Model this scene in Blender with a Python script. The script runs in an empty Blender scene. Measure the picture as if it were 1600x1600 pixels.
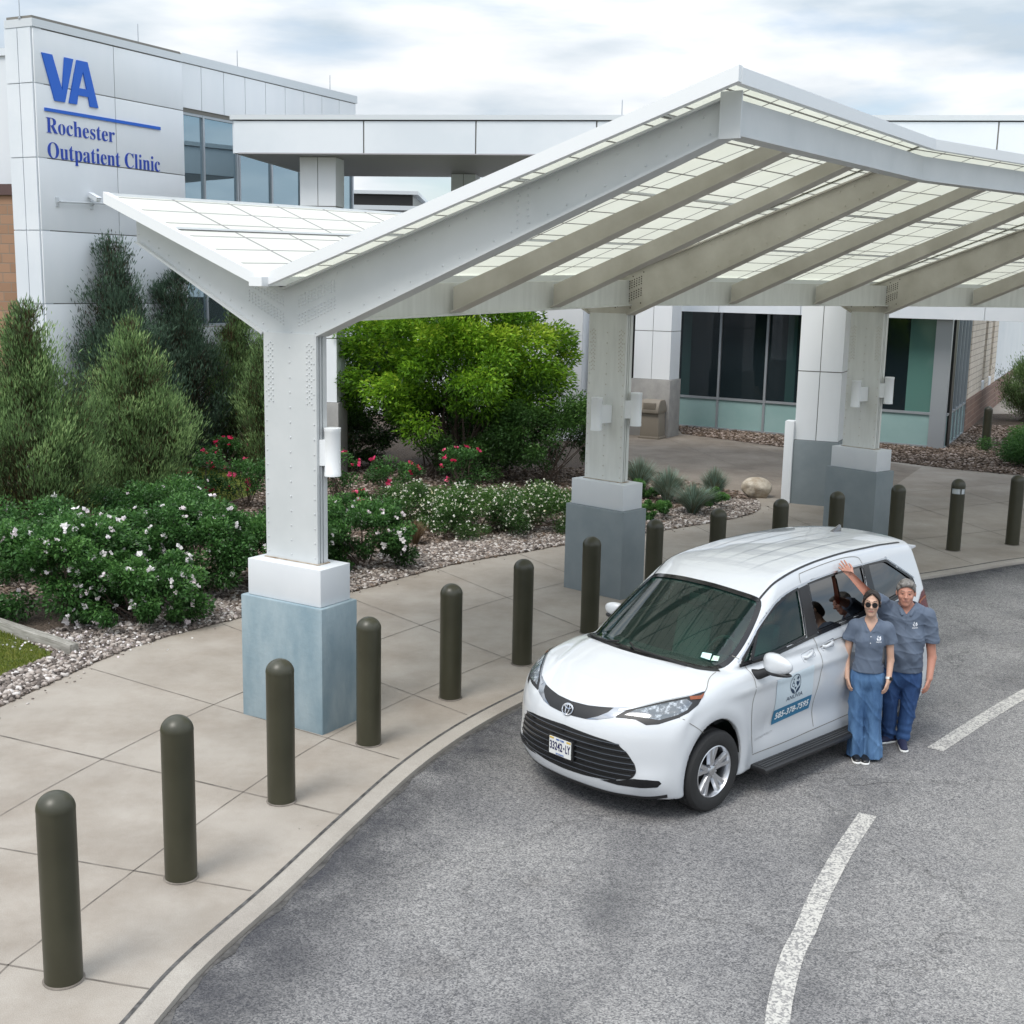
import bpy, bmesh, math, random
import numpy as np
from mathutils import Vector, Matrix
from mathutils.geometry import tessellate_polygon
SC = bpy.context.scene
COL = SC.collection
PI = math.pi
# ------------------------------------------------------------------ camera, sky, sun, exposure
CAMH = 4.354
cam = bpy.data.objects.new('camera', bpy.data.cameras.new('camera')); COL.objects.link(cam)
cam.data.sensor_width = 36; cam.data.lens = 1942/1600*36; cam.data.clip_end = 5000; cam.data.clip_start = .05
th, ro = .1803, .0205
fw = Vector((0, math.cos(th), -math.sin(th))); r0 = Vector((1, 0, 0)); u0 = r0.cross(fw)
rr = r0*math.cos(ro)+u0*math.sin(ro); uu = u0*math.cos(ro)-r0*math.sin(ro)
Mc = Matrix((rr, uu, -fw)).transposed().to_4x4(); Mc.translation = (0, 0, CAMH)
cam.matrix_world = Mc
SC.camera = cam
SUN_EL, SUN_AZ = math.radians(58), math.radians(218)      # light comes from behind the camera, on the left
w = bpy.data.worlds.new('World'); SC.world = w; w.use_nodes = True
nt = w.node_tree; nt.nodes.clear()
def N(t, **k):
    n = nt.nodes.new(t)
    for a, b in k.items(): setattr(n, a, b)
    return n
sky = N('ShaderNodeTexSky', sky_type='NISHITA', sun_disc=False, sun_elevation=SUN_EL, sun_rotation=SUN_AZ)
tc = N('ShaderNodeTexCoord'); mp = N('ShaderNodeMapping'); mp.inputs['Scale'].default_value = (1, 1, 4.2)
nz = N('ShaderNodeTexNoise'); nz.inputs['Scale'].default_value = 2.6; nz.inputs['Detail'].default_value = 7; nz.inputs['Roughness'].default_value = .52; nz.inputs['Distortion'].default_value = .25
cr = N('ShaderNodeValToRGB'); cr.color_ramp.elements[0].position = .33; cr.color_ramp.elements[1].position = .50
nz2 = N('ShaderNodeTexNoise'); nz2.inputs['Scale'].default_value = 5.0; nz2.inputs['Detail'].default_value = 6
cr2 = N('ShaderNodeValToRGB'); cr2.color_ramp.elements[0].position = .34; cr2.color_ramp.elements[1].position = .62
cr2.color_ramp.elements[0].color = (.385, .45, .51, 1); cr2.color_ramp.elements[1].color = (.70, .715, .73, 1)
sc_ = N('ShaderNodeVectorMath', operation='SCALE'); sc_.inputs['Scale'].default_value = 10.0
mx = N('ShaderNodeMix', data_type='RGBA'); bg = N('ShaderNodeBackground'); bg.inputs['Strength'].default_value = .1
out = N('ShaderNodeOutputWorld')
L = nt.links.new
L(tc.outputs['Generated'], mp.inputs['Vector']); L(mp.outputs['Vector'], nz.inputs['Vector']); L(mp.outputs['Vector'], nz2.inputs['Vector'])
L(nz.outputs['Fac'], cr.inputs['Fac']); L(nz2.outputs['Fac'], cr2.inputs['Fac']); L(cr2.outputs['Color'], sc_.inputs[0])
L(cr.outputs['Color'], mx.inputs['Factor']); L(sky.outputs['Color'], mx.inputs['A']); L(sc_.outputs['Vector'], mx.inputs['B'])
sz = N('ShaderNodeSeparateXYZ'); L(tc.outputs['Generated'], sz.inputs[0])
zr_ = N('ShaderNodeMapRange'); zr_.inputs['From Min'].default_value = .16; zr_.inputs['From Max'].default_value = .9; zr_.inputs['To Min'].default_value = 1.; zr_.inputs['To Max'].default_value = 2.3; L(sz.outputs['Z'], zr_.inputs['Value'])   # overcast sky is brightest overhead
zs = N('ShaderNodeVectorMath', operation='SCALE'); L(mx.outputs['Result'], zs.inputs[0]); L(zr_.outputs['Result'], zs.inputs['Scale'])
L(zs.outputs['Vector'], bg.inputs['Color']); L(bg.outputs['Background'], out.inputs['Surface'])
sun = bpy.data.objects.new('sun', bpy.data.lights.new('sun', 'SUN')); COL.objects.link(sun)
sun.data.energy = 1.5; sun.data.angle = math.radians(24); sun.data.color = (1, .955, .89)
sd = Vector((math.sin(SUN_AZ)*math.cos(SUN_EL), math.cos(SUN_AZ)*math.cos(SUN_EL), math.sin(SUN_EL)))
sun.rotation_euler = sd.to_track_quat('Z', 'Y').to_euler(); sun.location = (0, 0, 30)
SC.view_settings.view_transform = 'Standard'; SC.view_settings.look = 'None'; SC.view_settings.exposure = .60; SC.view_settings.gamma = 1
SC.cycles.max_bounces = 7; SC.cycles.transparent_max_bounces = 12; SC.cycles.caustics_reflective = False; SC.cycles.caustics_refractive = False
SC.cycles.use_denoising = True; SC.cycles.sample_clamp_indirect = 6

# ------------------------------------------------------------------ materials
MATS = {}
def mat(name, col=(.5, .5, .5), rough=.6, metal=0, col2=None, nscale=8, namt=(.35, .65), bump=0, bscale=60, detail=4, coat=0, spec=None, stretch=None, bdist=.01, coat_rough=.03, emit=None):
    m = bpy.data.materials.new(name); m.use_nodes = True; t = m.node_tree; b = t.nodes['Principled BSDF']
    b.inputs['Base Color'].default_value = (*col, 1); b.inputs['Roughness'].default_value = rough; b.inputs['Metallic'].default_value = metal
    b.inputs['Coat Weight'].default_value = coat; b.inputs['Coat Roughness'].default_value = coat_rough
    if spec is not None: b.inputs['Specular IOR Level'].default_value = spec
    if emit: b.inputs['Emission Color'].default_value = (*emit[0], 1); b.inputs['Emission Strength'].default_value = emit[1]
    tcn = t.nodes.new('ShaderNodeTexCoord'); vec = tcn.outputs['Object']
    if stretch:
        mpn = t.nodes.new('ShaderNodeMapping'); mpn.inputs['Scale'].default_value = stretch; t.links.new(vec, mpn.inputs['Vector']); vec = mpn.outputs['Vector']
    if col2:
        n = t.nodes.new('ShaderNodeTexNoise'); n.inputs['Scale'].default_value = nscale; n.inputs['Detail'].default_value = detail; n.inputs['Roughness'].default_value = .6
        t.links.new(vec, n.inputs['Vector'])
        r = t.nodes.new('ShaderNodeValToRGB'); r.color_ramp.elements[0].position = namt[0]; r.color_ramp.elements[1].position = namt[1]
        r.color_ramp.elements[0].color = (*col, 1); r.color_ramp.elements[1].color = (*col2, 1)
        t.links.new(n.outputs['Fac'], r.inputs['Fac']); t.links.new(r.outputs['Color'], b.inputs['Base Color'])
    if bump:
        n = t.nodes.new('ShaderNodeTexNoise'); n.inputs['Scale'].default_value = bscale; n.inputs['Detail'].default_value = 3
        bp = t.nodes.new('ShaderNodeBump'); bp.inputs['Strength'].default_value = bump; bp.inputs['Distance'].default_value = bdist
        t.links.new(tcn.outputs['Object'], n.inputs['Vector']); t.links.new(n.outputs['Fac'], bp.inputs['Height']); t.links.new(bp.outputs['Normal'], b.inputs['Normal'])
    MATS[name] = m; return m
def nodes(m): return m.node_tree.nodes, m.node_tree.links.new, m.node_tree.nodes['Principled BSDF']

M_gap = mat('panel gap', (.20, .19, .17), .9)
# ------------------------------------------------------------------ object helpers
def tag(o, label=None, cat=None, group=None, kind=None):
    if label: o['label'] = label
    if cat: o['category'] = cat
    if group: o['group'] = group
    if kind: o['kind'] = kind
    return o
def empty(name, loc=(0, 0, 0), rz=0):
    o = bpy.data.objects.new(name, None); COL.objects.link(o); o.location = loc; o.rotation_euler = (0, 0, rz); o.empty_display_size = .2
    return o
class MB:
    def __init__(s): s.v = []; s.f = []; s.uv = {}; s.mi = []
    def add(s, vs, fs, mi=0):
        n = len(s.v); s.v += [tuple(v) for v in vs]; s.f += [tuple(n+i for i in f) for f in fs]; s.mi += [mi]*len(fs); return s
    def box(s, lo, hi, M=None, mi=0):
        x0, y0, z0 = lo; x1, y1, z1 = hi
        vs = [(x0, y0, z0), (x1, y0, z0), (x1, y1, z0), (x0, y1, z0), (x0, y0, z1), (x1, y0, z1), (x1, y1, z1), (x0, y1, z1)]
        if M is not None: vs = [tuple(M @ Vector(v)) for v in vs]
        return s.add(vs, [(0, 3, 2, 1), (4, 5, 6, 7), (0, 1, 5, 4), (1, 2, 6, 5), (2, 3, 7, 6), (3, 0, 4, 7)], mi)
    def prism(s, poly, a, b, fn, mi=0):
        """poly: 2-D outline; fn(p, q, t) -> 3-D; extruded from t=a to t=b"""
        n = len(poly); vs = [fn(p[0], p[1], a) for p in poly]+[fn(p[0], p[1], b) for p in poly]
        tri = tessellate_polygon([[Vector((p[0], p[1], 0)) for p in poly]])
        fs = [tuple(t) for t in tri]+[tuple(n+i for i in reversed(t)) for t in tri]
        fs += [(i, (i+1) % n, n+(i+1) % n, n+i) for i in range(n)]
        return s.add(vs, fs, mi)
    def lathe(s, prof, n=24, c=(0, 0, 0), axis='z', mi=0, M=None, caps=True):
        vs = []; fs = []
        for (r, h) in prof:
            for i in range(n):
                a = 2*PI*i/n; p = (r*math.cos(a), r*math.sin(a), h)
                if axis == 'y': p = (p[0], p[2], p[1])
                if axis == 'x': p = (p[2], p[0], p[1])
                p = (p[0]+c[0], p[1]+c[1], p[2]+c[2])
                if M is not None: p = tuple(M @ Vector(p))
                vs.append(p)
        for k in range(len(prof)-1):
            for i in range(n):
                j = (i+1) % n; fs.append((k*n+i, k*n+j, (k+1)*n+j, (k+1)*n+i))
        if caps: fs.append(tuple(reversed(range(n)))); fs.append(tuple((len(prof)-1)*n+i for i in range(n)))
        return s.add(vs, fs, mi)
    def tube(s, pts, r, n=8, mi=0):
        P = [Vector(p) for p in pts]; vs = []; fs = []
        rad = r if isinstance(r, (list, tuple)) else [r]*len(P)
        up = None
        for k, p in enumerate(P):
            d = (P[min(k+1, len(P)-1)]-P[max(k-1, 0)]).normalized()
            if up is None: up = d.orthogonal().normalized()
            up = (up-d*up.dot(d)).normalized(); sd_ = d.cross(up)
            for i in range(n):
                a = 2*PI*i/n; vs.append(p+(up*math.cos(a)+sd_*math.sin(a))*rad[k])
        for k in range(len(P)-1):
            for i in range(n):
                j = (i+1) % n; fs.append((k*n+i, k*n+j, (k+1)*n+j, (k+1)*n+i))
        fs.append(tuple(reversed(range(n)))); fs.append(tuple((len(P)-1)*n+i for i in range(n)))
        return s.add(vs, fs, mi)
    def build(s, name, m, parent=None, smooth=False, bevel=0, auto=None, uvs=None, recalc=True):
        me = bpy.data.meshes.new(name); me.from_pydata([tuple(v) for v in s.v], [], s.f)
        ms = m if isinstance(m, (list, tuple)) else [m]
        for x in ms: me.materials.append(x)
        if len(ms) > 1: me.polygons.foreach_set('material_index', s.mi)
        if uvs is not None:
            ul = me.uv_layers.new(name='UVMap'); li = np.zeros(len(me.loops), dtype=np.int32); me.loops.foreach_get('vertex_index', li)
            ul.data.foreach_set('uv', np.asarray(uvs, dtype=np.float32)[li].ravel())
        if recalc or bevel:
            bm = bmesh.new(); bm.from_mesh(me)
            if recalc: bmesh.ops.recalc_face_normals(bm, faces=bm.faces)
            if bevel:
                es = [e for e in bm.edges if len(e.link_faces) == 2 and e.calc_face_angle(0) > .6]
                bmesh.ops.bevel(bm, geom=es, offset=bevel, segments=2, affect='EDGES', profile=.6, clamp_overlap=True)
            bm.to_mesh(me); bm.free()
        me.validate()
        if smooth or bevel:
            me.polygons.foreach_set('use_smooth', [True]*len(me.polygons))
            if auto is None: auto = 40
            me.set_sharp_from_angle(angle=math.radians(auto))
        o = bpy.data.objects.new(name, me); COL.objects.link(o); o.parent = parent
        return o
def npmesh(name, V, F, m, parent=None, smooth=True, normals=None):
    """V (n,3) array, F (m,3|4) array of faces"""
    me = bpy.data.meshes.new(name); V = np.asarray(V, dtype=np.float32); F = np.asarray(F, dtype=np.int32); k = F.shape[1]
    me.vertices.add(len(V)); me.vertices.foreach_set('co', V.ravel())
    me.loops.add(F.size); me.loops.foreach_set('vertex_index', F.ravel())
    me.polygons.add(len(F)); me.polygons.foreach_set('loop_start', np.arange(0, F.size, k, dtype=np.int32)); me.polygons.foreach_set('loop_total', np.full(len(F), k, dtype=np.int32))
    me.update(calc_edges=True)
    if smooth: me.polygons.foreach_set('use_smooth', [True]*len(F))
    ms = m if isinstance(m, (list, tuple)) else [m]
    for x in ms: me.materials.append(x)
    if normals is not None: me.normals_split_custom_set_from_vertices([tuple(x) for x in normals])
    o = bpy.data.objects.new(name, me); COL.objects.link(o); o.parent = parent
    return o
def copy_tree(o, parent=None):
    c = o.copy(); COL.objects.link(c); c.parent = parent
    for ch in list(o.children): copy_tree(ch, c)
    return c
def smooth_path(pts, n=8):
    """Catmull-Rom through 2-D or 3-D points"""
    P = [np.array(p, float) for p in pts]; P = [2*P[0]-P[1]]+P+[2*P[-1]-P[-2]]; o = []
    for i in range(1, len(P)-2):
        for k in range(n):
            t = k/n; a, b, c, d = P[i-1:i+3]
            o.append(.5*((2*b)+(-a+c)*t+(2*a-5*b+4*c-d)*t*t+(-a+3*b-3*c+d)*t**3))
    o.append(P[-2]); return o
def offset_path(P, d):
    """to the left of travel"""
    P = [np.array(p[:2], float) for p in P]; o = []
    for i in range(len(P)):
        t = P[min(i+1, len(P)-1)]-P[max(i-1, 0)]; t /= np.linalg.norm(t); o.append(P[i]+d*np.array([-t[1], t[0]]))
    return o
def sheet(name, poly, z, m, label=None, kind='structure', cat=None, parent=None):
    mb = MB(); tri = tessellate_polygon([[Vector((p[0], p[1], 0)) for p in poly]])
    mb.add([(p[0], p[1], z) for p in poly], [tuple(t) for t in tri])
    o = mb.build(name, m, parent)
    if o.data.polygons and o.data.polygons[0].normal.z < 0: o.data.flip_normals()
    return tag(o, label, cat, None, kind)
def ribbon(mb, P, w, z, mi=0):
    A = offset_path(P, w/2); B = offset_path(P, -w/2); n = len(A)
    zz = z if callable(z) else (lambda p: z)
    mb.add([(a[0], a[1], zz(a)) for a in A]+[(b[0], b[1], zz(b)) for b in B], [(i+1, i, n+i, n+i+1) for i in range(n-1)], mi)
def inpoly(x, y, poly):
    x, y = np.broadcast_arrays(np.asarray(x, float), np.asarray(y, float)); c = np.zeros(x.shape, bool); n = len(poly)
    for i in range(n):
        x0, y0 = poly[i][:2]; x1, y1 = poly[(i+1) % n][:2]
        if y0 == y1: continue
        c ^= ((y0 > y) != (y1 > y)) & (x < (x1-x0)*(y-y0)/(y1-y0)+x0)
    return c
def text_mesh(s, size=1., bold=0., ext=.0, spacing=1.):
    c = bpy.data.curves.new('t', 'FONT'); c.body = s; c.size = size; c.extrude = ext; c.offset = bold; c.space_character = spacing; c.resolution_u = 3
    o = bpy.data.objects.new('t', c); COL.objects.link(o); bpy.context.view_layer.update()
    me = bpy.data.meshes.new_from_object(o.evaluated_get(bpy.context.evaluated_depsgraph_get())); bpy.data.objects.remove(o); bpy.data.curves.remove(c)
    V = np.array([v.co[:] for v in me.vertices]).reshape(-1, 3); F = [tuple(p.vertices) for p in me.polygons]; bpy.data.meshes.remove(me)
    return V, F
def wmat(o): return (wmat(o.parent) @ o.matrix_parent_inverse if o.parent else Matrix()) @ o.matrix_basis
def P(o):
    if o.parent: o.matrix_parent_inverse = wmat(o.parent).inverted()
    return o
RNG = np.random.default_rng(7)
# ================================================================== GROUND, ROAD, PAVEMENT
def concrete(name, c1, c2, dark):
    m = mat(name, c1, .85, col2=c2, nscale=.9, namt=(.3, .75), bump=.25, bscale=90, detail=8, bdist=.004)
    n, l, b = nodes(m)
    tcn = n.new('ShaderNodeTexCoord'); a = n.new('ShaderNodeTexNoise'); a.inputs['Scale'].default_value = .75; a.inputs['Detail'].default_value = 10; a.inputs['Roughness'].default_value = .72
    r = n.new('ShaderNodeValToRGB'); r.color_ramp.elements[0].position = .40; r.color_ramp.elements[1].position = .68; r.color_ramp.elements[0].color = (1, 1, 1, 1); r.color_ramp.elements[1].color = (*dark, 1)
    g = n.new('ShaderNodeTexNoise'); g.inputs['Scale'].default_value = 160; g.inputs['Detail'].default_value = 2
    gr = n.new('ShaderNodeValToRGB'); gr.color_ramp.elements[0].position = .35; gr.color_ramp.elements[1].position = .62; gr.color_ramp.elements[0].color = (.80, .80, .80, 1); gr.color_ramp.elements[1].color = (1.06, 1.06, 1.06, 1)
    m1 = n.new('ShaderNodeMix'); m1.data_type = 'RGBA'; m1.blend_type = 'MULTIPLY'; m1.inputs['Factor'].default_value = 1
    m2 = n.new('ShaderNodeMix'); m2.data_type = 'RGBA'; m2.blend_type = 'MULTIPLY'; m2.inputs['Factor'].default_value = 1
    src = b.inputs['Base Color'].links[0].from_socket
    l(tcn.outputs['Object'], a.inputs['Vector']); l(a.outputs['Fac'], r.inputs['Fac']); l(tcn.outputs['Object'], g.inputs['Vector']); l(g.outputs['Fac'], gr.inputs['Fac'])
    l(src, m1.inputs['A']); l(r.outputs['Color'], m1.inputs['B']); l(m1.outputs['Result'], m2.inputs['A']); l(gr.outputs['Color'], m2.inputs['B']); l(m2.outputs['Result'], b.inputs['Base Color'])
    return m
M_walk = concrete('pavement concrete', (.305, .272, .232), (.395, .358, .312), (.74, .70, .66))
M_plaza = concrete('plaza concrete', (.20, .17, .14), (.32, .28, .235), (.72, .68, .64))
M_kerb = concrete('kerb concrete', (.33, .30, .265), (.41, .38, .335), (.72, .70, .68))
def asphalt():
    m = bpy.data.materials.new('asphalt'); m.use_nodes = True; n, l, b = nodes(m); b.inputs['Roughness'].default_value = .86
    b.inputs['Specular IOR Level'].default_value = .35
    tcn = n.new('ShaderNodeTexCoord')
    def noise(s, d, ro=.6): 
        a = n.new('ShaderNodeTexNoise'); a.inputs['Scale'].default_value = s; a.inputs['Detail'].default_value = d; a.inputs['Roughness'].default_value = ro; l(tcn.outputs['Object'], a.inputs['Vector']); return a
    def ramp(src, p0, c0, p1, c1):
        r = n.new('ShaderNodeValToRGB'); r.color_ramp.elements[0].position = p0; r.color_ramp.elements[1].position = p1; r.color_ramp.elements[0].color = (*c0, 1); r.color_ramp.elements[1].color = (*c1, 1); l(src, r.inputs['Fac']); return r
    vo = n.new('ShaderNodeTexVoronoi'); vo.inputs['Scale'].default_value = 100; l(tcn.outputs['Object'], vo.inputs['Vector'])
    sep = n.new('ShaderNodeSeparateColor'); l(vo.outputs['Color'], sep.inputs['Color'])
    chips = ramp(sep.outputs['Red'], .0, (.085, .085, .09), 1., (.315, .308, .30))
    mid = noise(14, 4); midr = ramp(mid.outputs['Fac'], .3, (.86, .86, .86), .7, (1.1, 1.1, 1.09))
    big = noise(.42, 7, .62); bigr = ramp(big.outputs['Fac'], .32, (.72, .72, .74), .66, (1.16, 1.15, 1.13))
    dust = noise(.9, 6); dustr = ramp(dust.outputs['Fac'], .60, (1, 1, 1), .78, (.80, .78, .76))
    def mul(a, c):
        m1 = n.new('ShaderNodeMix'); m1.data_type = 'RGBA'; m1.blend_type = 'MULTIPLY'; m1.inputs['Factor'].default_value = 1; l(a, m1.inputs['A']); l(c, m1.inputs['B']); return m1.outputs['Result']
    c = mul(mul(mul(chips.outputs['Color'], midr.outputs['Color']), bigr.outputs['Color']), dustr.outputs['Color'])
    # fine winding cracks
    wv = n.new('ShaderNodeTexVoronoi'); wv.feature = 'DISTANCE_TO_EDGE'; wv.inputs['Scale'].default_value = .33
    dn = noise(1.6, 6, .7); ad = n.new('ShaderNodeMix'); ad.data_type = 'RGBA'; ad.blend_type = 'ADD'; ad.inputs['Factor'].default_value = .55; l(tcn.outputs['Object'], ad.inputs['A']); l(dn.outputs['Color'], ad.inputs['B']); l(ad.outputs['Result'], wv.inputs['Vector'])
    ck = ramp(wv.outputs['Distance'], .0012, (.62, .62, .62), .004, (1, 1, 1))
    c = mul(c, ck.outputs['Color'])
    l(c, b.inputs['Base Color'])
    bp = n.new('ShaderNodeBump'); bp.inputs['Strength'].default_value = .55; bp.inputs['Distance'].default_value = .006; l(vo.outputs['Distance'], bp.inputs['Height']); l(bp.outputs['Normal'], b.inputs['Normal'])
    return m
M_asph = asphalt()
M_tar = mat('tar edge', (.035, .033, .032), .8, col2=(.11, .105, .1), nscale=14, bump=.5, bscale=50)
M_joint = mat('dark joint', (.10, .088, .075), .95, col2=(.24, .21, .18), nscale=5)  # mottled dark colour shared by joints, bollard feet and debris
M_soil = mat('terrain', (.09, .12, .04), .95, col2=(.13, .15, .05), nscale=2)
M_mulch = mat('mulch', (.045, .033, .025), .95, col2=(.17, .13, .10), nscale=30, namt=(.36, .66), bump=1., bscale=34, bdist=.05, detail=7)
ROADZ = -.045
EDGE = [(-2.1, 1.), (-2.38, 3.6), (-2.3, 5.4), (-2.05, 6.77), (-1.9, 7.43), (-1.57, 8.4), (-1.2, 9.6), (-.78, 10.85), (-.28, 11.94), (.35, 12.98), (1.15, 14.2), (2.1, 15.4), (3.2, 16.55), (4.4, 17.6), (5.5, 18.38), (6.56, 19.02), (7.4, 19.55), (8.66, 20.35), (11, 21.5), (14.5, 22.9), (20, 24.6), (34, 27), (60, 30)]
edge = smooth_path(EDGE, 10)
kj = offset_path(edge, .185)
back_l = smooth_path([(-7.2, 4), (-6.2, 8), (-5.55, 10.6), (-5.22, 12.05), (-4.97, 12.93), (-4.56, 14.2), (-4.0, 15.12), (-3.3, 16.0), (-2.19, 17.35), (-1.54, 18.3), (-.8, 19.25), (.01, 19.98), (.95, 20.85), (2.31, 21.91), (3.23, 22.7), (4.04, 23.4), (4.85, 24.4), (5.15, 25.6), (5.09, 26.7), (4.3, 27.8), (3.2, 30.4), (2.6, 34), (2.0, 39)], 6)
road = [tuple(p) for p in edge]+[(60, -30), (-30, -30), (-30, 0)]
road = [(p[0], p[1]) for p in road]
# terrain out to the horizon, road on it, pavement slab standing over the road
tag(MB().add([(-2500, -300, -.12), (2500, -300, -.12), (2500, 3000, -.12), (-2500, 3000, -.12)], [(0, 1, 2, 3)]).build('terrain', M_soil), 'flat green land reaching to the horizon', None, None, 'structure')
poly = [(p[0], p[1]) for p in edge]+[(60, -40), (-40, -40), (-40, 1.)]
sheet('road', poly, ROADZ, M_asph, 'worn grey asphalt driveway curving past the canopy')
# pavement
walk = [(p[0], p[1]) for p in kj]+[(60, 70), (-60, 70), (-60, 1.)]
sheet('pavement', walk, 0, M_walk, 'pale jointed concrete pavement between driveway and planting beds')
mb = MB(); n = len(kj)
lip = offset_path(edge, .012)
rows = [[(p[0], p[1], 0.) for p in kj], [(p[0], p[1], -.012) for p in lip], [(p[0], p[1], -.1) for p in edge]]
vs = sum(rows, [])
mb.add(vs, [(r*n+i, r*n+i+1, (r+1)*n+i+1, (r+1)*n+i) for r in range(2) for i in range(n-1)])
tag(mb.build('kerb', M_kerb, smooth=True), 'low concrete kerb strip along the curving asphalt edge', None, None, 'structure')
# tar seam hugging the kerb, broken edge
rs = np.random.default_rng(3)
A = offset_path(edge, -.004); wv = np.interp(np.arange(n), np.arange(0, n, 2), .015+.055*rs.random(len(np.arange(0, n, 2)))**2)
Bp = [A[i]+(offset_path(edge, -.004-wv[i])[i]-A[i]) for i in range(n)]
mb = MB(); mb.add([(a[0], a[1], ROADZ+.004) for a in A]+[(b[0], b[1], ROADZ+.004) for b in Bp], [(i, i+1, n+i+1, n+i) for i in range(n-1)])
tag(mb.build('road_tar_seam', M_tar), 'dark broken tar seam between kerb and asphalt', None, None, 'structure')
# plaza (browner concrete) towards the doors
plaza = [(2.0, 39.), (2.6, 34), (3.2, 30.4), (4.3, 27.8), (5.2, 26.6), (5.8, 26.0), (6.9, 26.2), (8.6, 27.9), (10.4, 31.4), (7.28, 35.34), (5.15, 37.7), (4.9, 38.6), (4.5, 42)]
sheet('plaza_paving', plaza, .004, M_plaza, 'darker brown stained concrete leading to the entrance doors')
# joints
mb = MB()
def jl(a, b, w=.014, z=.003):
    k = 14; Pt = [(a[0]+(b[0]-a[0])*i/k+rs.normal(0, .0015), a[1]+(b[1]-a[1])*i/k+rs.normal(0, .0015)) for i in range(k+1)]
    ribbon(mb, Pt, w, z)
# first joint right behind the kerb
lonA = smooth_path([(-4.75, 6.2), (-4.45, 8.1), (-4.14, 9.54), (-3.67, 10.92), (-3.05, 12.38), (-2.2, 13.9), (-1.2, 15.5), (-.1, 17.05), (1.2, 18.5), (2.7, 19.9), (4.3, 21.2)], 6)
lonB = smooth_path([(-3.3, 5.6), (-3.2, 7.1), (-3.05, 7.7), (-2.5, 9.47), (-1.9, 11.1), (-1.25, 12.4), (-.45, 13.7), (.5, 15.0), (1.7, 16.4), (3.2, 17.8), (5.0, 19.2)], 6)
ribbon(mb, lonA, .012, .003); ribbon(mb, lonB, .010, .003)
jl((-6.9, 12.3), (-1.35, 9.69), .02); jl((-6.6, 9.75), (-1.83, 8.36)); jl((-5.6, 7.9), (-2.2, 7.07)); jl((-4.75, 13.5), (-1.0, 10.95)); jl((-3.7, 15.45), (-.42, 12.2))
for a, b in (((-2.4, 17.1), (.45, 13.6)), ((-1.2, 18.9), (1.35, 14.95)), ((.1, 20.1), (2.3, 16.15)), ((1.9, 21.6), (3.5, 17.25)), ((3.4, 22.9), (4.7, 18.2)), ((5.2, 25.2), (6.4, 19.4))): jl(a, b)
# slabs of the plaza beside the drive on the right
for a, b in (((5.3, 20.9), (15.2, 26.3)), ((5.5, 23.2), (14, 28.4)), ((7.2, 26.4), (13, 29.8)), ((7.6, 20.0), (6.3, 26.0)), ((9.4, 20.9), (8.0, 27.4)), ((11.2, 21.8), (9.9, 29.0)), ((13.2, 22.6), (12.2, 29.8))): jl(a, b, .016)
for a, b in (((3.4, 30.6), (9.9, 30.6)), ((3.0, 33.4), (8.6, 33.6)), ((6.3, 27.5), (4.2, 38.)), ((8.2, 28.4), (6.6, 35.9))): jl(a, b, .02, .008)
tag(mb.build('pavement_joints', M_joint), 'thin dark tooled joints between the concrete slabs', None, None, 'structure')
mb = MB(); ribbon(mb, kj, .028, .0032); tag(mb.build('kerb_joint', M_tar), 'dark open joint between pavement slabs and kerb strip', None, None, 'structure')
# stains lying on the asphalt: dark sealed band and dust by the kerb, tyre polish, oil drips
def stain_mat(name, col, amt, scale, thr=(.42, .62)):
    m = bpy.data.materials.new(name); m.use_nodes = True; n, l, b = nodes(m); b.inputs['Base Color'].default_value = (*col, 1); b.inputs['Roughness'].default_value = .85
    t = n.new('ShaderNodeTexCoord'); no = n.new('ShaderNodeTexNoise'); no.inputs['Scale'].default_value = scale; no.inputs['Detail'].default_value = 7; no.inputs['Roughness'].default_value = .68; l(t.outputs['Object'], no.inputs['Vector'])
    fi = n.new('ShaderNodeTexNoise'); fi.inputs['Scale'].default_value = 90; l(t.outputs['Object'], fi.inputs['Vector'])
    r = n.new('ShaderNodeValToRGB'); r.color_ramp.elements[0].position = thr[0]; r.color_ramp.elements[1].position = thr[1]; r.color_ramp.elements[0].color = (0, 0, 0, 1); r.color_ramp.elements[1].color = (amt, amt, amt, 1); l(no.outputs['Fac'], r.inputs['Fac'])
    uv = n.new('ShaderNodeUVMap'); sp = n.new('ShaderNodeSeparateXYZ'); l(uv.outputs['UV'], sp.inputs[0])
    a = n.new('ShaderNodeMath'); a.operation = 'MULTIPLY'; l(sp.outputs['Y'], a.inputs[0]); l(r.outputs['Color'], a.inputs[1])
    c = n.new('ShaderNodeMath'); c.operation = 'MULTIPLY_ADD'; l(fi.outputs['Fac'], c.inputs[0]); c.inputs[1].default_value = .9; c.inputs[2].default_value = .55; d = n.new('ShaderNodeMath'); d.operation = 'MULTIPLY'; l(a.outputs[0], d.inputs[0]); l(c.outputs[0], d.inputs[1]); d.use_clamp = True
    tr = n.new('ShaderNodeBsdfTransparent'); mx_ = n.new('ShaderNodeMixShader'); l(d.outputs[0], mx_.inputs[0]); l(tr.outputs[0], mx_.inputs[1]); l(b.outputs[0], mx_.inputs[2]); l(mx_.outputs[0], n['Material Output'].inputs['Surface']); return m
def stain(path, offs, fade, m, z, label):
    rows = [offset_path(path, -o) for o in offs]; k = len(path); mb = MB(); uv = []
    for r_, f_ in zip(rows, fade): mb.v += [(p[0], p[1], z) for p in r_]; uv += [(i/k, f_) for i in range(k)]
    mb.f = [(q*k+i, q*k+i+1, (q+1)*k+i+1, (q+1)*k+i) for q in range(len(rows)-1) for i in range(k-1)]; mb.mi = [0]*len(mb.f)
    tag(mb.build('road_stain', m, uvs=uv), label, None, None, 'structure')
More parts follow.
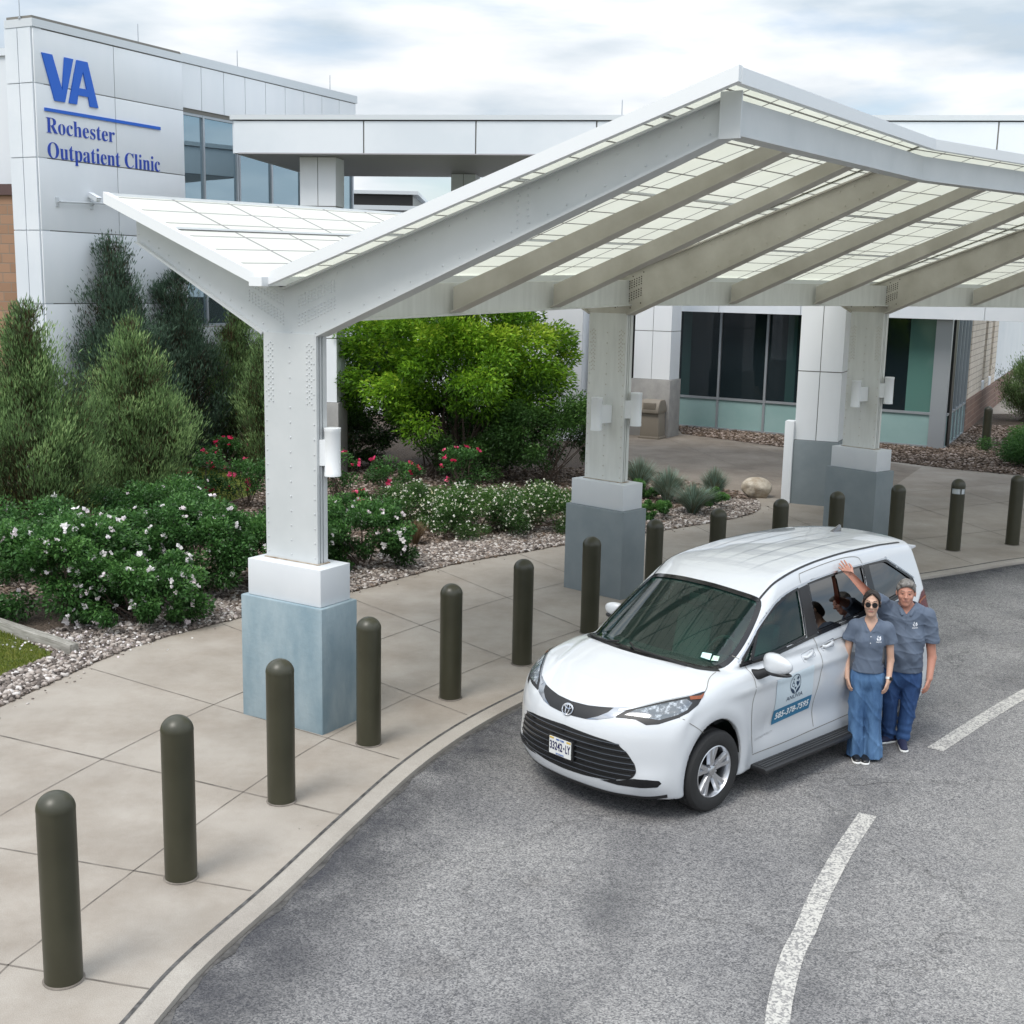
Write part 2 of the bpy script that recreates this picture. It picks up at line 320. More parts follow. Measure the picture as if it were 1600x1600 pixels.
M_seal = stain_mat('dark seal', (.045, .046, .055), .75, 1.1, (.30, .62)); M_polish = stain_mat('tyre polish', (.12, .12, .125), .42, .7); M_dust = stain_mat('pale dust', (.42, .41, .39), .42, .55, (.46, .66)); M_oil = stain_mat('oil', (.03, .03, .032), .6, 3.)
stain(edge, [.02, .10, .45, .95], [1, 1, .55, 0], M_seal, ROADZ+.0015, 'dark sealed band along the kerb')
stain(edge, [1.9, 2.25, 2.6], [0, 1, 0], M_polish, ROADZ+.0022, 'faint dark tyre track'); stain(edge, [3.3, 3.7, 4.1], [0, 1, 0], M_polish, ROADZ+.0022, 'faint dark tyre track')
stain(edge, [4.5, 5.2, 6.6, 8.0], [0, 1, 1, 0], M_dust, ROADZ+.0029, 'pale dusty patches on the outer lane')
stain(edge, [1.2, 1.7, 2.2], [0, 1, 0], M_oil, ROADZ+.0034, 'small oil drips under the parked minivan') if 0 else None
mb = MB(); rc = np.random.default_rng(12)
for (x, y, a, n_) in ((2.5, 10.75, -.1, 16), (3.1, 10.65, -.35, 10), (6.3, 14.2, .5, 30)):
    Pt = [(x, y)]
    for q in range(n_): a += rc.normal(0, .28); Pt.append((Pt[-1][0]+.045*math.cos(a), Pt[-1][1]+.045*math.sin(a)))
    ribbon(mb, Pt, .006, ROADZ+.0045)
tag(mb.build('road_cracks', M_tar), 'fine dark cracks wandering over the asphalt', None, None, 'structure')
# painted dashes: worn white paint
M_paint = bpy.data.materials.new('worn road paint'); M_paint.use_nodes = True
n_, l_, b_ = nodes(M_paint); b_.inputs['Roughness'].default_value = .8
tcn = n_.new('ShaderNodeTexCoord'); vo = n_.new('ShaderNodeTexVoronoi'); vo.inputs['Scale'].default_value = 70; l_(tcn.outputs['Object'], vo.inputs['Vector'])
no = n_.new('ShaderNodeTexNoise'); no.inputs['Scale'].default_value = 5; no.inputs['Detail'].default_value = 8; no.inputs['Roughness'].default_value = .8; l_(tcn.outputs['Object'], no.inputs['Vector'])
ma = n_.new('ShaderNodeMath'); ma.operation = 'MULTIPLY_ADD'; ma.inputs[1].default_value = 1.5; l_(no.outputs['Fac'], ma.inputs[0]); sp = n_.new('ShaderNodeSeparateColor'); l_(vo.outputs['Color'], sp.inputs['Color']); l_(sp.outputs['Red'], ma.inputs[2])
ra = n_.new('ShaderNodeValToRGB'); ra.color_ramp.elements[0].position = .66; ra.color_ramp.elements[1].position = .98; ra.color_ramp.elements[0].color = (.21, .205, .20, 1); ra.color_ramp.elements[1].color = (.47, .455, .42, 1)
dv = n_.new('ShaderNodeMath'); dv.operation = 'DIVIDE'; dv.inputs[1].default_value = 1.45; l_(ma.outputs[0], dv.inputs[0]); l_(dv.outputs[0], ra.inputs['Fac']); l_(ra.outputs['Color'], b_.inputs['Base Color'])
def dash(c, w, label):
    Pt = smooth_path(c, 8); mb = MB(); ribbon(mb, Pt, w, ROADZ+.004); return tag(mb.build('road_marking', M_paint), label, None, None, 'structure')
dash([(1.45, 5.2), (1.56, 6.2), (1.68, 6.9), (1.92, 7.63), (2.12, 8.06), (2.33, 8.54), (2.70, 9.29), (3.1, 10.02)], .15, 'long worn white curved dash painted on the asphalt near the front edge')
dash([(4.2, 11.6), (4.97, 12.48), (5.78, 13.37), (6.8, 14.4), (8.2, 15.6)], .16, 'worn white dash painted on the asphalt beyond the two people')
# beds
bed = [tuple(p[:2]) for p in back_l]+[(-1, 41), (-22, 44), (-26, 20), (-20, 6), (-8, 4)]
sheet('planting_bed', bed, .004, M_mulch, 'brown mulch and stone planting bed around the shrubs')
bed_r = [(5.15, 37.7), (7.28, 35.34), (10.04, 32.34), (11, 31.3), (12.06, 30.59), (13.2, 29.9), (16, 29), (30, 28), (34, 50), (16.5, 46), (12.3, 35.3), (5.2, 40)]
sheet('planting_bed_east', bed_r, .008, M_mulch, 'brown stone bed along the glazed entrance wall')
M_lawn = mat('lawn', (.10, .15, .03), .95, col2=(.19, .20, .045), nscale=3.5, bump=1, bscale=140, bdist=.03)
lawn1 = [tuple(p) for p in smooth_path([(-5.3, 13.95), (-5.62, 13.0), (-5.95, 11.9), (-6.6, 10), (-7.4, 7.5)], 5)]+[(-14, 7), (-13, 19), (-6.4, 14.95)]
sheet('lawn', lawn1, .012, M_lawn, 'small patch of yellow green lawn at the left edge')
lawn2 = [(-9.2, 29.5), (-6.9, 28.6), (-5.7, 27.4), (-5.3, 25.2), (-5.9, 23.6), (-7.8, 23), (-11, 24)]
sheet('lawn', lawn2, .012, M_lawn, 'strip of lawn behind the red roses and left of the front column')
# ================================================================== BUILDINGS
M_panel = mat('white metal panel', (.74, .77, .795), .75, col2=(.79, .81, .83), nscale=.8, stretch=(1, 1, .35), spec=.15)
M_panel2 = mat('cool white panel', (.64, .685, .725), .55, col2=(.71, .745, .78), nscale=.6)
M_cap = mat('parapet cap', (.62, .65, .67), .35, metal=.2)
M_blue = mat('sign blue', (.010, .12, .58), .45)
M_navy = mat('sign dark blue', (.014, .06, .42), .45)
M_alu = mat('aluminium frame', (.42, .45, .48), .35, metal=.5)
M_darksoff = mat('slatted soffit', (.36, .35, .37), .6)
M_conc2 = mat('bare concrete', (.30, .295, .285), .85, col2=(.38, .37, .355), nscale=3, bump=.2)
def glass_mat(name, tint, refl=.5, rough=.015, metal=0):
    m = bpy.data.materials.new(name); m.use_nodes = True; n, l, b = nodes(m)
    b.inputs['Base Color'].default_value = (*tint, 1); b.inputs['Roughness'].default_value = rough; b.inputs['Specular IOR Level'].default_value = refl; b.inputs['Metallic'].default_value = metal
    t = n.new('ShaderNodeTexCoord'); no = n.new('ShaderNodeTexNoise'); no.inputs['Scale'].default_value = .7; bp = n.new('ShaderNodeBump'); bp.inputs['Strength'].default_value = .04; bp.inputs['Distance'].default_value = .05
    l(t.outputs['Object'], no.inputs['Vector']); l(no.outputs['Fac'], bp.inputs['Height']); l(bp.outputs['Normal'], b.inputs['Normal'])
    return m
M_glassblue = glass_mat('blue window glass', (.36, .47, .53), .5, .02, .85)
M_glassdark = glass_mat('dark window glass', (.012, .020, .024), .6)
M_glassgreen = glass_mat('green glass', (.10, .21, .185), .5)
M_curtain = glass_mat('curtain seen through glass', (.025, .055, .055), .6)
M_spandrel = mat('spandrel glass', (.26, .40, .39), .25, col2=(.30, .44, .43), nscale=1)
def brick_mat(name, c1, c2, mortar, sc=1.):
    m = bpy.data.materials.new(name); m.use_nodes = True; n, l, b = nodes(m); b.inputs['Roughness'].default_value = .85
    uv = n.new('ShaderNodeUVMap'); br = n.new('ShaderNodeTexBrick'); br.inputs['Color1'].default_value = (*c1, 1); br.inputs['Color2'].default_value = (*c2, 1); br.inputs['Mortar'].default_value = (*mortar, 1)
    br.inputs['Scale'].default_value = 1; br.inputs['Brick Width'].default_value = .40*sc; br.inputs['Row Height'].default_value = .20*sc; br.inputs['Mortar Size'].default_value = .012; br.inputs['Mortar Smooth'].default_value = .2
    l(uv.outputs['UV'], br.inputs['Vector']); l(br.outputs['Color'], b.inputs['Base Color'])
    bp = n.new('ShaderNodeBump'); bp.inputs['Strength'].default_value = .6; bp.inputs['Distance'].default_value = .01; bp.invert = True; l(br.outputs['Fac'], bp.inputs['Height']); l(bp.outputs['Normal'], b.inputs['Normal'])
    return m
M_brick = brick_mat('brown brick', (.28, .165, .10), (.36, .215, .135), (.25, .19, .14))
M_brickt = brick_mat('tan brick', (.36, .30, .23), (.46, .39, .31), (.10, .08, .065))
M_brickl = brick_mat('cream brick', (.60, .53, .44), (.68, .61, .52), (.33, .28, .24))
M_brickd = brick_mat('dark brown brick', (.16, .095, .07), (.22, .13, .095), (.30, .23, .19))
M_browncap = mat('brown cap', (.09, .05, .045), .5)
M_door = mat('dark bronze door', (.02, .017, .015), .35)
class Wall:
    """a vertical wall frame: origin, direction t, outward normal n"""
    def __init__(s, o, d, side=1):
        s.o = Vector((o[0], o[1], 0)); s.d = Vector((d[0], d[1], 0)).normalized(); s.n = Vector((s.d.y, -s.d.x, 0))*side
        s.z = Vector((0, 0, 1)); s.M = Matrix((s.d, s.n, s.z)).transposed().to_4x4(); s.M.translation = s.o
    def box(s, mb, t0, t1, z0, z1, n0, n1, mi=0): mb.box((min(t0, t1), min(n0, n1), z0), (max(t0, t1), max(n0, n1), z1), s.M, mi)
    def quad(s, name, t0, t1, z0, z1, n0, m, parent):
        mb = MB(); mb.add([s.M @ Vector(p) for p in ((t0, n0, z0), (t1, n0, z0), (t1, n0, z1), (t0, n0, z1), (t0, n0-.2, z0), (t1, n0-.2, z0), (t1, n0-.2, z1), (t0, n0-.2, z1))],
            [(0, 1, 2, 3), (5, 4, 7, 6), (4, 0, 3, 7), (1, 5, 6, 2), (3, 2, 6, 7), (4, 5, 1, 0)])
        return mb.build(name, m, parent, uvs=[(t0, z0), (t1, z0), (t1, z1), (t0, z1), (t0-.2, z0), (t1+.2, z0), (t1+.2, z1), (t0-.2, z1)])
def panels(mb, W, ts, zs, n0, th_=.03, gap=.02):
    for i in range(len(ts)-1):
        for k in range(len(zs)-1): W.box(mb, ts[i]+gap/2, ts[i+1]-gap/2, zs[k]+gap/2, zs[k+1]-gap/2, n0, n0+th_)
def window(W, t0, t1, z0, z1, n0, glass, parent, mull=(), tr=(), fw_=.06, name='window'):
    mb = MB()
    for t in (t0, *mull, t1-fw_): W.box(mb, t, t+fw_, z0, z1, n0-.05, n0+.05)
    ts = [t0, *mull, t1-fw_]
    for z in (z0, *tr, z1-fw_):
        for a, b in zip(ts[:-1], ts[1:]): W.box(mb, a+fw_, b, z, z+fw_, n0-.045, n0+.045)
    f = mb.build(name, M_alu, parent)
    g = MB(); W.box(g, t0+.01, t1-.01, z0+.01, z1-.01, n0-.02, n0-.004); g.build('pane', glass, f)
    return f
# ---- west wing: the tall panel-clad block with the blue lettering
bW = empty('clinic_building', (-10, 26, 0)); tag(bW, 'tall white panel clad clinic block carrying the big blue letters', 'building')
bpy.context.view_layer.update()
WM = Wall((-10, 26), (.46, .89)); WR = Wall(tuple((WM.M @ Vector((.31, 0, 0)))[:2]), (-.89, .46), -1)
CORE = MB(); WM.box(CORE, .33, 4.62, -.1, 9.5, -.72, -.002); WM.box(CORE, 4.62, 11.75, 8.2, 9.5, -.72, -.06); WM.box(CORE, 4.62, 11.75, -.1, 3.2, -.72, -.06)
K = [P(CORE.build('backing_wall', M_gap, bW))]
mb = MB(); panels(mb, WM, [.31, 2.5, 4.65], [0, .9, 2.3, 3.78, 5.28, 6.74, 8.2, 9.27], -.002)
K.append(P(mb.build('panel_wall', M_panel, bW, bevel=.004)))
mb = MB(); WM.box(mb, .29, 4.68, 9.285, 9.44, -.75, .045); WM.box(mb, 4.70, 11.8, 9.30, 9.50, -.75, -.01)
K.append(P(mb.build('parapet_cap', M_cap, bW)))
mb = MB(); ts = [4.65+.0]+[5.35+.8*k for k in range(9)]
panels(mb, WM, ts, [8.28, 9.29], -.06); K.append(P(mb.build('upper_panels', M_panel, bW)))
mb = MB(); panels(mb, WM, ts, [.0, 1.6, 3.2], -.06); K.append(P(mb.build('lower_panels', M_panel, bW)))
mb = MB(); panels(mb, WR, [.0, .38, .76], [0, .9, 2.3, 3.78, 5.28, 6.74, 8.2, 9.27], -.002); WR.box(mb, 0, .76, 0, 9.44, -.25, -.01)
K.append(P(mb.build('side_panels', M_panel2, bW)))
for (t0, t1, mull) in ((4.66, 6.70, (5.42,)), (6.72, 11.7, (8.0, 9.25, 10.5))):
    f = window(WM, t0, t1, 3.22, 8.2, -.12, M_glassblue, bW, mull, (6.2 if t0 > 5 else 6.1,) if 0 else ()); P(f); 
WB = Wall(tuple((WR.o+WR.d*.76)[:2]), (-.93, .30), -1)
P(WB.quad('brick_wall', 0, 9, -.1, 6.0, -.05, M_brick, bW))
mb = MB(); WB.box(mb, -.0, 9, 6.0, 6.22, -.3, .02); P(mb.build('wall_cap', M_browncap, bW))
mb = MB(); WB.box(mb, -.3, 9, 6.22, 9.0, -1.6, -1.2); WB.box(mb, -.3, 9, 9.0, 9.15, -1.7, -1.15); P(mb.build('rear_wall', M_panel2, bW))
def letter_poly(name, pts, W, m, parent, dep=.03, n0=.03):
    mb = MB(); mb.prism(pts, n0, n0+dep, lambda p, q, t: W.M @ Vector((p, t, q))); return P(mb.build(name, m, parent))
letter_poly('sign_letter', [(.50, 8.81), (.77, 8.81), (1.00, 8.14), (1.10, 8.81), (1.33, 8.81), (1.06, 7.91), (.79, 7.91)], WM, M_blue, bW)
letter_poly('sign_letter', [(1.45, 8.81), (1.72, 8.81), (1.98, 7.91), (1.75, 7.91), (1.685, 8.10), (1.42, 8.10), (1.385, 7.91), (1.17, 7.91), (1.43, 8.81), (1.585, 8.62), (1.43, 8.27), (1.655, 8.27), (1.585, 8.62)][:8]+[(1.44, 8.80)], WM, M_blue, bW) if 0 else None
mb = MB()
A_ = [[(1.17, 7.91), (1.385, 7.91), (1.45, 8.22), (1.585, 8.60), (1.585, 8.81), (1.43, 8.81)], [(1.585, 8.60), (1.68, 8.22), (1.75, 7.91), (1.98, 7.91), (1.72, 8.81), (1.585, 8.81)], [(1.41, 8.10), (1.705, 8.10), (1.67, 8.25), (1.44, 8.25)]]
for k, q in enumerate(A_): mb.prism(q, .03+.0015*(k == 2), .06+.0015*(k == 2), lambda p, q_, t: WM.M @ Vector((p, t, q_)))
P(mb.build('sign_letter', M_blue, bW))
mb = MB(); WM.box(mb, .52, 3.85, 7.675, 7.74, .03, .06); P(mb.build('sign_rule', M_blue, bW))
def mathserif(s):
    o = ''
    for ch in s:
        if 'A' <= ch <= 'Z': o += chr(0x1D400+ord(ch)-65)
        elif 'a' <= ch <= 'z': o += chr(0x1D41A+ord(ch)-97)
        else: o += ch
    return o
def wall_text(s, W, t0, t1, z0, h, m, parent, n0=.03, dep=.014, serif=True, bold=0):
    V, F = text_mesh(mathserif(s) if serif else s, 1, bold, .5)
    x0, x1 = V[:, 0].min(), V[:, 0].max(); cap = .72
    mb = MB(); mb.add([W.M @ Vector((t0+(v[0]-x0)/(x1-x0)*(t1-t0), n0+(v[2]+.5)*dep, z0+v[1]/cap*h)) for v in V], F)
    return P(mb.build('sign_lettering', m, parent))
wall_text('Rochester', WM, .55, 2.44, 7.25, .33, M_navy, bW, bold=-.010)
wall_text('Outpatient Clinic', WM, .56, 3.81, 6.75, .34, M_navy, bW, bold=-.010)
def rod(pos, h, parent):
    mb = MB(); mb.lathe([(.035, 0), (.035, .03), (.012, .04), (.009, h), (.001, h+.03)], 6, pos); o = mb.build('lightning_rod', M_alu, parent); P(o)
for t in (.3, 3.6, 7.0, 10.9):
    p = WM.M @ Vector((t, -.3, 9.44)); rod(p, .5, bW)
# ---- security camera on its wall bar
cb = empty('security_camera', tuple(WM.M @ Vector((1.5, .1, 5.9)))); tag(cb, 'small white security camera on a horizontal bar under the blue lettering', 'camera'); bpy.context.view_layer.update()
mb = MB(); mb.tube([WM.M @ Vector((.75, .12, 5.88)), WM.M @ Vector((2.75, .12, 5.95))], .022, 6)
for t in (.75, 1.7, 2.6): mb.tube([WM.M @ Vector((t, .03, 5.86)), WM.M @ Vector((t, .14, 5.9))], .018, 6); WM.box(mb, t-.04, t+.04, 5.78, 5.97, .03, .05)
P(mb.build('bar', M_cap, cb))
mb = MB(); MM = Matrix.Translation(WM.M @ Vector((1.62, .2, 6.03))) @ Matrix.Rotation(.9, 4, 'Z') @ Matrix.Rotation(.35, 4, 'X'); mb.box((-.05, -.17, -.05), (.05, .17, .05), MM); mb.box((-.06, -.2, .045), (.06, .16, .058), MM); mb.lathe([(.035, -.18), (.03, -.2)], 10, axis='y', M=MM)
P(mb.build('camera_housing', M_panel, cb, bevel=.008))
# ---- porte-cochere flat roof with its pillars
bP = empty('entrance_portico', (2, 27, 0)); tag(bP, 'flat white panelled portico roof on square pillars before the entrance', 'portico'); bpy.context.view_layer.update()
fdir = Vector((15.7, -2.3, 0)).normalized(); WF = Wall((-6.1, 27.5), fdir[:2]); ZT, ZB = 7.80, 7.0
mb = MB(); WF.box(mb, .02, 34, ZB+.03, ZT-.12, -5.4, -.002); P(mb.build('roof_core', M_gap, bP))
mb = MB(); ts = [0, 2.86, 5.25, 7.75, 10.35, 13, 15.6, 18.2, 20.8, 23.4, 26, 28.6, 31.2, 34]
panels(mb, WF, ts, [ZB, ZT-.11], -.002, .03, .03); P(mb.build('fascia_panels', M_panel2, bP))
mb = MB(); WL_ = Wall((-6.1, 27.5), (-fdir.y, fdir.x), -1); panels(mb, WL_, [.0, 2.7, 5.4], [ZB, ZT-.11], -.002, .03, .03); P(mb.build('end_fascia', M_panel2, bP))
mb = MB(); WF.box(mb, -.06, 34, ZT-.10, ZT, -5.5, .06); P(mb.build('roof_edge', M_cap, bP))
mb = MB()
for k in range(27): WF.box(mb, .1, 34, ZB+.002, ZB+.028, -5.35+k*.2, -5.17+k*.2)
P(mb.build('soffit', M_darksoff, bP))
for t in (8.2, 19, 27): rod(WF.M @ Vector((t, -.8, ZT)), .4, bP)
def pillar(x, y, ang, w_, d_, zb, zt, label=None, base=M_conc2, grey=False):
    o = empty('pillar', (x, y, 0), ang); o.parent = bP; bpy.context.view_layer.update(); P(o)
    mb = MB(); mb.box((-w_/2+.012, .012, zb), (w_/2-.012, d_-.012, zt)); mb.build('core', M_gap, o)
    mb = MB(); zs = list(np.arange(zb, zt-.2, 1.42))+[zt]
    for a, b in zip(zs[:-1], zs[1:]):
        for x0, x1 in ((-w_/2, -.008), (.008, w_/2)): mb.box((x0, -.01, a+.01), (x1, .011, b-.01)); mb.box((x0, d_-.011, a+.01), (x1, d_+.01, b-.01))
        for s in (-1, 1): mb.box((s*w_/2-(.012 if s > 0 else 0)+.0, .013, a+.01), (s*w_/2+(.012 if s < 0 else 0), d_-.013, b-.01))
    mb.build('cladding', M_panel, o)
    mb = MB(); mb.box((-w_/2-.05, -.06, -.02), (w_/2+.05, d_+.05, zb)); mb.build('base', base, o, bevel=.01)
    return o
M_grey = mat('grey painted concrete', (.185, .22, .235), .55, col2=(.225, .26, .275), nscale=1.6, bump=.1, bscale=12)
M_greyblue = mat('blue grey painted concrete', (.175, .255, .30), .5, col2=(.33, .40, .43), nscale=2.6, namt=(.35, .72), bump=.22, bscale=14, stretch=(1, 1, .35), bdist=.02, detail=8)
pillar(6.22, 25.45, -.42, .88, .62, 1.33, ZB, base=M_grey)
pillar(4.05, 37.0, -.5, 1.15, .75, 1.7, ZB)
pillar(-4.35, 27.75, -.15, .80, .62, 1.7, ZB)
pillar(-1.35, 31.2, -.15, .60, .6, 1.7, ZB)
# ---- entrance hall: glass wall, spandrels, fascia, brick flank
bE = empty('entrance_hall', (8, 38, 0)); tag(bE, 'glazed entrance hall with dark full height windows and brick flank', 'building'); bpy.context.view_layer.update()
WG = Wall((12.28, 35.3), (-.83, .55), -1)     # runs left-back from the corner
WS = Wall((12.28, 35.3), (.43, .90), 1)        # runs back from the corner
ZG = 5.2
mb = MB(); WG.box(mb, .0, 9.5, -.1, ZG, -.6, -.35); WG.box(mb, 0, 30, ZG, 6.9, -9, -.1); P(mb.build('inner_wall', M_door, bE))
mb = MB(); panels(mb, WG, [-14, -11.4, -8.8, -6.2, -3.6, -1, 1.6, 4.2, 6.8, 9.4, 12, 14.6], [3.66, 4.6, 5.6, 6.9], .75, .03, .025)
P(mb.build('fascia_panels', M_panel2, bE))
mb = MB(); WG.box(mb, -14, 14.6, 3.67, 6.88, .1, .748); P(mb.build('canopy_band', M_cap, bE))
ms = [.0, .38, 2.0, 3.9, 5.45, 7.0, 8.6]
def pane(W, t0, t1, z0, z1, n0, m, nm='pane', parent=None):
    mb = MB(); W.box(mb, t0, t1, z0, z1, n0-.02, n0); return P(mb.build(nm, m, parent))
fr = MB()
for t in ms: WG.box(fr, t, t+(.07 if t else .38), 0, 3.66, -.06, .05)
for a, b in zip(ms[:-1], ms[1:]):
    for z in (0, .95): WG.box(fr, a+(.07 if a else .38), b, z, z+.07, -.055, .045)
for t in (1.0, 1.9, 2.8, 3.7, 4.6): WS.box(fr, t-.03, t+.03, 0, 4.5, -.05, .05)
for z in (0, .95): WS.box(fr, .06, 4.6, z, z+.06, -.045, .045)
fo = P(fr.build('window_wall', M_alu, bE))
for i, (a, b) in enumerate(zip(ms[1:-1], ms[2:])):
    if i == 0: pane(WG, a+.05, a+.80, 1.0, 3.66, -.01, M_glassgreen, 'pane', fo); pane(WG, a+.80, b, 1.0, 3.66, -.012, M_glassdark, 'pane', fo)
    else: pane(WG, a+.05, b, 1.0, 3.66, -.01, M_glassdark, 'pane', fo)
    if i in (1, 2, 4): pane(WG, a+.25+.2*i, a+.55+.2*i, 1.0, 3.66, -.006, M_curtain, 'curtain', fo)
    pane(WG, a+.05, b, .05, .97, 0, M_spandrel, 'spandrel_panel', fo)
for k in range(5):
    a = .06+.9*k; pane(WS, a, a+.88, 1.0, 4.5, -.01, M_glassblue, 'pane', fo); pane(WS, a, a+.88, .05, .97, 0, M_spandrel, 'spandrel_panel', fo)
mb = MB(); WS.box(mb, .75, 4.6, -.1, 7, -.8, -.1); P(mb.build('backing_wall', M_door, bE))
P(WS.quad('brick_pier', 4.63, 5.3, .9, 7, .02, M_brickt, bE)); P(WS.quad('brick_wall', 5.3, 9.6, 1.05, 7, .02, M_brickl, bE))
P(WS.quad('brick_plinth', 4.65, 24, -.1, 1.05, .06, M_brickd, bE))
for t0 in (9.6, 12.2):
    P(WS.quad('brick_reveal', t0, t0+.9, 1.35, 7, -.18, M_brickt, bE)); pane(WS, t0+.1, t0+.55, 1.5, 7, -.16, M_glassdark, 'window', bE)
    P(WS.quad('brick_wall', t0+.9, t0+2.6, 1.05, 7, .02, M_brickl, bE)); mb = MB(); WS.box(mb, t0, t0+.9, 1.05, 1.35, -.18, .04); P(mb.build('window_sill', M_panel, bE))
P(WS.quad('far_wall', 14.8, 60, 1.05, 7, .02, M_panel2, bE))
# ---- rear link building seen between shrub and columns
bR = empty('rear_wing', (0, 40, 0)); tag(bR, 'low rear wing with tan brick, dark doors and white wall panels behind the bright shrub', 'building'); bpy.context.view_layer.update()
WRr = Wall((-12, 41.5), (1, 0), 1)
P(WRr.quad('brick_wall', 13.6, 19, 1.6, 6.0, 0, M_brickt, bR)); P(WRr.quad('brick_plinth', 13.6, 19, -.1, 1.6, .02, M_brickd, bR))
mb = MB(); WRr.box(mb, 14.25, 15.35, 0, 4.45, .03, .08); WRr.box(mb, 15.45, 16.6, 0, 4.45, .03, .08); P(mb.build('door', M_door, bR))
mb = MB(); 
for a in (14.2, 15.35, 16.6): WRr.box(mb, a, a+.08, 0, 4.5, .03, .12)
P(mb.build('door_frame', M_gap, bR))
mb = MB(); panels(mb, WRr, [3.2, 5.4], [0, 1.6, 3.2, 4.8, 6.0], .02); panels(mb, WRr, [8.4, 10.4, 12.4, 13.55], [0, 1.6, 3.2, 4.8, 6.0], .02)
WRr.box(mb, 3.2, 13.6, -.1, 5.98, -.3, 0); P(mb.build('wall_panels', M_panel, bR))
window(WRr, 5.5, 8.3, 1.2, 5.2, .1, M_glassdark, bR, (6.9,)); 
for o_ in bR.children:
    if o_.name.startswith('window'): P(o_)
mb = MB(); WRr.box(mb, 3.0, 19.2, 6.0, 6.2, -.5, .1); P(mb.build('parapet_cap', M_cap, bR))
# white wall end right behind the shrub
WE = Wall((.85, 35.5), (1, -.1), 1)
mb = MB(); panels(mb, WE, [0, 1.05], [0, 1.5, 3.0, 4.5, 5.6], .0); WE.box(mb, 0, 1.05, -.1, 5.6, -5.5, -.002); P(mb.build('wing_wall', M_panel, bR))
# ---- distant rooftop volumes seen through the portico
bD = empty('distant_building', (-3, 60, 0)); tag(bD, 'distant white roofline with a dark band seen under the portico roof', 'building'); bpy.context.view_layer.update()
mb = MB(); mb.box((-8.5, 58, 0), (-4.6, 66, 7.6)); mb.box((-4.6, 60, 0), (12, 68, 7.9)); P(mb.build('wall', M_panel2, bD))
mb = MB(); mb.box((-8.6, 57.8, 8.3), (-4.55, 66.2, 8.45)); mb.box((-8.6, 57.8, 7.6), (-4.5, 66.2, 7.8)); P(mb.build('roof_edge', M_cap, bD))
mb = MB(); mb.box((-8.4, 58.1, 7.8), (-4.8, 66, 8.3)); P(mb.build('roof_band', M_door, bD))
# ---- small white service post by the pillar
mb = MB(); mb.box((-.09, -.14, 0), (.10, .14, 1.72)); o = mb.build('service_post', M_panel, None, bevel=.02); o.location = (5.74, 25.70, 0); o.rotation_euler = (0, 0, -.42)
tag(o, 'slim white utility post standing left of the grey based pillar', 'post')
# ================================================================== ENTRANCE CANOPY
M_steel = mat('white painted steel', (.50, .525, .53), .42, col2=(.56, .58, .585), nscale=1.2, bump=.04, bscale=5)
M_steelw = mat('weathered steel with shade tone', (.44, .415, .36), .6, col2=(.58, .555, .50), nscale=1.8, namt=(.3, .7), bump=.08, bscale=20, detail=9)  # shade under the roof put into a darker base colour; mottling is weathering
M_steelm = mat('streaked beam steel', (.58, .59, .56), .55, col2=(.69, .70, .67), nscale=2.4, namt=(.3, .7), stretch=(3.5, 3.5, .5), detail=9)
M_plinth = mat('white painted plinth', (.60, .625, .65), .45, col2=(.66, .68, .70), nscale=1)
M_trim = mat('white metal trim', (.76, .78, .79), .35)
M_soot = mat('soot', (.07, .06, .045), .9)
M_rust = mat('grime', (.22, .15, .09), .9, col2=(.45, .40, .33), nscale=9)
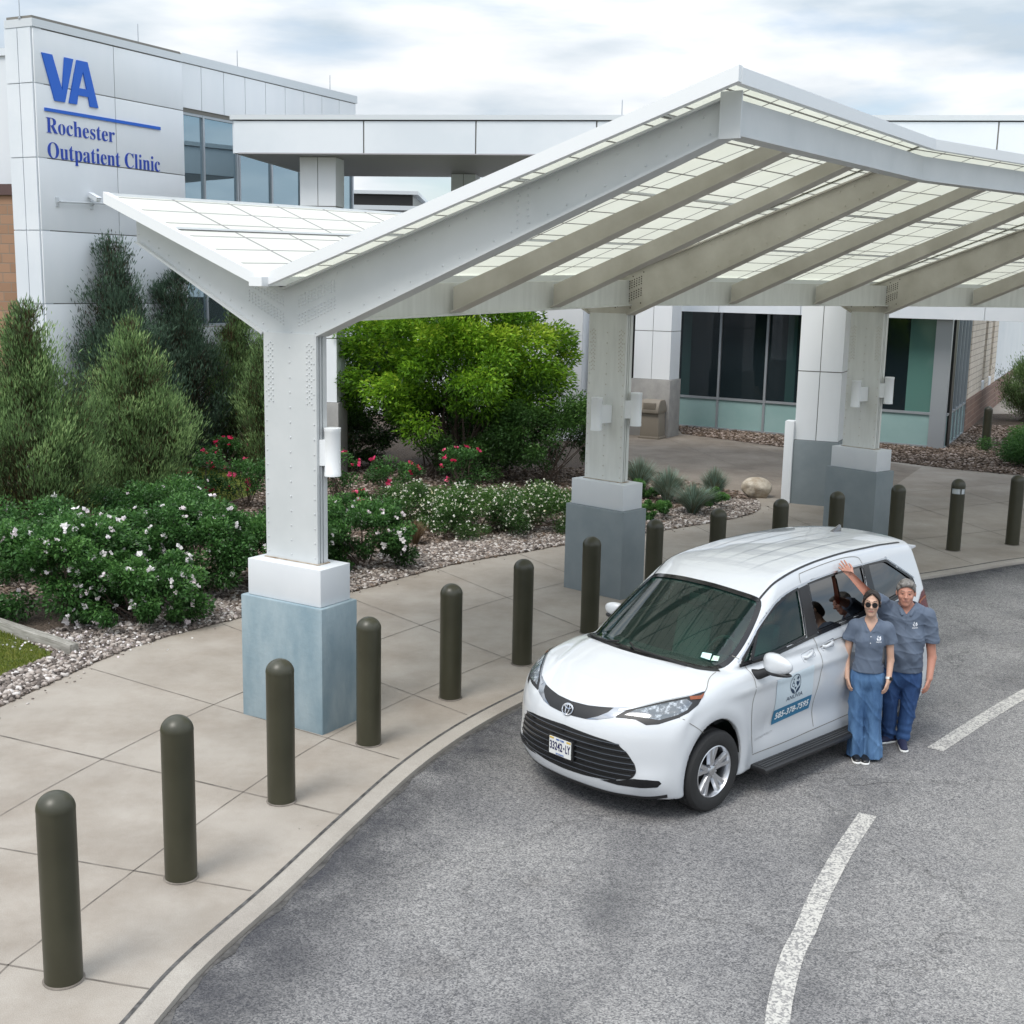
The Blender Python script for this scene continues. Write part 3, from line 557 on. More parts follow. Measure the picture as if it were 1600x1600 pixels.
def skylight():
    m = bpy.data.materials.new('translucent panel'); m.use_nodes = True; n, l, b = nodes(m); n.remove(b); out_ = n['Material Output']
    uv = n.new('ShaderNodeUVMap'); sp = n.new('ShaderNodeSeparateXYZ'); l(uv.outputs['UV'], sp.inputs[0])
    def line(sock, period, wd):
        a = n.new('ShaderNodeMath'); a.operation = 'DIVIDE'; a.inputs[1].default_value = period; l(sock, a.inputs[0])
        f = n.new('ShaderNodeMath'); f.operation = 'FRACT'; l(a.outputs[0], f.inputs[0])
        c = n.new('ShaderNodeMath'); c.operation = 'SUBTRACT'; c.inputs[1].default_value = .5; l(f.outputs[0], c.inputs[0])
        d = n.new('ShaderNodeMath'); d.operation = 'ABSOLUTE'; l(c.outputs[0], d.inputs[0])
        g = n.new('ShaderNodeMath'); g.operation = 'LESS_THAN'; g.inputs[1].default_value = wd/period/2; l(d.outputs[0], g.inputs[0]); return g.outputs[0]
    mx_ = n.new('ShaderNodeMath'); mx_.operation = 'MAXIMUM'; l(line(sp.outputs['X'], .70, .030), mx_.inputs[0]); l(line(sp.outputs['Y'], .36, .024), mx_.inputs[1])
    mz = n.new('ShaderNodeMath'); mz.operation = 'MAXIMUM'; l(mx_.outputs[0], mz.inputs[0]); l(line(sp.outputs['Y'], 1.44, .075), mz.inputs[1])
    tcn = n.new('ShaderNodeTexCoord'); no = n.new('ShaderNodeTexNoise'); no.inputs['Scale'].default_value = .9; no.inputs['Detail'].default_value = 5; l(tcn.outputs['Object'], no.inputs['Vector'])
    r = n.new('ShaderNodeValToRGB'); r.color_ramp.elements[0].position = .3; r.color_ramp.elements[1].position = .7; r.color_ramp.elements[0].color = (.86, .865, .80, 1); r.color_ramp.elements[1].color = (.93, .93, .88, 1); l(no.outputs['Fac'], r.inputs['Fac'])
    c = n.new('ShaderNodeMix'); c.data_type = 'RGBA'; l(mz.outputs[0], c.inputs['Factor']); l(r.outputs['Color'], c.inputs['A']); c.inputs['B'].default_value = (.42, .42, .40, 1)
    ct = n.new('ShaderNodeMix'); ct.data_type = 'RGBA'; l(mz.outputs[0], ct.inputs['Factor']); cm_ = n.new('ShaderNodeMix'); cm_.data_type = 'RGBA'; cm_.blend_type = 'MULTIPLY'; cm_.inputs['Factor'].default_value = 1; l(r.outputs['Color'], cm_.inputs['A']); cm_.inputs['B'].default_value = (.82, .825, .75, 1); l(cm_.outputs['Result'], ct.inputs['A']); ct.inputs['B'].default_value = (.10, .095, .08, 1)
    df = n.new('ShaderNodeBsdfDiffuse'); tr = n.new('ShaderNodeBsdfTranslucent'); l(c.outputs['Result'], df.inputs['Color']); l(ct.outputs['Result'], tr.inputs['Color'])
    ms_ = n.new('ShaderNodeMixShader'); ms_.inputs[0].default_value = .46; l(df.outputs[0], ms_.inputs[1]); l(tr.outputs[0], ms_.inputs[2])
    gl = n.new('ShaderNodeBsdfGlossy'); gl.inputs['Roughness'].default_value = .35; m3 = n.new('ShaderNodeMixShader'); m3.inputs[0].default_value = .03; l(ms_.outputs[0], m3.inputs[1]); l(gl.outputs[0], m3.inputs[2]); l(m3.outputs[0], out_.inputs['Surface'])
    return m
M_sky = skylight()
can = empty('entrance_canopy', (-2.1, 12, 0)); tag(can, 'white steel butterfly canopy with translucent roof panels on riveted columns', 'canopy'); bpy.context.view_layer.update()
FR = [((-1.84, 11.79), -.562, 0.), ((1.57, 17.36), -.75, .14), ((6.40, 21.76), -.87, .16), ((12.1, 25.5), -.96, .16)]
class Frame:
    def __init__(s, o, a, dz):
        s.o = Vector((o[0], o[1], 0)); s.e = Vector((math.cos(a), math.sin(a), 0)); s.n = Vector((-s.e.y, s.e.x, 0)); s.dz = dz; s.a = a
    def p(s, S_, n_, z, lift=True): return s.o+s.e*S_+s.n*n_+Vector((0, 0, z+(s.dz if lift else 0)))
frs = [Frame(*f) for f in FR]
SV, SL, SR = -.47, -2.45, 3.98            # valley, left tip, right tip along the frame
SLE, SRE = -2.60, 4.16                     # roof edges
def ztop(s): return 4.27+(s-SV)*.3333 if s > SV else 4.27+(SV-s)*.378
def zroof(s): return ztop(s)+.05
def zbot(s): return 3.88+s*.4065 if s > -.02 else 3.90+(-.72-s)*.487
def lamp(parent, F, s, n, z):
    mb = MB(); c = F.p(s, n, z, False)
    mb.lathe([(.095, -.29), (.103, -.285), (.103, .285), (.095, .29)], 20, c)
    mb.tube([F.p(s-.30*np.sign(s+.37), n+.05, z-.05, False) if 0 else c, F.p(-.37, n, z, False)], .07, 10) if 0 else None
    return mb
for i, F in enumerate(frs):
    col = empty('column', tuple(F.p(-.36, .08, 0, False))); col.parent = can; bpy.context.view_layer.update(); P(col)
    if i == 0: tag(col, 'nearest column, with weathered blue grey base')
    def B(name, s0, s1, n0, n1, z0, z1, m, bev=.008, pr=col):
        mb = MB(); v = []
        for z in (z0, z1): v += [F.p(s0, n0, z, False), F.p(s1, n0, z, False), F.p(s1, n1, z, False), F.p(s0, n1, z, False)]
        mb.add(v, [(0, 3, 2, 1), (4, 5, 6, 7), (0, 1, 5, 4), (1, 2, 6, 5), (2, 3, 7, 6), (3, 0, 4, 7)]); return P(mb.build(name, m, pr, bevel=bev))
    B('base', -.89, .17, -.20, .33, -.02, 1.26, M_greyblue if i == 0 else M_grey, .012)
    B('plinth', -.83, .12, -.155, .285, 1.262, 1.63, M_plinth)
    zt = 3.86+F.dz
    B('rust_line', -.74, -.03, -.012, .165, 1.631, 1.640, M_rust, 0)
    mb = MB()
    for k, (n0, n1, ins) in enumerate(((0, .035, 0), (.035, .055, .02), (.055, .075, 0), (.075, .095, .02), (.095, .115, 0), (.115, .15, 0))):
        v = []
        for z in (1.632, zt): v += [F.p(-.72+ins, n0+.0005, z, False), F.p(-.05-ins, n0+.0005, z, False), F.p(-.05-ins, n1, z, False), F.p(-.72+ins, n1, z, False)]
        mb.add(v, [(0, 3, 2, 1), (4, 5, 6, 7), (0, 1, 5, 4), (1, 2, 6, 5), (2, 3, 7, 6), (3, 0, 4, 7)])
    P(mb.build('shaft', M_steel if i == 0 else M_steelm, col))
    # cylindrical up-down lights
    L_ = [(.035, .13, 2.74)] if i == 0 else [(-.37, -.20, 2.60), (.07, .13, 2.68)]
    for (s_, n_, z_) in L_:
        mb = MB(); c = F.p(s_, n_, z_, False); mb.lathe([(.065, -.235), (.082, -.233), (.082, -.20), (.079, -.195), (.079, .195), (.082, .20), (.082, .233), (.065, .235)], 22, c)
        q = F.p(-.30, 0, z_-.02, False) if n_ < 0 else F.p(-.06, .075, z_-.02, False)
        d = (q-c); d.z = 0; L0 = d.length; d.normalize(); sd_ = Vector((-d.y, d.x, 0)); Mx = Matrix((d, sd_, Vector((0, 0, 1)))).transposed().to_4x4(); Mx.translation = c
        mb.box((.05, -.045, -.13), (L0+.01, .045, .12), Mx); P(mb.build('column_lamp', M_trim, col, smooth=True, auto=35))
    # the Y frame
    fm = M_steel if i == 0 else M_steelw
    th_ = .15
    outl = [(-.72, zt-F.dz), (SL, 4.80), (SL, ztop(SL)), (SV, ztop(SV)), (SR, ztop(SR)), (SR, 5.47), (-.05, zt-F.dz)]
    outl = [(-.72, 3.86), (SL, 4.72), (SL, ztop(SL)), (SV, ztop(SV)), (SR, ztop(SR)), (SR, 5.50), (-.05, 3.86)]
    mb = MB(); mb.prism(outl, .03, .12, lambda s, z, t: F.p(s, t, z)); fb = P(mb.build('frame_beam', fm, can))
    if i == 0: tag(fb, 'outermost frame beam facing the camera')
    # flanges along the lower and upper edges
    def flange(pts, wn0, wn1, th2, nm):
        mb = MB()
        for a, b in zip(pts[:-1], pts[1:]):
            d = Vector((b[0]-a[0], b[1]-a[1])).normalized(); nn = Vector((-d.y, d.x))*th2
            mb.prism([a, b, (b[0]+nn.x, b[1]+nn.y), (a[0]+nn.x, a[1]+nn.y)], wn0, wn1, lambda s, z, t: F.p(s, t, z))
        P(mb.build(nm, fm, fb))
    flange([(-.05, 3.86), (SR, 5.50)], -.02, .17, -.022, 'lower_flange'); flange([(SL, 4.72), (-.72, 3.86)], -.02, .17, -.022, 'lower_flange')
    flange([(SL, ztop(SL)), (SV, ztop(SV)-.001)], -.02, .17, .02, 'upper_flange'); flange([(SV, ztop(SV)-.001), (SR, ztop(SR))], -.02, .17, .02, 'upper_flange')
    # rivets
    if i < 3:
        pts = []
        def row(a, b, step, off=0):
            d = Vector((b[0]-a[0], b[1]-a[1])); Ln = d.length; k = int(Ln/step)
            for q in range(k+1): pts.append((a[0]+d.x*(q*step+.03)/Ln, a[1]+d.y*(q*step+.03)/Ln))
        for zz in np.arange(1.70, 3.9, .145):
            for s_ in (-.69, -.385, -.08): pts.append((s_, zz))
        row((-.05, 3.93), (SR, 5.56), .19); row((-.2, ztop(-.2)-.06), (SR, ztop(SR)-.06), .19); row((-.72, 3.93), (SL, 4.79), .16); row((-.75, ztop(-.75)-.06), (SL, ztop(SL)-.06), .16)
        for r_ in range(3):
            for q in range(11): pts.append((-.66+r_*.028, 3.2+q*.055+(r_ % 2)*.02)); pts.append((-.11-r_*.028, 3.2+q*.055+(r_ % 2)*.02))
        for r_ in range(4):
            for q in range(12):
                for sg in (-1, 1):
                    sl_ = .40 if sg > 0 else -.48
                    s_ = -.385+sg*(.10+q*.040); pts.append((s_, 3.90+abs(s_+.385)*abs(sl_)+r_*.032)); pts.append((s_, 4.13+abs(s_+.385)*abs(sl_)*.9+r_*.032-.05))
        if i == 0:
            for zz in range(7): pts += [(2.15, 4.83+.055*zz), (2.25, 4.87+.055*zz)]
        pts = [p for p in pts if p[1] < ztop(p[0])-.03]
        v1, f1, v2, f2 = [], [], [], []; rr_ = .0105
        for (s_, z_) in pts:
            n0 = .0 if z_ < 3.86 else .03
            c = F.p(s_, n0, z_, z_ > 3.86); sooty = i > 0 and abs(s_+.385) > .04 and 3.88 < z_ < 4.45 and z_ > 3.93 and abs(s_+.385) < .60; v, f = (v2, f2) if sooty else (v1, f1); b0 = len(v)
            for q in range(6):
                a = q*PI/3; v.append(c+F.e*rr_*math.cos(a)+Vector((0, 0, rr_*math.sin(a))))
            for q in range(6):
                a = q*PI/3; v.append(c+F.e*rr_*.6*math.cos(a)+Vector((0, 0, rr_*.6*math.sin(a)))-F.n*.007)
            for q in range(6): f.append((b0+q, b0+(q+1) % 6, b0+6+(q+1) % 6, b0+6+q))
            f.append(tuple(b0+6+q for q in range(6)))
        mb = MB(); mb.add(v1, f1); tag(P(mb.build('rivets', fm, fb)), kind='stuff')
        if v2: mb = MB(); mb.add(v2, f2); tag(P(mb.build('sooty_rivets', M_soot, fb)), kind='stuff')
    if i in (1, 2):   # soot stains around the knee of the frame
        pass
# members running between the frames
def member(a, b, w0, w1, name, m, thick, up0=0):
    """vertical-web beam from a to b (bottom points), heights w0, w1"""
    d = (b-a); d2 = Vector((d.x, d.y, 0)).normalized(); sd_ = Vector((-d2.y, d2.x, 0))*thick/2; z = Vector((0, 0, 1))
    mb = MB(); v = [a-sd_, a+sd_, b+sd_, b-sd_, a-sd_+z*w0, a+sd_+z*w0, b+sd_+z*w1, b-sd_+z*w1]
    mb.add(v, [(0, 1, 2, 3), (7, 6, 5, 4), (0, 3, 7, 4), (3, 2, 6, 7), (2, 1, 5, 6), (1, 0, 4, 5)])
    f1 = Vector(sd_)*2.2; v = [a-f1-z*.018, a+f1-z*.018, b+f1-z*.018, b-f1-z*.018, a-f1, a+f1, b+f1, b-f1]
    mb.add(v, [(0, 1, 2, 3), (7, 6, 5, 4), (0, 3, 7, 4), (3, 2, 6, 7), (2, 1, 5, 6), (1, 0, 4, 5)])
    return P(mb.build(name, m, can))
def lerpP(F, G_, t, s, z):
    a = F.p(s, .08, z); b = G_.p(s, .08, z); return a+(b-a)*t
for i in range(3):
    F, G_ = frs[i], frs[i+1]
    d = (G_.p(0, 0, 0, False)-F.p(0, 0, 0, False)).normalized()
    # eave beam along the valley, on the drive side of the columns
    member(F.p(-.10, .14, 3.99), G_.p(-.10, .03, 3.99), .33, .33, 'eave_beam', M_steelm, .10)
    member(F.p(-1.0, .14, 4.13), G_.p(-1.0, .03, 4.13), .28, .28, 'eave_beam', M_steelm, .08)
    # ridge girder joining the tips
    rb = member(F.p(SR+.04, .05 if i else .0, 5.50), G_.p(SR+.04, .10, 5.50), ztop(SR)-5.50, ztop(SR)-5.50, 'ridge_beam', M_steel, .08)
    member(F.p(SL-.02, .03, 4.72), G_.p(SL-.02, .10, 4.72), ztop(SL)-4.74, ztop(SL)-4.74, 'edge_beam', M_steel, .06)
    if i == 0:
        mb = MB(); a = F.p(SR+.10, -.03, 5.46); mb.prism([(-.12, 0), (.05, 0), (.05, .34), (-.12, .34)], 0, .02, lambda p, q, t: a+F.e*p+Vector((0, 0, q))-F.n*t); P(mb.build('end_plate', M_steel, can))
    for t in (1/3, 2/3):
        a = lerpP(F, G_, t, .0, 4.02); b = lerpP(F, G_, t, SR, 5.62); member(a, b, .26, ztop(SR)-5.62-.01, 'rafter', M_steelw, .09)
        a = lerpP(F, G_, t, -.95, 4.2); b = lerpP(F, G_, t, SL, 4.80); member(a, b, .2, ztop(SL)-4.80-.01, 'rafter', M_steelw, .07)
    # roof panels: slabs between frame lines; the first bay overhangs in front
    for side in (0, 1):
        s0, s1 = (SV-.02, SRE) if side else (SV+.02-.04, SLE)
        n0 = -.22 if i == 0 else .08
        def q(Fx, nn, s, h): return Fx.p(s, nn, zroof(s)+h)
        v = []
        for h in (0, .055): v += [q(F, n0, s0, h), q(F, n0, s1, h), q(G_, .08, s1, h), q(G_, .08, s0, h)]
        u0 = 0; lv = abs(s1-s0)*1.06; lu0 = (v[3]-v[0]).length; lu1 = (v[2]-v[1]).length; lu = round(((lu0+lu1)/2)/2.1)*2.1
        off = .35
        uv = [(off, .90), (off, .90+lv), (off+lu, .90+lv), (off+lu, .90)]*2
        mb = MB(); mb.add(v[4:], [(0, 1, 2, 3)]); uv = uv[4:]
        P(mb.build('roof_panel', M_sky, can, uvs=uv))
        # purlins proud of the top surface, seam at each frame
        mb = MB()
        for k in (1.26, 2.70, 4.14):
            if k/1.06 < abs(s1-s0)-.2:
                s = s0+(k/1.06)*(1 if side else -1); a = q(F, n0, s, .056); b = q(G_, .08, s, .056); dd = (b-a).normalized(); nr = Vector((0, 0, 1)); sd_ = dd.cross(nr)*.022
                mb.add([a-sd_, a+sd_, b+sd_, b-sd_, a-sd_+nr*.02, a+sd_+nr*.02, b+sd_+nr*.02, b-sd_+nr*.02], [(0, 1, 2, 3), (7, 6, 5, 4), (0, 3, 7, 4), (3, 2, 6, 7), (2, 1, 5, 6), (1, 0, 4, 5)])
        a = q(G_, .08, s0, .058); b = q(G_, .08, s1, .058); dd = (b-a).normalized(); sd_ = Vector((-dd.y, dd.x, 0)).normalized()*.05; nr = Vector((0, 0, .03))
        mb.add([a-sd_, a+sd_, b+sd_, b-sd_, a-sd_+nr, a+sd_+nr, b+sd_+nr, b-sd_+nr], [(0, 1, 2, 3), (7, 6, 5, 4), (0, 3, 7, 4), (3, 2, 6, 7), (2, 1, 5, 6), (1, 0, 4, 5)])
        P(mb.build('roof_batten', M_trim, can))
        # edge trim: front gable trim and outer edge
        def trim(a, b, name='edge_trim', h0=-.045, h1=.068, w_=.035):
            dd = (b-a); d2 = Vector((dd.x, dd.y, 0)).normalized(); sd_ = Vector((-d2.y, d2.x, 0))*w_; z0 = Vector((0, 0, h0)); z1 = Vector((0, 0, h1))
            mb = MB(); mb.add([a-sd_+z0, a+sd_+z0, b+sd_+z0, b-sd_+z0, a-sd_+z1, a+sd_+z1, b+sd_+z1, b-sd_+z1], [(0, 1, 2, 3), (7, 6, 5, 4), (0, 3, 7, 4), (3, 2, 6, 7), (2, 1, 5, 6), (1, 0, 4, 5)])
            P(mb.build(name, M_trim, can))
        if i == 0: trim(q(F, n0-.02, s0, 0), q(F, n0-.02, s1+(.03 if side else -.03), 0))
        trim(q(F, n0, s1, 0), q(G_, .08, s1, 0))
    # valley gutter
    mb = MB(); a = F.p(SV, -.36 if i == 0 else .08, 4.30); b = G_.p(SV, .08, 4.30); dd = (b-a).normalized(); sd_ = Vector((-dd.y, dd.x, 0)).normalized()*.08
    nr = Vector((0, 0, .085)); mb.add([a-sd_, a+sd_, b+sd_, b-sd_, a-sd_+nr, a+sd_+nr, b+sd_+nr, b-sd_+nr], [(0, 1, 2, 3), (7, 6, 5, 4), (0, 3, 7, 4), (3, 2, 6, 7), (2, 1, 5, 6), (1, 0, 4, 5)]); P(mb.build('valley_gutter', M_trim, can))
# ================================================================== signed-distance modelling helpers
def smax(a, b, k): h = np.clip(.5+.5*(a-b)/k, 0, 1); return b*(1-h)+a*h+k*h*(1-h)
def smin(a, b, k): return -smax(-a, -b, k)
def surfnets(Fv, lo, h):
    """surface nets on a grid of values (inside < 0) -> verts, quads"""
    nx, ny, nz = Fv.shape; ins = Fv < 0
    vid = np.full((nx-1, ny-1, nz-1), -1, np.int64)
    c = np.zeros((nx-1, ny-1, nz-1), np.int8)
    for dx in (0, 1):
        for dy in (0, 1):
            for dz in (0, 1): c += ins[dx:nx-1+dx, dy:ny-1+dy, dz:nz-1+dz]
    act = (c > 0) & (c < 8); idx = np.argwhere(act); vid[act] = np.arange(len(idx))
    acc = np.zeros((len(idx), 3)); cnt = np.zeros(len(idx)); i, j, k = idx.T
    cor = [(a, b, d) for a in (0, 1) for b in (0, 1) for d in (0, 1)]
    for a in cor:
        for ax in range(3):
            if a[ax]: continue
            b = list(a); b[ax] = 1
            fa = Fv[i+a[0], j+a[1], k+a[2]]; fb = Fv[i+b[0], j+b[1], k+b[2]]; m = (fa < 0) != (fb < 0)
            t = np.where(m, fa/np.where(m, fa-fb, 1), 0)
            p = np.array(a, float)[None, :].repeat(len(idx), 0); p[:, ax] += t
            acc[m] += p[m]; cnt[m] += 1
    V = np.array(lo)+(idx+acc/cnt[:, None])*h
    Q = []
    for ax in range(3):
        sl0 = [slice(None)]*3; sl1 = [slice(None)]*3; sl0[ax] = slice(0, -1); sl1[ax] = slice(1, None)
        A = ins[tuple(sl0)]; B = ins[tuple(sl1)]; e = np.argwhere(A != B); a1, a2 = (ax+1) % 3, (ax+2) % 3
        ok = (e[:, a1] > 0) & (e[:, a2] > 0) & (e[:, a1] < Fv.shape[a1]-1) & (e[:, a2] < Fv.shape[a2]-1); e = e[ok]
        def g(d1, d2):
            q = e.copy(); q[:, a1] += d1; q[:, a2] += d2; return vid[q[:, 0], q[:, 1], q[:, 2]]
        q = np.stack([g(-1, -1), g(0, -1), g(0, 0), g(-1, 0)], 1); fl = ~A[e[:, 0], e[:, 1], e[:, 2]]; q[fl] = q[fl][:, ::-1]; Q.append(q)
    Q = np.concatenate(Q); Q = Q[(Q >= 0).all(1)]
    return V, Q
def grad(f, P_, e=2e-3):
    g = np.stack([f(P_[:, 0]+(e if a == 0 else 0), P_[:, 1]+(e if a == 1 else 0), P_[:, 2]+(e if a == 2 else 0))-f(P_[:, 0]-(e if a == 0 else 0), P_[:, 1]-(e if a == 1 else 0), P_[:, 2]-(e if a == 2 else 0)) for a in range(3)], 1)/(2*e)
    return g
def cast(f, O, D, tmax=6., n=500):
    """first root of f along rays O + tD (arrays)"""
    O = np.asarray(O, float); D = np.asarray(D, float); D = np.broadcast_to(D, O.shape); m = len(O)
    lo = np.zeros(m); done = np.zeros(m, bool); hi = np.full(m, float(tmax)); st = tmax/n; t = np.zeros(m)
    for k in range(n):
        t2 = t+st; q = O+D*t2[:, None]; v = f(q[:, 0], q[:, 1], q[:, 2]); hit = (v < 0) & ~done
        lo[hit] = t[hit]; hi[hit] = t2[hit]; done |= hit; t = t2
        if done.all(): break
    for k in range(18):
        md = (lo+hi)/2; q = O+D*md[:, None]; v = f(q[:, 0], q[:, 1], q[:, 2]); lo = np.where(v < 0, lo, md); hi = np.where(v < 0, md, hi)
    return O+D*hi[:, None], done
# ================================================================== THE MINIVAN : surface definition (x forward from front axle, y to its left, z up)
def ip(x, tab): 
    t = np.array(tab); return np.interp(x, t[:, 0], t[:, 1])
def _sm(tab, r=.06):
    """smoothed lookup table"""
    t = np.array(sorted(tab)); xs = np.linspace(t[0, 0]-.3, t[-1, 0]+.3, 1200); y = np.interp(xs, t[:, 0], t[:, 1])
    # keep end slopes
    y = np.where(xs < t[0, 0], t[0, 1]+(xs-t[0, 0])*(t[1, 1]-t[0, 1])/(t[1, 0]-t[0, 0]), y); y = np.where(xs > t[-1, 0], t[-1, 1]+(xs-t[-1, 0])*(t[-1, 1]-t[-2, 1])/(t[-1, 0]-t[-2, 0]), y)
    k = np.exp(-.5*(np.arange(-60, 61)*(xs[1]-xs[0])/r)**2); k /= k.sum(); yp = np.pad(y, 60, mode='reflect', reflect_type='odd')
    return xs, np.convolve(yp, k, 'valid')
T_HOOD = _sm([(1.0, .78), (.86, .855), (.70, .925), (.45, 1.0), (.15, 1.07), (-.12, 1.115), (-.5, 1.11), (-4.4, 1.16)], .05)
T_ROOF = _sm([(-.8, 1.56), (-1.1, 1.665), (-1.45, 1.725), (-2.0, 1.765), (-2.6, 1.775), (-3.2, 1.76), (-3.7, 1.725), (-4.1, 1.68)], .12)
T_FRONT = _sm([(.0, .78), (.16, .86), (.27, .925), (.40, .95), (.56, .955), (.68, .945), (.78, .905), (.86, .83), (.95, .66), (1.3, .1)], .035)    # by z -> x
T_REAR = _sm([(0., 4.10), (.3, 4.22), (.55, 4.27), (.8, 4.26), (1.0, 4.22), (1.3, 4.12), (1.55, 4.03), (1.68, 4.0), (1.9, 3.8)], .04)
T_W = _sm([(1.0, .92), (.5, .972), (.1, .985), (-.6, .985), (-2.4, .995), (-3.2, .99), (-3.7, .965), (-4.2, .92)], .12)
T_WZ = _sm([(.0, -.06), (.2, -.035), (.35, -.02), (.55, -.012), (.75, .0), (.95, -.008), (1.08, -.04), (1.2, -.085)], .05)
T_CAB = _sm([(-.0, .80), (-.5, .865), (-1.2, .915), (-2.4, .93), (-3.3, .915), (-4.1, .86)], .15)      # cabin half width at belt
def van_f(x, y, z):
    a = np.abs(y); L_ = lambda v, t: np.interp(v, t[0], t[1])
    # lower body
    arch = 0
    for cx_ in (0., -3.06):
        r = np.sqrt((x-cx_)**2+(z-.34)**2); arch = arch+.022*np.exp(-((r-.47)/.085)**2)
    scoop = .030*np.exp(-((z-.50-.035*(x+1.5))/.13)**2)*np.clip((-.55-x)/.25, 0, 1)*np.clip((x+2.75)/.25, 0, 1)
    crease = .010*np.exp(-((z-.90-.05*(-x-1)*.3)/.035)**2)*np.clip((-x)/.4, 0, 1)
    W = L_(x, T_W)+L_(z, T_WZ)+arch-scoop+crease
    fs = a-W
    hood = L_(x, T_HOOD)-.085*(a/.92)**3.2-.010*np.exp(-((a-.60+.12*np.clip(x, 0, 1))/.05)**2)*0
    # raised centre section of the bonnet
    hood = hood+.018/(1+np.exp((a-(.66-.20*np.clip(x, 0, 1)))/.022))*np.clip((x+.15)/.2, 0, 1)
    ft = z-hood
    front = L_(z, T_FRONT)-.385*(a/.95)**2.8-.03*(a/.95)
    # lower corners of the bumper pushed out, grille mouth tucked in
    front = front+.035*np.exp(-((a-.80)/.14)**2-((z-.33)/.10)**2)
    # shelf under the bonnet line
    ff = x-front
    fr = -x-(L_(z, T_REAR)-.30*(a/.95)**3)
    low = smax(smax(fs, ft, .10), ff, .05); low = smax(low, fr, .08)
    # cabin
    Wc = L_(x, T_CAB)-.37*np.maximum(z-1.08, 0)-.16*np.clip(z-1.30, 0, 1)**1.6
    ws = (z-1.085)-.545*(-(x+.0)-.36*(a/.78)**2.2)           # windscreen plane with plan curvature
    ws = ws*.87
    top = z-(L_(x, T_ROOF)-.055*(a/.72)**2.4)
    cab = smax(smax(a-Wc, top, .09), ws, .025); cab = smax(smax(cab, fr, .07), .90-z, .02)
    f = smin(low, cab, .02)
    f = smax(f, .19-z+.03*np.clip(a-.8, 0, 1), .03)
    return f
def van_body(x, y, z):
    f = van_f(x, y, z); a = np.abs(y)
    for cx_ in (0., -3.06):     # wheel arches
        f = smax(f, -np.maximum(np.sqrt((x-cx_)**2+(z-.345)**2)-.405, .60-a), .008)
    return f
VS = (.94, .95, 1.095); VYAW = -2.38285; VLOC = (1.126, 10.71, ROADZ)
M_white = mat('white car paint', (.57, .59, .61), .35, coat=1., coat_rough=.02, spec=.5)
M_blk = mat('black plastic', (.014, .014, .015), .45)
M_gloss = mat('gloss black', (.008, .008, .009), .12)
M_chrome = mat('chrome', (.72, .72, .73), .12, metal=1)
M_wing = mat('brushed chrome wing', (.38, .39, .41), .16, metal=1)
M_chromed = mat('satin chrome', (.55, .56, .58), .25, metal=1)
M_tyre = mat('tyre rubber', (.018, .018, .018), .75, bump=.2, bscale=30)
M_rim = mat('alloy wheel', (.62, .63, .65), .30, metal=.95)
M_lens = mat('headlamp lens', (.10, .115, .13), .06, col2=(.42, .46, .5), nscale=24, namt=(.50, .66), coat=1)
M_red = mat('tail lamp', (.09, .008, .012), .25)
M_amber = mat('amber reflector', (.22, .055, .015), .2)
M_slat_hi = mat('slat edge highlight', (.07, .08, .095), .3)  # paler colour painted as a highlight along each grille slat
M_under = mat('underbody', (.010, .010, .010), .8)
def clear_glass(name, tint, alpha, rough=.0, ior=1.65):
    m = bpy.data.materials.new(name); m.use_nodes = True; n, l, b = nodes(m); n.remove(b); o_ = n['Material Output']
    tr = n.new('ShaderNodeBsdfTransparent'); tr.inputs['Color'].default_value = (*tint, 1); gl = n.new('ShaderNodeBsdfGlossy'); gl.inputs['Roughness'].default_value = rough
    fr_ = n.new('ShaderNodeFresnel'); fr_.inputs['IOR'].default_value = ior; mx_ = n.new('ShaderNodeMixShader'); l(fr_.outputs[0], mx_.inputs[0]); df = n.new('ShaderNodeBsdfDiffuse'); df.inputs['Color'].default_value = (.16, .42, .36, 1); m2 = n.new('ShaderNodeMixShader'); m2.inputs[0].default_value = alpha; l(tr.outputs[0], m2.inputs[1]); l(df.outputs[0], m2.inputs[2]); l(m2.outputs[0], mx_.inputs[1]); l(gl.outputs[0], mx_.inputs[2]); l(mx_.outputs[0], o_.inputs['Surface'])
    return m
M_glw = clear_glass('windscreen glass', (.30, .56, .49), .028)
M_glp = clear_glass('privacy glass', (.02, .025, .03), 0, 0, 2.5)
van = empty('minivan', VLOC, VYAW); tag(van, 'white minivan with blue phone number sign on its front door, parked by the two people', 'minivan')
VM = Matrix.Diagonal((*VS, 1))
def vobj(name, V, F, m, parent=None, smooth=True, normals=None):
    V = np.asarray(V, float)*np.array(VS)
    if normals is not None: normals = np.asarray(normals)/np.array(VS); normals /= np.linalg.norm(normals, axis=1)[:, None]
    o = npmesh(name, V, F, m, parent or van, smooth, normals)
    return o
def vmb(mb, name, m, parent=None, **k):
    mb.v = [(v[0]*VS[0], v[1]*VS[1], v[2]*VS[2]) for v in mb.v]; return mb.build(name, m, parent or van, **k)
def poly_sd(X, Y, poly):
    """signed distance to a polygon (inside < 0)"""
    P_ = np.array(poly); d = np.full(np.broadcast(X, Y).shape, 1e9)
    for i in range(len(P_)):
        a = P_[i]; b = P_[(i+1) % len(P_)]; e = b-a; wx, wy = X-a[0], Y-a[1]; t = np.clip((wx*e[0]+wy*e[1])/(e@e), 0, 1); d = np.minimum(d, (wx-e[0]*t)**2+(wy-e[1]*t)**2)
    return np.where(inpoly(X, Y, poly), -1, 1)*np.sqrt(d)
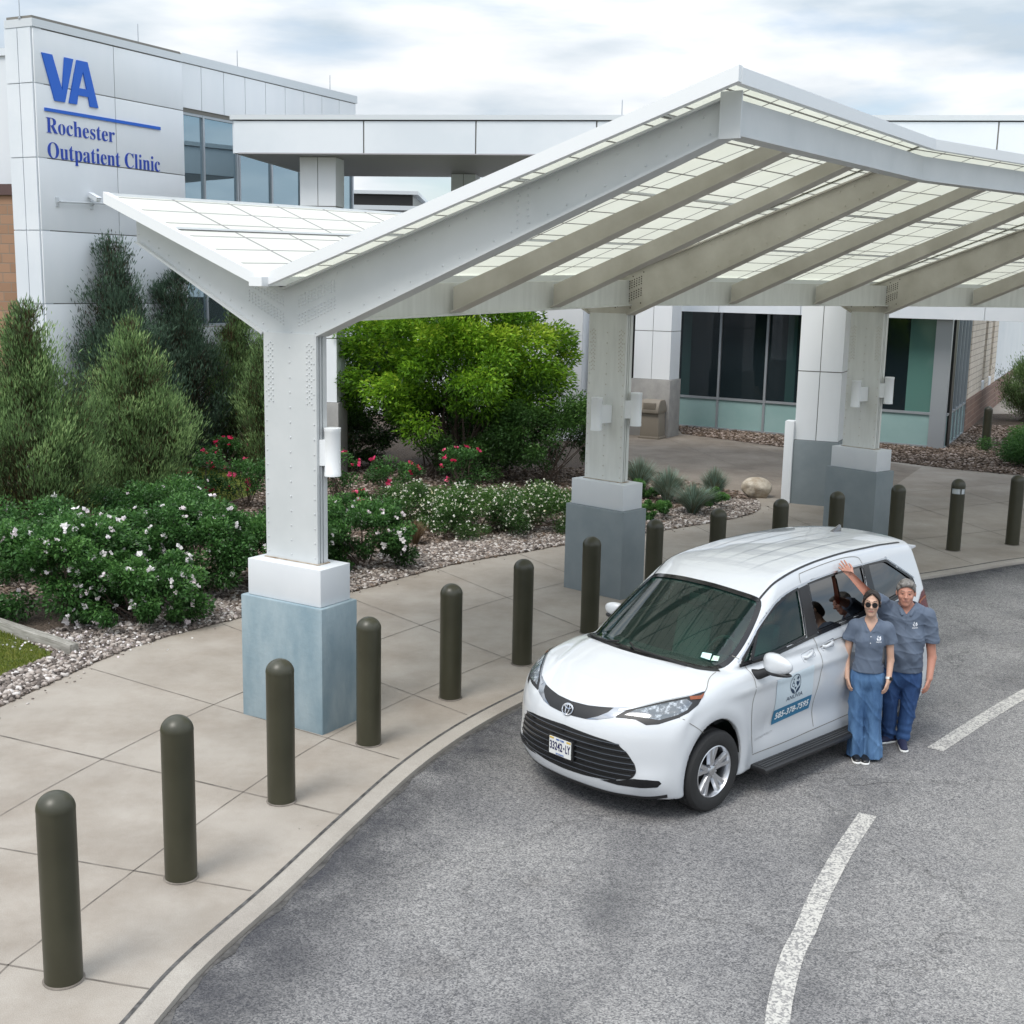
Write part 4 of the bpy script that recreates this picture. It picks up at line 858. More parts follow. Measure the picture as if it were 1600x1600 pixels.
def rounded(poly, r=.03, n=3):
    o = []; m = len(poly)
    for i in range(m):
        a, b, c = (np.array(poly[(i+k) % m], float) for k in (-1, 0, 1)); u = (a-b); v = (c-b); lu, lv = np.linalg.norm(u), np.linalg.norm(v); q = min(r, lu*.4, lv*.4); p0 = b+u/lu*q; p1 = b+v/lv*q
        for k in range(n+1): t = k/n; o.append(tuple((1-t)**2*p0+2*t*(1-t)*b+t*t*p1))
    return o
WD = rounded([(-.655, 1.10), (-1.00, 1.115), (-1.50, 1.165), (-1.535, 1.40), (-1.555, 1.545), (-1.36, 1.515), (-1.15, 1.46), (-.95, 1.385), (-.80, 1.29)], .02)       # front door glass
WQ0 = rounded([(-.50, 1.085), (-.63, 1.09), (-.765, 1.265), (-.66, 1.205)], .01)                                                         # small front quarter
WSL = rounded([(-1.71, 1.17), (-2.70, 1.225), (-2.755, 1.595), (-2.25, 1.588), (-1.73, 1.565)], .03)                                             # sliding door
WQ = rounded([(-2.86, 1.235), (-3.35, 1.27), (-3.73, 1.31), (-3.71, 1.36), (-3.23, 1.585), (-2.86, 1.595)], .04)                                # rear quarter
WSC = [(-.895, 0), (-.91, .25), (-.945, .44), (-.995, .60), (-1.0, .665), (-.90, .715), (-.69, .765), (-.49, .785), (-.34, .765), (-.18, .69), (-.07, .50), (-.02, .25), (-.005, 0)]
WSC = WSC+[(x, -y) for x, y in reversed(WSC[1:-1])]
ROOFW = None
h_ = .0165
gx = np.arange(-4.45, 1.12, h_); gy = np.arange(-h_*1.5, 1.13, h_); gz = np.arange(.10, 1.92, h_)
X, Y, Z = np.meshgrid(gx, gy, gz, indexing='ij')
vf = van_f(X, Y, Z); vb = van_body(X, Y, Z)
cav = np.maximum(np.maximum(vf+.055, .42-Z), X+.22)
hs = np.minimum.reduce([poly_sd(gx[:, None], gz[None, :], q) for q in (WD, WQ0, WSL, WQ)])[:, None, :]
hole_s = np.maximum(hs, .45-Y)
hw_ = poly_sd(gx[:, None], gy[None, :], WSC)[:, :, None]; hole_w = np.maximum(np.maximum(hw_, 1.02-Z), -(vf+.30))
Fv = np.maximum.reduce([vb, -cav, -hole_s, -hole_w])
# mirror to the full width (gy[0] = -1.5h, gy[1] = -.5h, gy[2] = +.5h)
full = np.concatenate([Fv[:, :1:-1], Fv[:, 2:]], 1); ylo = -gy[-1]
V_, Q_ = surfnets(full, (gx[0], ylo, gz[0]), h_)
bodyv = van_body(V_[:, 0], V_[:, 1], V_[:, 2]); near = np.abs(bodyv) < .006
hsd = np.minimum.reduce([poly_sd(V_[:, 0], V_[:, 2], q) for q in (WD, WQ0, WSL, WQ)]); hwd = poly_sd(V_[:, 0], V_[:, 1], WSC)
near &= ~((hsd < .004) & (np.abs(V_[:, 1]) > .45) & (bodyv < -.003))
for _ in range(3):
    g = grad(van_body, V_[near]); fv = van_body(V_[near][:, 0], V_[near][:, 1], V_[near][:, 2]); V_[near] -= g*(fv/np.maximum((g**2).sum(1), .05))[:, None]*.9
def meshnormals(V, Q):
    a, b, c, d = (V[Q[:, k]] for k in range(4)); nn = np.cross(c-a, d-b); o = np.zeros_like(V)
    for k in range(4): np.add.at(o, Q[:, k], nn)
    return o/np.maximum(np.linalg.norm(o, axis=1), 1e-9)[:, None]
nm = meshnormals(V_, Q_); gn = grad(van_body, V_[near], 6e-3); gn /= np.linalg.norm(gn, axis=1)[:, None]
ok = (gn*nm[near]).sum(1) > .75; ii = np.where(near)[0][ok]; nm[ii] = gn[ok]
body = vobj('body', V_, Q_, [M_white, M_under], normals=nm)
cen = V_[Q_].mean(1); inner = (van_f(cen[:, 0], cen[:, 1], cen[:, 2]) < -.03) | (cen[:, 2] < .20)
M_int = mat('grey cabin lining', (.20, .20, .19), .8)
body.data.materials.append(M_int); mi = np.where(inner, 1, 0); mi[inner & (cen[:, 2] > .6) & (cen[:, 0] < -.2)] = 2
body.data.polygons.foreach_set('material_index', mi.astype(np.int32))
def surf_project(P_, off, f=van_f, it=7):
    P_ = np.array(P_, float)
    for _ in range(it):
        g = grad(f, P_); v = f(P_[:, 0], P_[:, 1], P_[:, 2])-off; P_ -= g*(np.clip(v, -.08, .08)/np.maximum((g**2).sum(1), .2))[:, None]
    return P_
def patch(name, out2, axis, m, off=.003, step=.04, parent=None, f=van_f, side=1, solid=0):
    """fill a 2-D outline, grid it and lay it on the body seen along an axis: 'y' (x,z), 'x' (y,z), 'z' (x,y)"""
    bm = bmesh.new()
    mk = {'y': lambda p: (p[0], 0, p[1]), 'x': lambda p: (0, p[0], p[1]), 'z': lambda p: (p[0], p[1], 0)}[axis]
    vs = [bm.verts.new(mk(p)) for p in out2]; bm.faces.new(vs); bmesh.ops.triangulate(bm, faces=bm.faces)
    O2 = np.array([mk(p) for p in out2])
    for ax in range(3):
        if 'xyz'[ax] == axis: continue
        for c in np.arange(math.floor(O2[:, ax].min()/step)*step, O2[:, ax].max(), step):
            co = [0, 0, 0]; no = [0, 0, 0]; co[ax] = c; no[ax] = 1
            bmesh.ops.bisect_plane(bm, geom=bm.verts[:]+bm.edges[:]+bm.faces[:], plane_co=co, plane_no=no, dist=1e-5)
    bmesh.ops.triangulate(bm, faces=bm.faces); bm.verts.ensure_lookup_table()
    V = np.array([v.co[:] for v in bm.verts]); F = np.array([[v.index for v in fc.verts] for fc in bm.faces]); bm.free()
    if axis == 'y': V[:, 1] = 1.3*side; D = (0, -side, 0)
    elif axis == 'x': V[:, 0] = (1.3 if side > 0 else -4.7); D = (-side, 0, 0)
    else: V[:, 2] = 2.1; D = (0, 0, -1)
    Pn, dn_ = cast(lambda x, y, z: f(x, y, z)-off, V, np.array(D, float), tmax=2.2, n=260); F = F[dn_[F].all(1)]
    g = grad(f, Pn, 6e-3); g /= np.linalg.norm(g, axis=1)[:, None]
    a, b, c = (Pn[F[:, k]] for k in range(3)); fl = (np.cross(b-a, c-a)*g[F[:, 0]]).sum(1) < 0; F[fl] = F[fl][:, ::-1]
    return vobj(name, Pn, F, m, parent, True, g)
def strip(name, pts, wd, m, off=.004, closed=False, n=6, parent=None, f=van_f, side=0.):
    """ribbon following a 3-D polyline on the body"""
    P_ = np.array(smooth_path(pts, n) if n > 1 else [np.array(p, float) for p in pts])
    P_ = surf_project(P_, 0, f); 
    t = np.gradient(P_, axis=0); t /= np.linalg.norm(t, axis=1)[:, None]; g = grad(f, P_, 6e-3); g /= np.linalg.norm(g, axis=1)[:, None]; s = np.cross(g, t)
    wd = np.broadcast_to(np.asarray(wd, float), (len(P_),)) if np.ndim(wd) == 0 else np.interp(np.linspace(0, 1, len(P_)), np.linspace(0, 1, len(wd)), wd)
    A = P_+s*((.5+side)*wd)[:, None]; B = P_-s*((.5-side)*wd)[:, None]; A = surf_project(A, off, f, 3); B = surf_project(B, off, f, 3); k = len(P_)
    V = np.concatenate([A, B]); F = [(i, i+1, k+i+1, k+i) for i in range(k-1)]
    gg = grad(f, V, 6e-3); gg /= np.linalg.norm(gg, axis=1)[:, None]
    return vobj(name, V, np.array(F)[:, ::-1], m, parent, True, gg)
def ylift(poly, side): return [(p[0], side*1.0, p[1]) for p in poly]
def on_side(poly, side):
    V = np.array([(p[0], 1.3*side, p[1]) for p in poly], float); Pn, _ = cast(van_f, V, np.array((0, -side, 0), float), tmax=1.2, n=200); return Pn
def grow(poly, d):
    c = np.array(poly); a = np.roll(c, 1, 0); b = np.roll(c, -1, 0); t = b-a; t /= np.maximum(np.linalg.norm(t, axis=1), 1e-9)[:, None]; nn = np.stack([t[:, 1], -t[:, 0]], 1)
    ar = .5*np.sum(c[:, 0]*np.roll(c[:, 1], -1)-np.roll(c[:, 0], -1)*c[:, 1]); return [tuple(p) for p in c+nn*d*(1 if ar > 0 else -1)]
for sd_ in (1, -1):
    wn = 'driver' if sd_ > 0 else 'passenger'
    for q, gm in ((WD, M_glw), (WQ0, M_glw), (WSL, M_glp), (WQ, M_glp)):
        o = patch('side_window', grow(q, .012), 'y', gm, -.014, .12, None, van_f, sd_)
        ring = on_side(q, sd_); strip('window_trim', list(ring)+[ring[0], ring[1]], .026, M_gloss, .003, n=1, parent=o)
    # black pillars between the panes
    patch('pillar_trim', [(-1.515, 1.14), (-1.70, 1.155), (-1.715, 1.56), (-1.565, 1.545)], 'y', M_blk, .004, .1, None, van_f, sd_)
    patch('pillar_trim', [(-2.715, 1.22), (-2.865, 1.23), (-2.865, 1.60), (-2.765, 1.595)], 'y', M_gloss, .005, .1, None, van_f, sd_)
    patch('pillar_trim', [(-.615, 1.10), (-.665, 1.10), (-.80, 1.285), (-.76, 1.27)], 'y', M_blk, .005, .1, None, van_f, sd_)
    strip('belt_moulding', [(-.47, .85*sd_, 1.075), (-.95, .9*sd_, 1.095), (-1.6, .9*sd_, 1.148), (-2.3, .9*sd_, 1.19), (-3.0, .88*sd_, 1.225), (-3.74, .8*sd_, 1.295)], .026, M_gloss, .009)
    strip('window_moulding', [(-.47, .84*sd_, 1.10), (-.66, .83*sd_, 1.225), (-.83, .79*sd_, 1.325), (-1.15, .76*sd_, 1.485), (-1.36, .74*sd_, 1.535), (-1.7, .73*sd_, 1.575), (-2.3, .72*sd_, 1.605), (-3.2, .71*sd_, 1.605), (-3.26, .715*sd_, 1.60), (-3.74, .78*sd_, 1.37)], .013, M_chromed, .006)
    # roof groove, shut lines
    strip('roof_groove', [(-.99, .655*sd_, 1.50), (-1.19, .66*sd_, 1.60), (-1.72, .635*sd_, 1.69), (-2.37, .62*sd_, 1.725), (-3.0, .61*sd_, 1.72), (-3.72, .585*sd_, 1.69)], .020, M_blk, .004)
    strip('shut_line', [(-.47, .77*sd_, 1.13), (-.56, .89*sd_, 1.04), (-.57, .97*sd_, .88), (-.53, .985*sd_, .76), (-.55, .98*sd_, .55), (-.60, .96*sd_, .34)], .008, M_gap, .002)
    strip('shut_line', [(-1.61, .90*sd_, 1.14), (-1.665, .93*sd_, 1.03), (-1.665, .98*sd_, .90), (-1.61, .98*sd_, .72), (-1.585, .975*sd_, .6), (-1.62, .95*sd_, .36)], .008, M_gap, .002)
    strip('shut_line', [(-1.615, .715*sd_, 1.58), (-1.635, .68*sd_, 1.635), (-1.72, .67*sd_, 1.655), (-2.3, .66*sd_, 1.69), (-2.66, .665*sd_, 1.68), (-2.76, .70*sd_, 1.62), (-2.80, .80*sd_, 1.40), (-2.83, .9*sd_, 1.15), (-2.80, .98*sd_, .9), (-2.66, .99*sd_, .72)], .007, M_gap, .002)
    strip('shut_line', [(-.60, .96*sd_, .33), (-1.1, .95*sd_, .325), (-1.62, .95*sd_, .335), (-2.55, .95*sd_, .35)], .007, M_gap, .002)
    strip('shut_line', [(-1.7, .97*sd_, 1.06), (-2.3, .97*sd_, 1.09), (-3.6, .93*sd_, 1.14)], .008, M_gap, .002)
    strip('shut_line', [(.46, .90*sd_, .835), (.20, .985*sd_, .69)], .006, M_gap, .002)
    strip('shut_line', [(-.20, .80*sd_, 1.065), (-.05, .84*sd_, 1.05), (.06, .90*sd_, 1.0), (.11, .915*sd_, .975)], .007, M_gap, .002)
    # lamps
    hl = [(.79, .47, .800), (.74, .47, .855), (.655, .575, .880), (.45, .745, .930), (.27, .867, .962), (.10, .915, .985), (.16, .93, .95), (.24, .945, .905), (.36, .935, .862), (.46, .90, .832), (.60, .80, .787), (.67, .72, .775), (.63, .735, .81), (.70, .62, .80)]
    H3 = np.array([(p[0], p[1]*sd_, p[2]) for p in hl])
    dirv = np.array((.62, .70*sd_, .36)); dirv /= np.linalg.norm(dirv)
    def patch3(name, pts, dirv, m, off=.003, step=.03, parent=None):
        e1 = np.cross(dirv, (0, 0, 1.)); e1 /= np.linalg.norm(e1); e2 = np.cross(e1, dirv); c = pts.mean(0); q = [((p-c)@e1, (p-c)@e2) for p in pts]
        bm = bmesh.new(); vs = [bm.verts.new((a, b, 0)) for a, b in q]; bm.faces.new(vs); bmesh.ops.triangulate(bm, faces=bm.faces)
        for ax in (0, 1):
            lo = min(t[ax] for t in q); hi = max(t[ax] for t in q)
            for cc in np.arange(lo+step*.5, hi, step):
                co = [0, 0, 0]; no = [0, 0, 0]; co[ax] = cc; no[ax] = 1; bmesh.ops.bisect_plane(bm, geom=bm.verts[:]+bm.edges[:]+bm.faces[:], plane_co=co, plane_no=no, dist=1e-5)
        bmesh.ops.triangulate(bm, faces=bm.faces); V2 = np.array([v.co[:] for v in bm.verts]); F = np.array([[v.index for v in fc.verts] for fc in bm.faces]); bm.free()
        O = c+V2[:, :1]*e1+V2[:, 1:2]*e2+dirv*.7; Pn, dn_ = cast(lambda x, y, z: van_f(x, y, z)-off, O, -dirv, tmax=1.6, n=300); F = F[dn_[F].all(1)]
        g = grad(van_f, Pn, 6e-3); g /= np.linalg.norm(g, axis=1)[:, None]; a, b, cc = (Pn[F[:, k]] for k in range(3)); fl = (np.cross(b-a, cc-a)*g[F[:, 0]]).sum(1) < 0; F[fl] = F[fl][:, ::-1]
        return vobj(name, Pn, F, m, parent, True, g)
    hlo = patch3('headlight', H3, dirv, M_blk, .003)
    mid = lambda k: np.array([hl[k][0], hl[k][1]*sd_, hl[k][2]])
    patch3('lens', np.array([(.735, .52*sd_, .822), (.66, .59*sd_, .868), (.47, .745*sd_, .915), (.30, .862*sd_, .945), (.27, .90*sd_, .915), (.36, .915*sd_, .878), (.46, .885*sd_, .85), (.58, .79*sd_, .815)]), dirv, M_lens, .007, .02, hlo)
    strip('lamp_strip', [(.76, .48*sd_, .862), (.655, .59*sd_, .878), (.45, .75*sd_, .925), (.27, .868*sd_, .957), (.12, .915*sd_, .978)], [.022, .014, .012, .010, .004], M_chromed, .009, parent=hlo)
    strip('amber_reflector', [(.28, .88*sd_, .935), (.20, .925*sd_, .945), (.14, .925*sd_, .965)], [.035, .03, .008], M_amber, .009, parent=hlo)
    ch = np.array([(.752, .425*sd_, .866), (.66, .565*sd_, .886), (.735, .515*sd_, .845), (.805, .455*sd_, .800), (.868, .33*sd_, .768), (.90, .22*sd_, .752), (.858, .325*sd_, .790), (.80, .395*sd_, .828)])
    patch3('chrome_wing', ch, np.array((.86, .42*sd_, .28))/np.linalg.norm((.86, .42, .28)), M_wing, .005, .03)
    tl = patch('tail_light', [(-3.70, 1.135), (-3.84, 1.225), (-4.03, 1.27), (-4.16, 1.20), (-4.20, .98), (-4.02, 1.03)], 'y', M_red, .005, .05, None, van_f, sd_)
    strip('lamp_strip', [(-3.74, .87*sd_, 1.145), (-3.9, .84*sd_, 1.175), (-4.05, .80*sd_, 1.17)], .02, M_amber, .008, parent=tl)
    # inner arch liner and wheels
for (nm_, hx) in (('front', 0), ('rear', -3.06)):
    for sd_ in (1, -1):
        wl = empty('wheel', (hx*VS[0], .868*VS[1]*sd_, .357)); wl.parent = van
        tyre = MB(); R_ = .357; wd_ = .235/2
        prof = [(.225, -wd_+.01), (.24, -wd_), (.30, -wd_-.006), (.335, -wd_+.004), (R_-.008, -wd_+.022), (R_, -wd_+.045)]
        for g_ in (-.05, 0., .05): prof += [(R_, g_-.006-.012), (R_-.008, g_-.006), (R_-.008, g_+.006), (R_, g_+.018)]
        prof += [(R_, wd_-.045), (R_-.008, wd_-.022), (.335, wd_-.004), (.30, wd_+.006), (.24, wd_), (.225, wd_-.01)]
        tyre.lathe(prof, 64, axis='y', caps=False); tyre.build('tyre', M_tyre, wl, smooth=True, auto=30)
        rim = MB(); s = sd_
        rim.lathe([(.228, -.09*s), (.232, .108*s), (.222, .114*s), (.212, .095*s), (.205, .0), (.20, -.08*s)], 48, axis='y', caps=False)
        for k in range(5):
            for dphi, wsp in ((-.15, .027), (.15, .027)):
                a0 = k*2*PI/5+.3; a1 = a0+dphi*1.25; pts = [(.035, a0+dphi*.6), (.12, a0+dphi*1.0), (.212, a1)]
                for (r0_, t0_), (r1_, t1_) in zip(pts[:-1], pts[1:]):
                    p0 = Vector((r0_*math.cos(t0_), 0, r0_*math.sin(t0_))); p1 = Vector((r1_*math.cos(t1_), 0, r1_*math.sin(t1_))); d_ = (p1-p0).normalized(); q_ = Vector((-d_.z, 0, d_.x))
                    y0, y1 = (.082, .088) if r0_ < .1 else (.088, .100)
                    for (u_, v_) in ((p0, p1),):
                        vv = [u_-q_*wsp+Vector((0, y0*s-.03*s, 0)), u_+q_*wsp+Vector((0, y0*s-.03*s, 0)), v_+q_*wsp+Vector((0, y1*s-.03*s, 0)), v_-q_*wsp+Vector((0, y1*s-.03*s, 0)),
                              u_-q_*wsp*.6+Vector((0, y0*s, 0)), u_+q_*wsp*.6+Vector((0, y0*s, 0)), v_+q_*wsp*.6+Vector((0, y1*s, 0)), v_-q_*wsp*.6+Vector((0, y1*s, 0))]
                        rim.add(vv, [(0, 1, 2, 3), (7, 6, 5, 4), (0, 3, 7, 4), (3, 2, 6, 7), (2, 1, 5, 6), (1, 0, 4, 5)])
        rim.build('rim', M_rim, wl, smooth=True, auto=30)
        hub = MB(); hub.lathe([(.048, .05*s), (.045, .092*s), (.03, .10*s), (.012, .101*s)], 20, axis='y')
        for k in range(5): a0 = k*2*PI/5; hub.lathe([(.009, .06*s), (.009, .088*s)], 8, (.058*math.cos(a0+.9), 0, .058*math.sin(a0+.9)), axis='y')
        hub.build('hub_cap', M_chromed, wl, smooth=True, auto=30)
        br = MB(); br.lathe([(.15, .0), (.15, .02*s)], 28, axis='y'); br.lathe([(.205, -.06*s), (.205, -.055*s)], 28, axis='y'); br.build('brake_disc', M_under, wl, smooth=True, auto=30)
mb = MB(); mb.box((-3.6, -.85, .22), (.6, .85, .40)); mb.box((-.5, -.62, .3), (.5, .62, .8)); vmb(mb, 'chassis', M_under)
# windscreen
ws = patch('windscreen', grow(WSC, .012), 'z', M_glw, -.010, .10)
def zcast(pts): return cast(van_f, np.array([(p[0], p[1], 2.1) for p in pts], float), np.array((0, 0, -1.)), tmax=2, n=300)[0]
ring = zcast(WSC); k_ = len(WSC)
strip('frit', [tuple(p) for p in ring]+[tuple(ring[0]), tuple(ring[1])], .05, M_gloss, .0015, n=3, parent=ws)
strip('cowl', [(.0, -.40, 1.1), (.035, -.2, 1.105), (.04, 0, 1.108), (.035, .2, 1.105), (.0, .40, 1.1), (-.07, .62, 1.085), (-.17, .74, 1.065), (-.26, .79, 1.06)], .05, M_blk, .003, parent=ws)
strip('cowl', [(.0, .40, 1.1), (.035, .2, 1.105), (.04, 0, 1.108), (.035, -.2, 1.105), (.0, -.40, 1.1), (-.07, -.62, 1.085), (-.17, -.74, 1.065), (-.26, -.79, 1.06)], .05, M_blk, .003, parent=ws)
for pts in ([(-.02, .60, 1.12), (.015, .42, 1.125), (.02, .2, 1.13), (.01, .0, 1.13), (-.06, -.12, 1.15)], [(-.05, -.25, 1.14), (.01, -.35, 1.13), (-.01, -.5, 1.125), (-.09, -.66, 1.11)]):
    q = surf_project([tuple(p) for p in pts], .018); mb = MB(); mb.tube([tuple(p) for p in q], .010, 6); vmb(mb, 'wiper', M_blk)
for q, m_ in (([(-.255, .575), (-.30, .56), (-.345, .635), (-.29, .655)], 0), ([(-.295, .665), (-.345, .655), (-.375, .70), (-.335, .715)], 1)):
    patch('windscreen_sticker', q, 'z', mat('registration sticker', (.50, .72, .70), .5) if m_ == 0 else mat('inspection sticker', (.35, .62, .30), .5, col2=(.6, .7, .75), nscale=30), .0025, .1, ws)
# front end
BB = [(.845, 0, 0)]
band_y = [(0, .836), (.18, .842), (.30, .853), (.43, .866), (.40, .828), (.33, .79), (.22, .754), (.10, .748), (0, .746)]
band = band_y+[(-y, z) for y, z in reversed(band_y[1:-1])]
patch('grille_band', band, 'x', M_blk, .004, .03)
gr_y = [(0, .665), (.23, .655), (.46, .64), (.56, .622), (.64, .565), (.70, .48), (.715, .425), (.70, .385), (.66, .355), (.44, .318), (.24, .305), (0, .30)]
grl = patch('grille', rounded(gr_y+[(-y, z) for y, z in reversed(gr_y[1:-1])], .01, 1), 'x', M_under, .003, .04)
for k in range(7):
    z0 = .335+k*.046; ymax = np.interp(z0, [.30, .36, .42, .48, .565, .62], [.40, .66, .71, .69, .63, .56])
    pts = [(0.9-.2*abs(y)**2, y, z0+.010*math.cos(y*2.2)) for y in np.linspace(-ymax, ymax, 15)]
    pts = cast(van_f, np.array([(1.4, p[1], p[2]) for p in pts]), np.array((-1., 0, 0)), tmax=1.5, n=200)[0]
    strip('grille_slat', [tuple(p) for p in pts], .024, M_gloss, .012, n=2, parent=grl); strip('grille_slat_highlight', [tuple(p+np.array((0, 0, .010))) for p in pts], .007, M_slat_hi, .018, n=2, parent=grl)
for s in (1, -1):
    patch('bumper_intake', [(s*.40, .308), (s*.58, .335), (s*.70, .368), (s*.80, .372), (s*.872, .366), (s*.885, .345), (s*.86, .312), (s*.74, .298), (s*.56, .292)], 'x', M_gloss, .004, .03)
lipP = cast(van_f, np.array([(1.4, y, z) for y, z in [(-.90, .235), (-.76, .208), (-.6, .205), (-.3, .21), (0, .212), (.3, .21), (.6, .205), (.76, .208), (.90, .235)]]), np.array((-1., 0, 0)), tmax=1.5, n=200)[0]
strip('front_lip', [tuple(p) for p in lipP], .034, M_blk, .006)
# emblem: three interlocking chrome ovals
em = MB(); ec = cast(van_f, np.array([(1.4, 0, .782)]), np.array((-1., 0, 0)), n=400)[0][0]; ex = ec[0]+.010
def oval(ry, rz, cy=0, cz=0, r=.0048, n=26):
    pts = [(ex-(cz+rz*math.sin(a))*.55, cy+ry*math.cos(a), .782+cz+rz*math.sin(a)) for a in np.linspace(0, 2*PI, n)]; em.tube(pts, r, 6)
oval(.062, .041, r=.0055); oval(.020, .036); oval(.042, .014, 0, .020)
vmb(em, 'emblem', M_chrome, smooth=True)
# number plate
M_plate = mat('number plate', (.66, .67, .65), .4); M_plt = mat('plate lettering', (.02, .02, .08), .5); M_gold = mat('plate gold', (.55, .38, .08), .5); M_pblue = mat('plate blue', (.05, .12, .35), .5)
px = .985
mb = MB(); mb.box((px-.02, -.155, .405), (px, .155, .565)); pl = vmb(mb, 'number_plate', M_blk)
mb = MB(); mb.box((px+.001, -.135, .415), (px+.006, .135, .555)); vmb(mb, 'plate_face', M_plate, pl)
def front_text(s, y0, y1, z0, h, m, parent, xo, bold=0):
    V, F = text_mesh(s, 1, bold, .5); a, b = V[:, 0].min(), V[:, 0].max(); mb = MB()
    mb.add([(xo+(v[2]+.5)*.002, y0+(v[0]-a)/(b-a)*(y1-y0), z0+v[1]/.72*h) for v in V], F); return vmb(mb, 'lettering', m, parent, recalc=False)
front_text('33242', -.126, .030, .455, .066, M_plt, pl, px+.0065, .02); front_text('LY', .068, .126, .455, .066, M_plt, pl, px+.0065, .02)
mb = MB(); mb.prism([(.038, .485), (.052, .476), (.058, .488), (.050, .497)], px+.0065, px+.009, lambda p, q, t: (t, p, q)); vmb(mb, 'plate_emblem', M_plt, pl)
front_text('NEW YORK', -.05, .05, .534, .014, M_pblue, pl, px+.0065, .02); front_text('EXCELSIOR', -.05, .05, .420, .012, M_pblue, pl, px+.0065, .01)
for q in (-1, 1): mb = MB(); mb.box((px+.0062, min(q*.13, q*.08), .538), (px+.008, max(q*.13, q*.08), .552)); vmb(mb, 'plate_corner', M_gold, pl)
# mirrors, handles
def ell(c, r, rot=None, n=20, m=12, fn=None):
    V = []; F = []
    for i in range(m+1):
        ph = PI*i/m
        for k in range(n):
            a = 2*PI*k/n; sx = math.copysign(abs(math.cos(a)*math.sin(ph))**.75, math.cos(a)); sy = math.copysign(abs(math.sin(a)*math.sin(ph))**.75, math.sin(a)); sz = math.copysign(abs(math.cos(ph))**.8, math.cos(ph))
            p = Vector((r[0]*sx, r[1]*sy, r[2]*sz))
            if fn: p = fn(p)
            if rot: p = rot @ p
            V.append(p+Vector(c))
    for i in range(m):
        for k in range(n): F.append((i*n+k, i*n+(k+1) % n, (i+1)*n+(k+1) % n, (i+1)*n+k))
    return V, F
for s in (1, -1):
    mr = empty('mirror', (0, 0, 0)); mr.parent = van; tag(mr, 'white mirror housing on black foot')
    R0 = Matrix.Rotation(-.16*s, 3, 'Z')
    def taper(p, s=s): k = 1-.25*max(0, p.y*s/.13); return Vector((p.x*k-.02*(p.y*s/.13)**2, p.y, p.z*k+.004))
    MX, MY, MZ, MS = (-.665, 1.125, 0, 1) if s > 0 else (-.80, -.985, .06, .70)
    V, F = ell((MX, MY, 1.105+MZ), (.074*MS, .165*MS, .086*MS), R0, fn=taper); mb = MB(); mb.add(V, F); vmb(mb, 'housing', M_white, mr, smooth=True, auto=80)
    V, F = ell((MX-.007, MY, 1.038+MZ), (.071*MS, .158*MS, .026), R0, fn=taper); mb = MB(); mb.add(V, F); vmb(mb, 'lower_shell', M_blk, mr, smooth=True, auto=80)
    mb = MB(); mb.tube([(-.62+.0, .88*s, .985), (-.635, .93*s if s < 0 else .97*s, 1.0), (MX+.01, (MY+.05*-s), 1.05+MZ)], [.045, .042, .035], 10); vmb(mb, 'foot', M_blk, mr, smooth=True)
    mb = MB(); mb.box((MX-.060*MS, MY-.09*MS, 1.07+MZ), (MX-.055*MS, MY+.09*MS, 1.07+MZ+.07*MS)); vmb(mb, 'mirror_glass', M_chrome, mr)
    for (xa, xb, z0, z1) in ((-1.385, -1.585, 1.0, 1.022), (-1.74, -1.94, 1.035, 1.052)):
        hd = patch('door_handle', rounded([(xa, z0-.022), (xa, z0+.022), (xb, z1+.026), (xb, z1-.022)], .02), 'y', M_white, -.001, .03, None, van_f, s)
        q = on_side([(xa-.02, z0+.006), ((xa+xb)/2, (z0+z1)/2+.008), (xb+.02, z1+.006)], s); mb = MB()
        mb.tube([(q[0][0], q[0][1]-.004*s, q[0][2]), (q[0][0]-.02, q[0][1]+.024*s, q[0][2]), (q[1][0], q[1][1]+.034*s, q[1][2]), (q[2][0]+.02, q[2][1]+.024*s, q[2][2]), (q[2][0], q[2][1]-.004*s, q[2][2])], [.012, .015, .016, .015, .012], 10); vmb(mb, 'grip', M_white, hd, smooth=True)
        strip('handle_recess', [tuple(p) for p in on_side(rounded([(xa+.012, z0-.03), (xa+.012, z0+.03), (xb-.012, z1+.034), (xb-.012, z1-.03)], .03, 4), s)]+[tuple(on_side([(xa+.012, z0-.01)], s)[0])], .004, M_chromed, .0015, n=1, parent=hd)
# running board
rb_ = MB()
for s in (1, -1):
    rb_ = MB(); rb_.prism([(.90, .20), (1.11, .195), (1.13, .21), (1.13, .232), (1.115, .242), (.90, .245)], -.60, -2.52, lambda p, q, t: (t, p*s, q))
    for x in (-.8, -1.55, -2.3): rb_.box((x-.03, min(.7*s, 1.0*s), .19), (x+.03, max(.7*s, 1.0*s), .215))
    b_o = vmb(rb_, 'running_board', M_blk, bevel=.006)
    mb = MB(); 
    for q in range(4): mb.box((-2.48, min(s*(.965+q*.035), s*(.985+q*.035)), .2435), (-.64, max(s*(.965+q*.035), s*(.985+q*.035)), .2475))
    vmb(mb, 'tread', mat('rubber tread', (.035, .037, .04), .7), b_o)
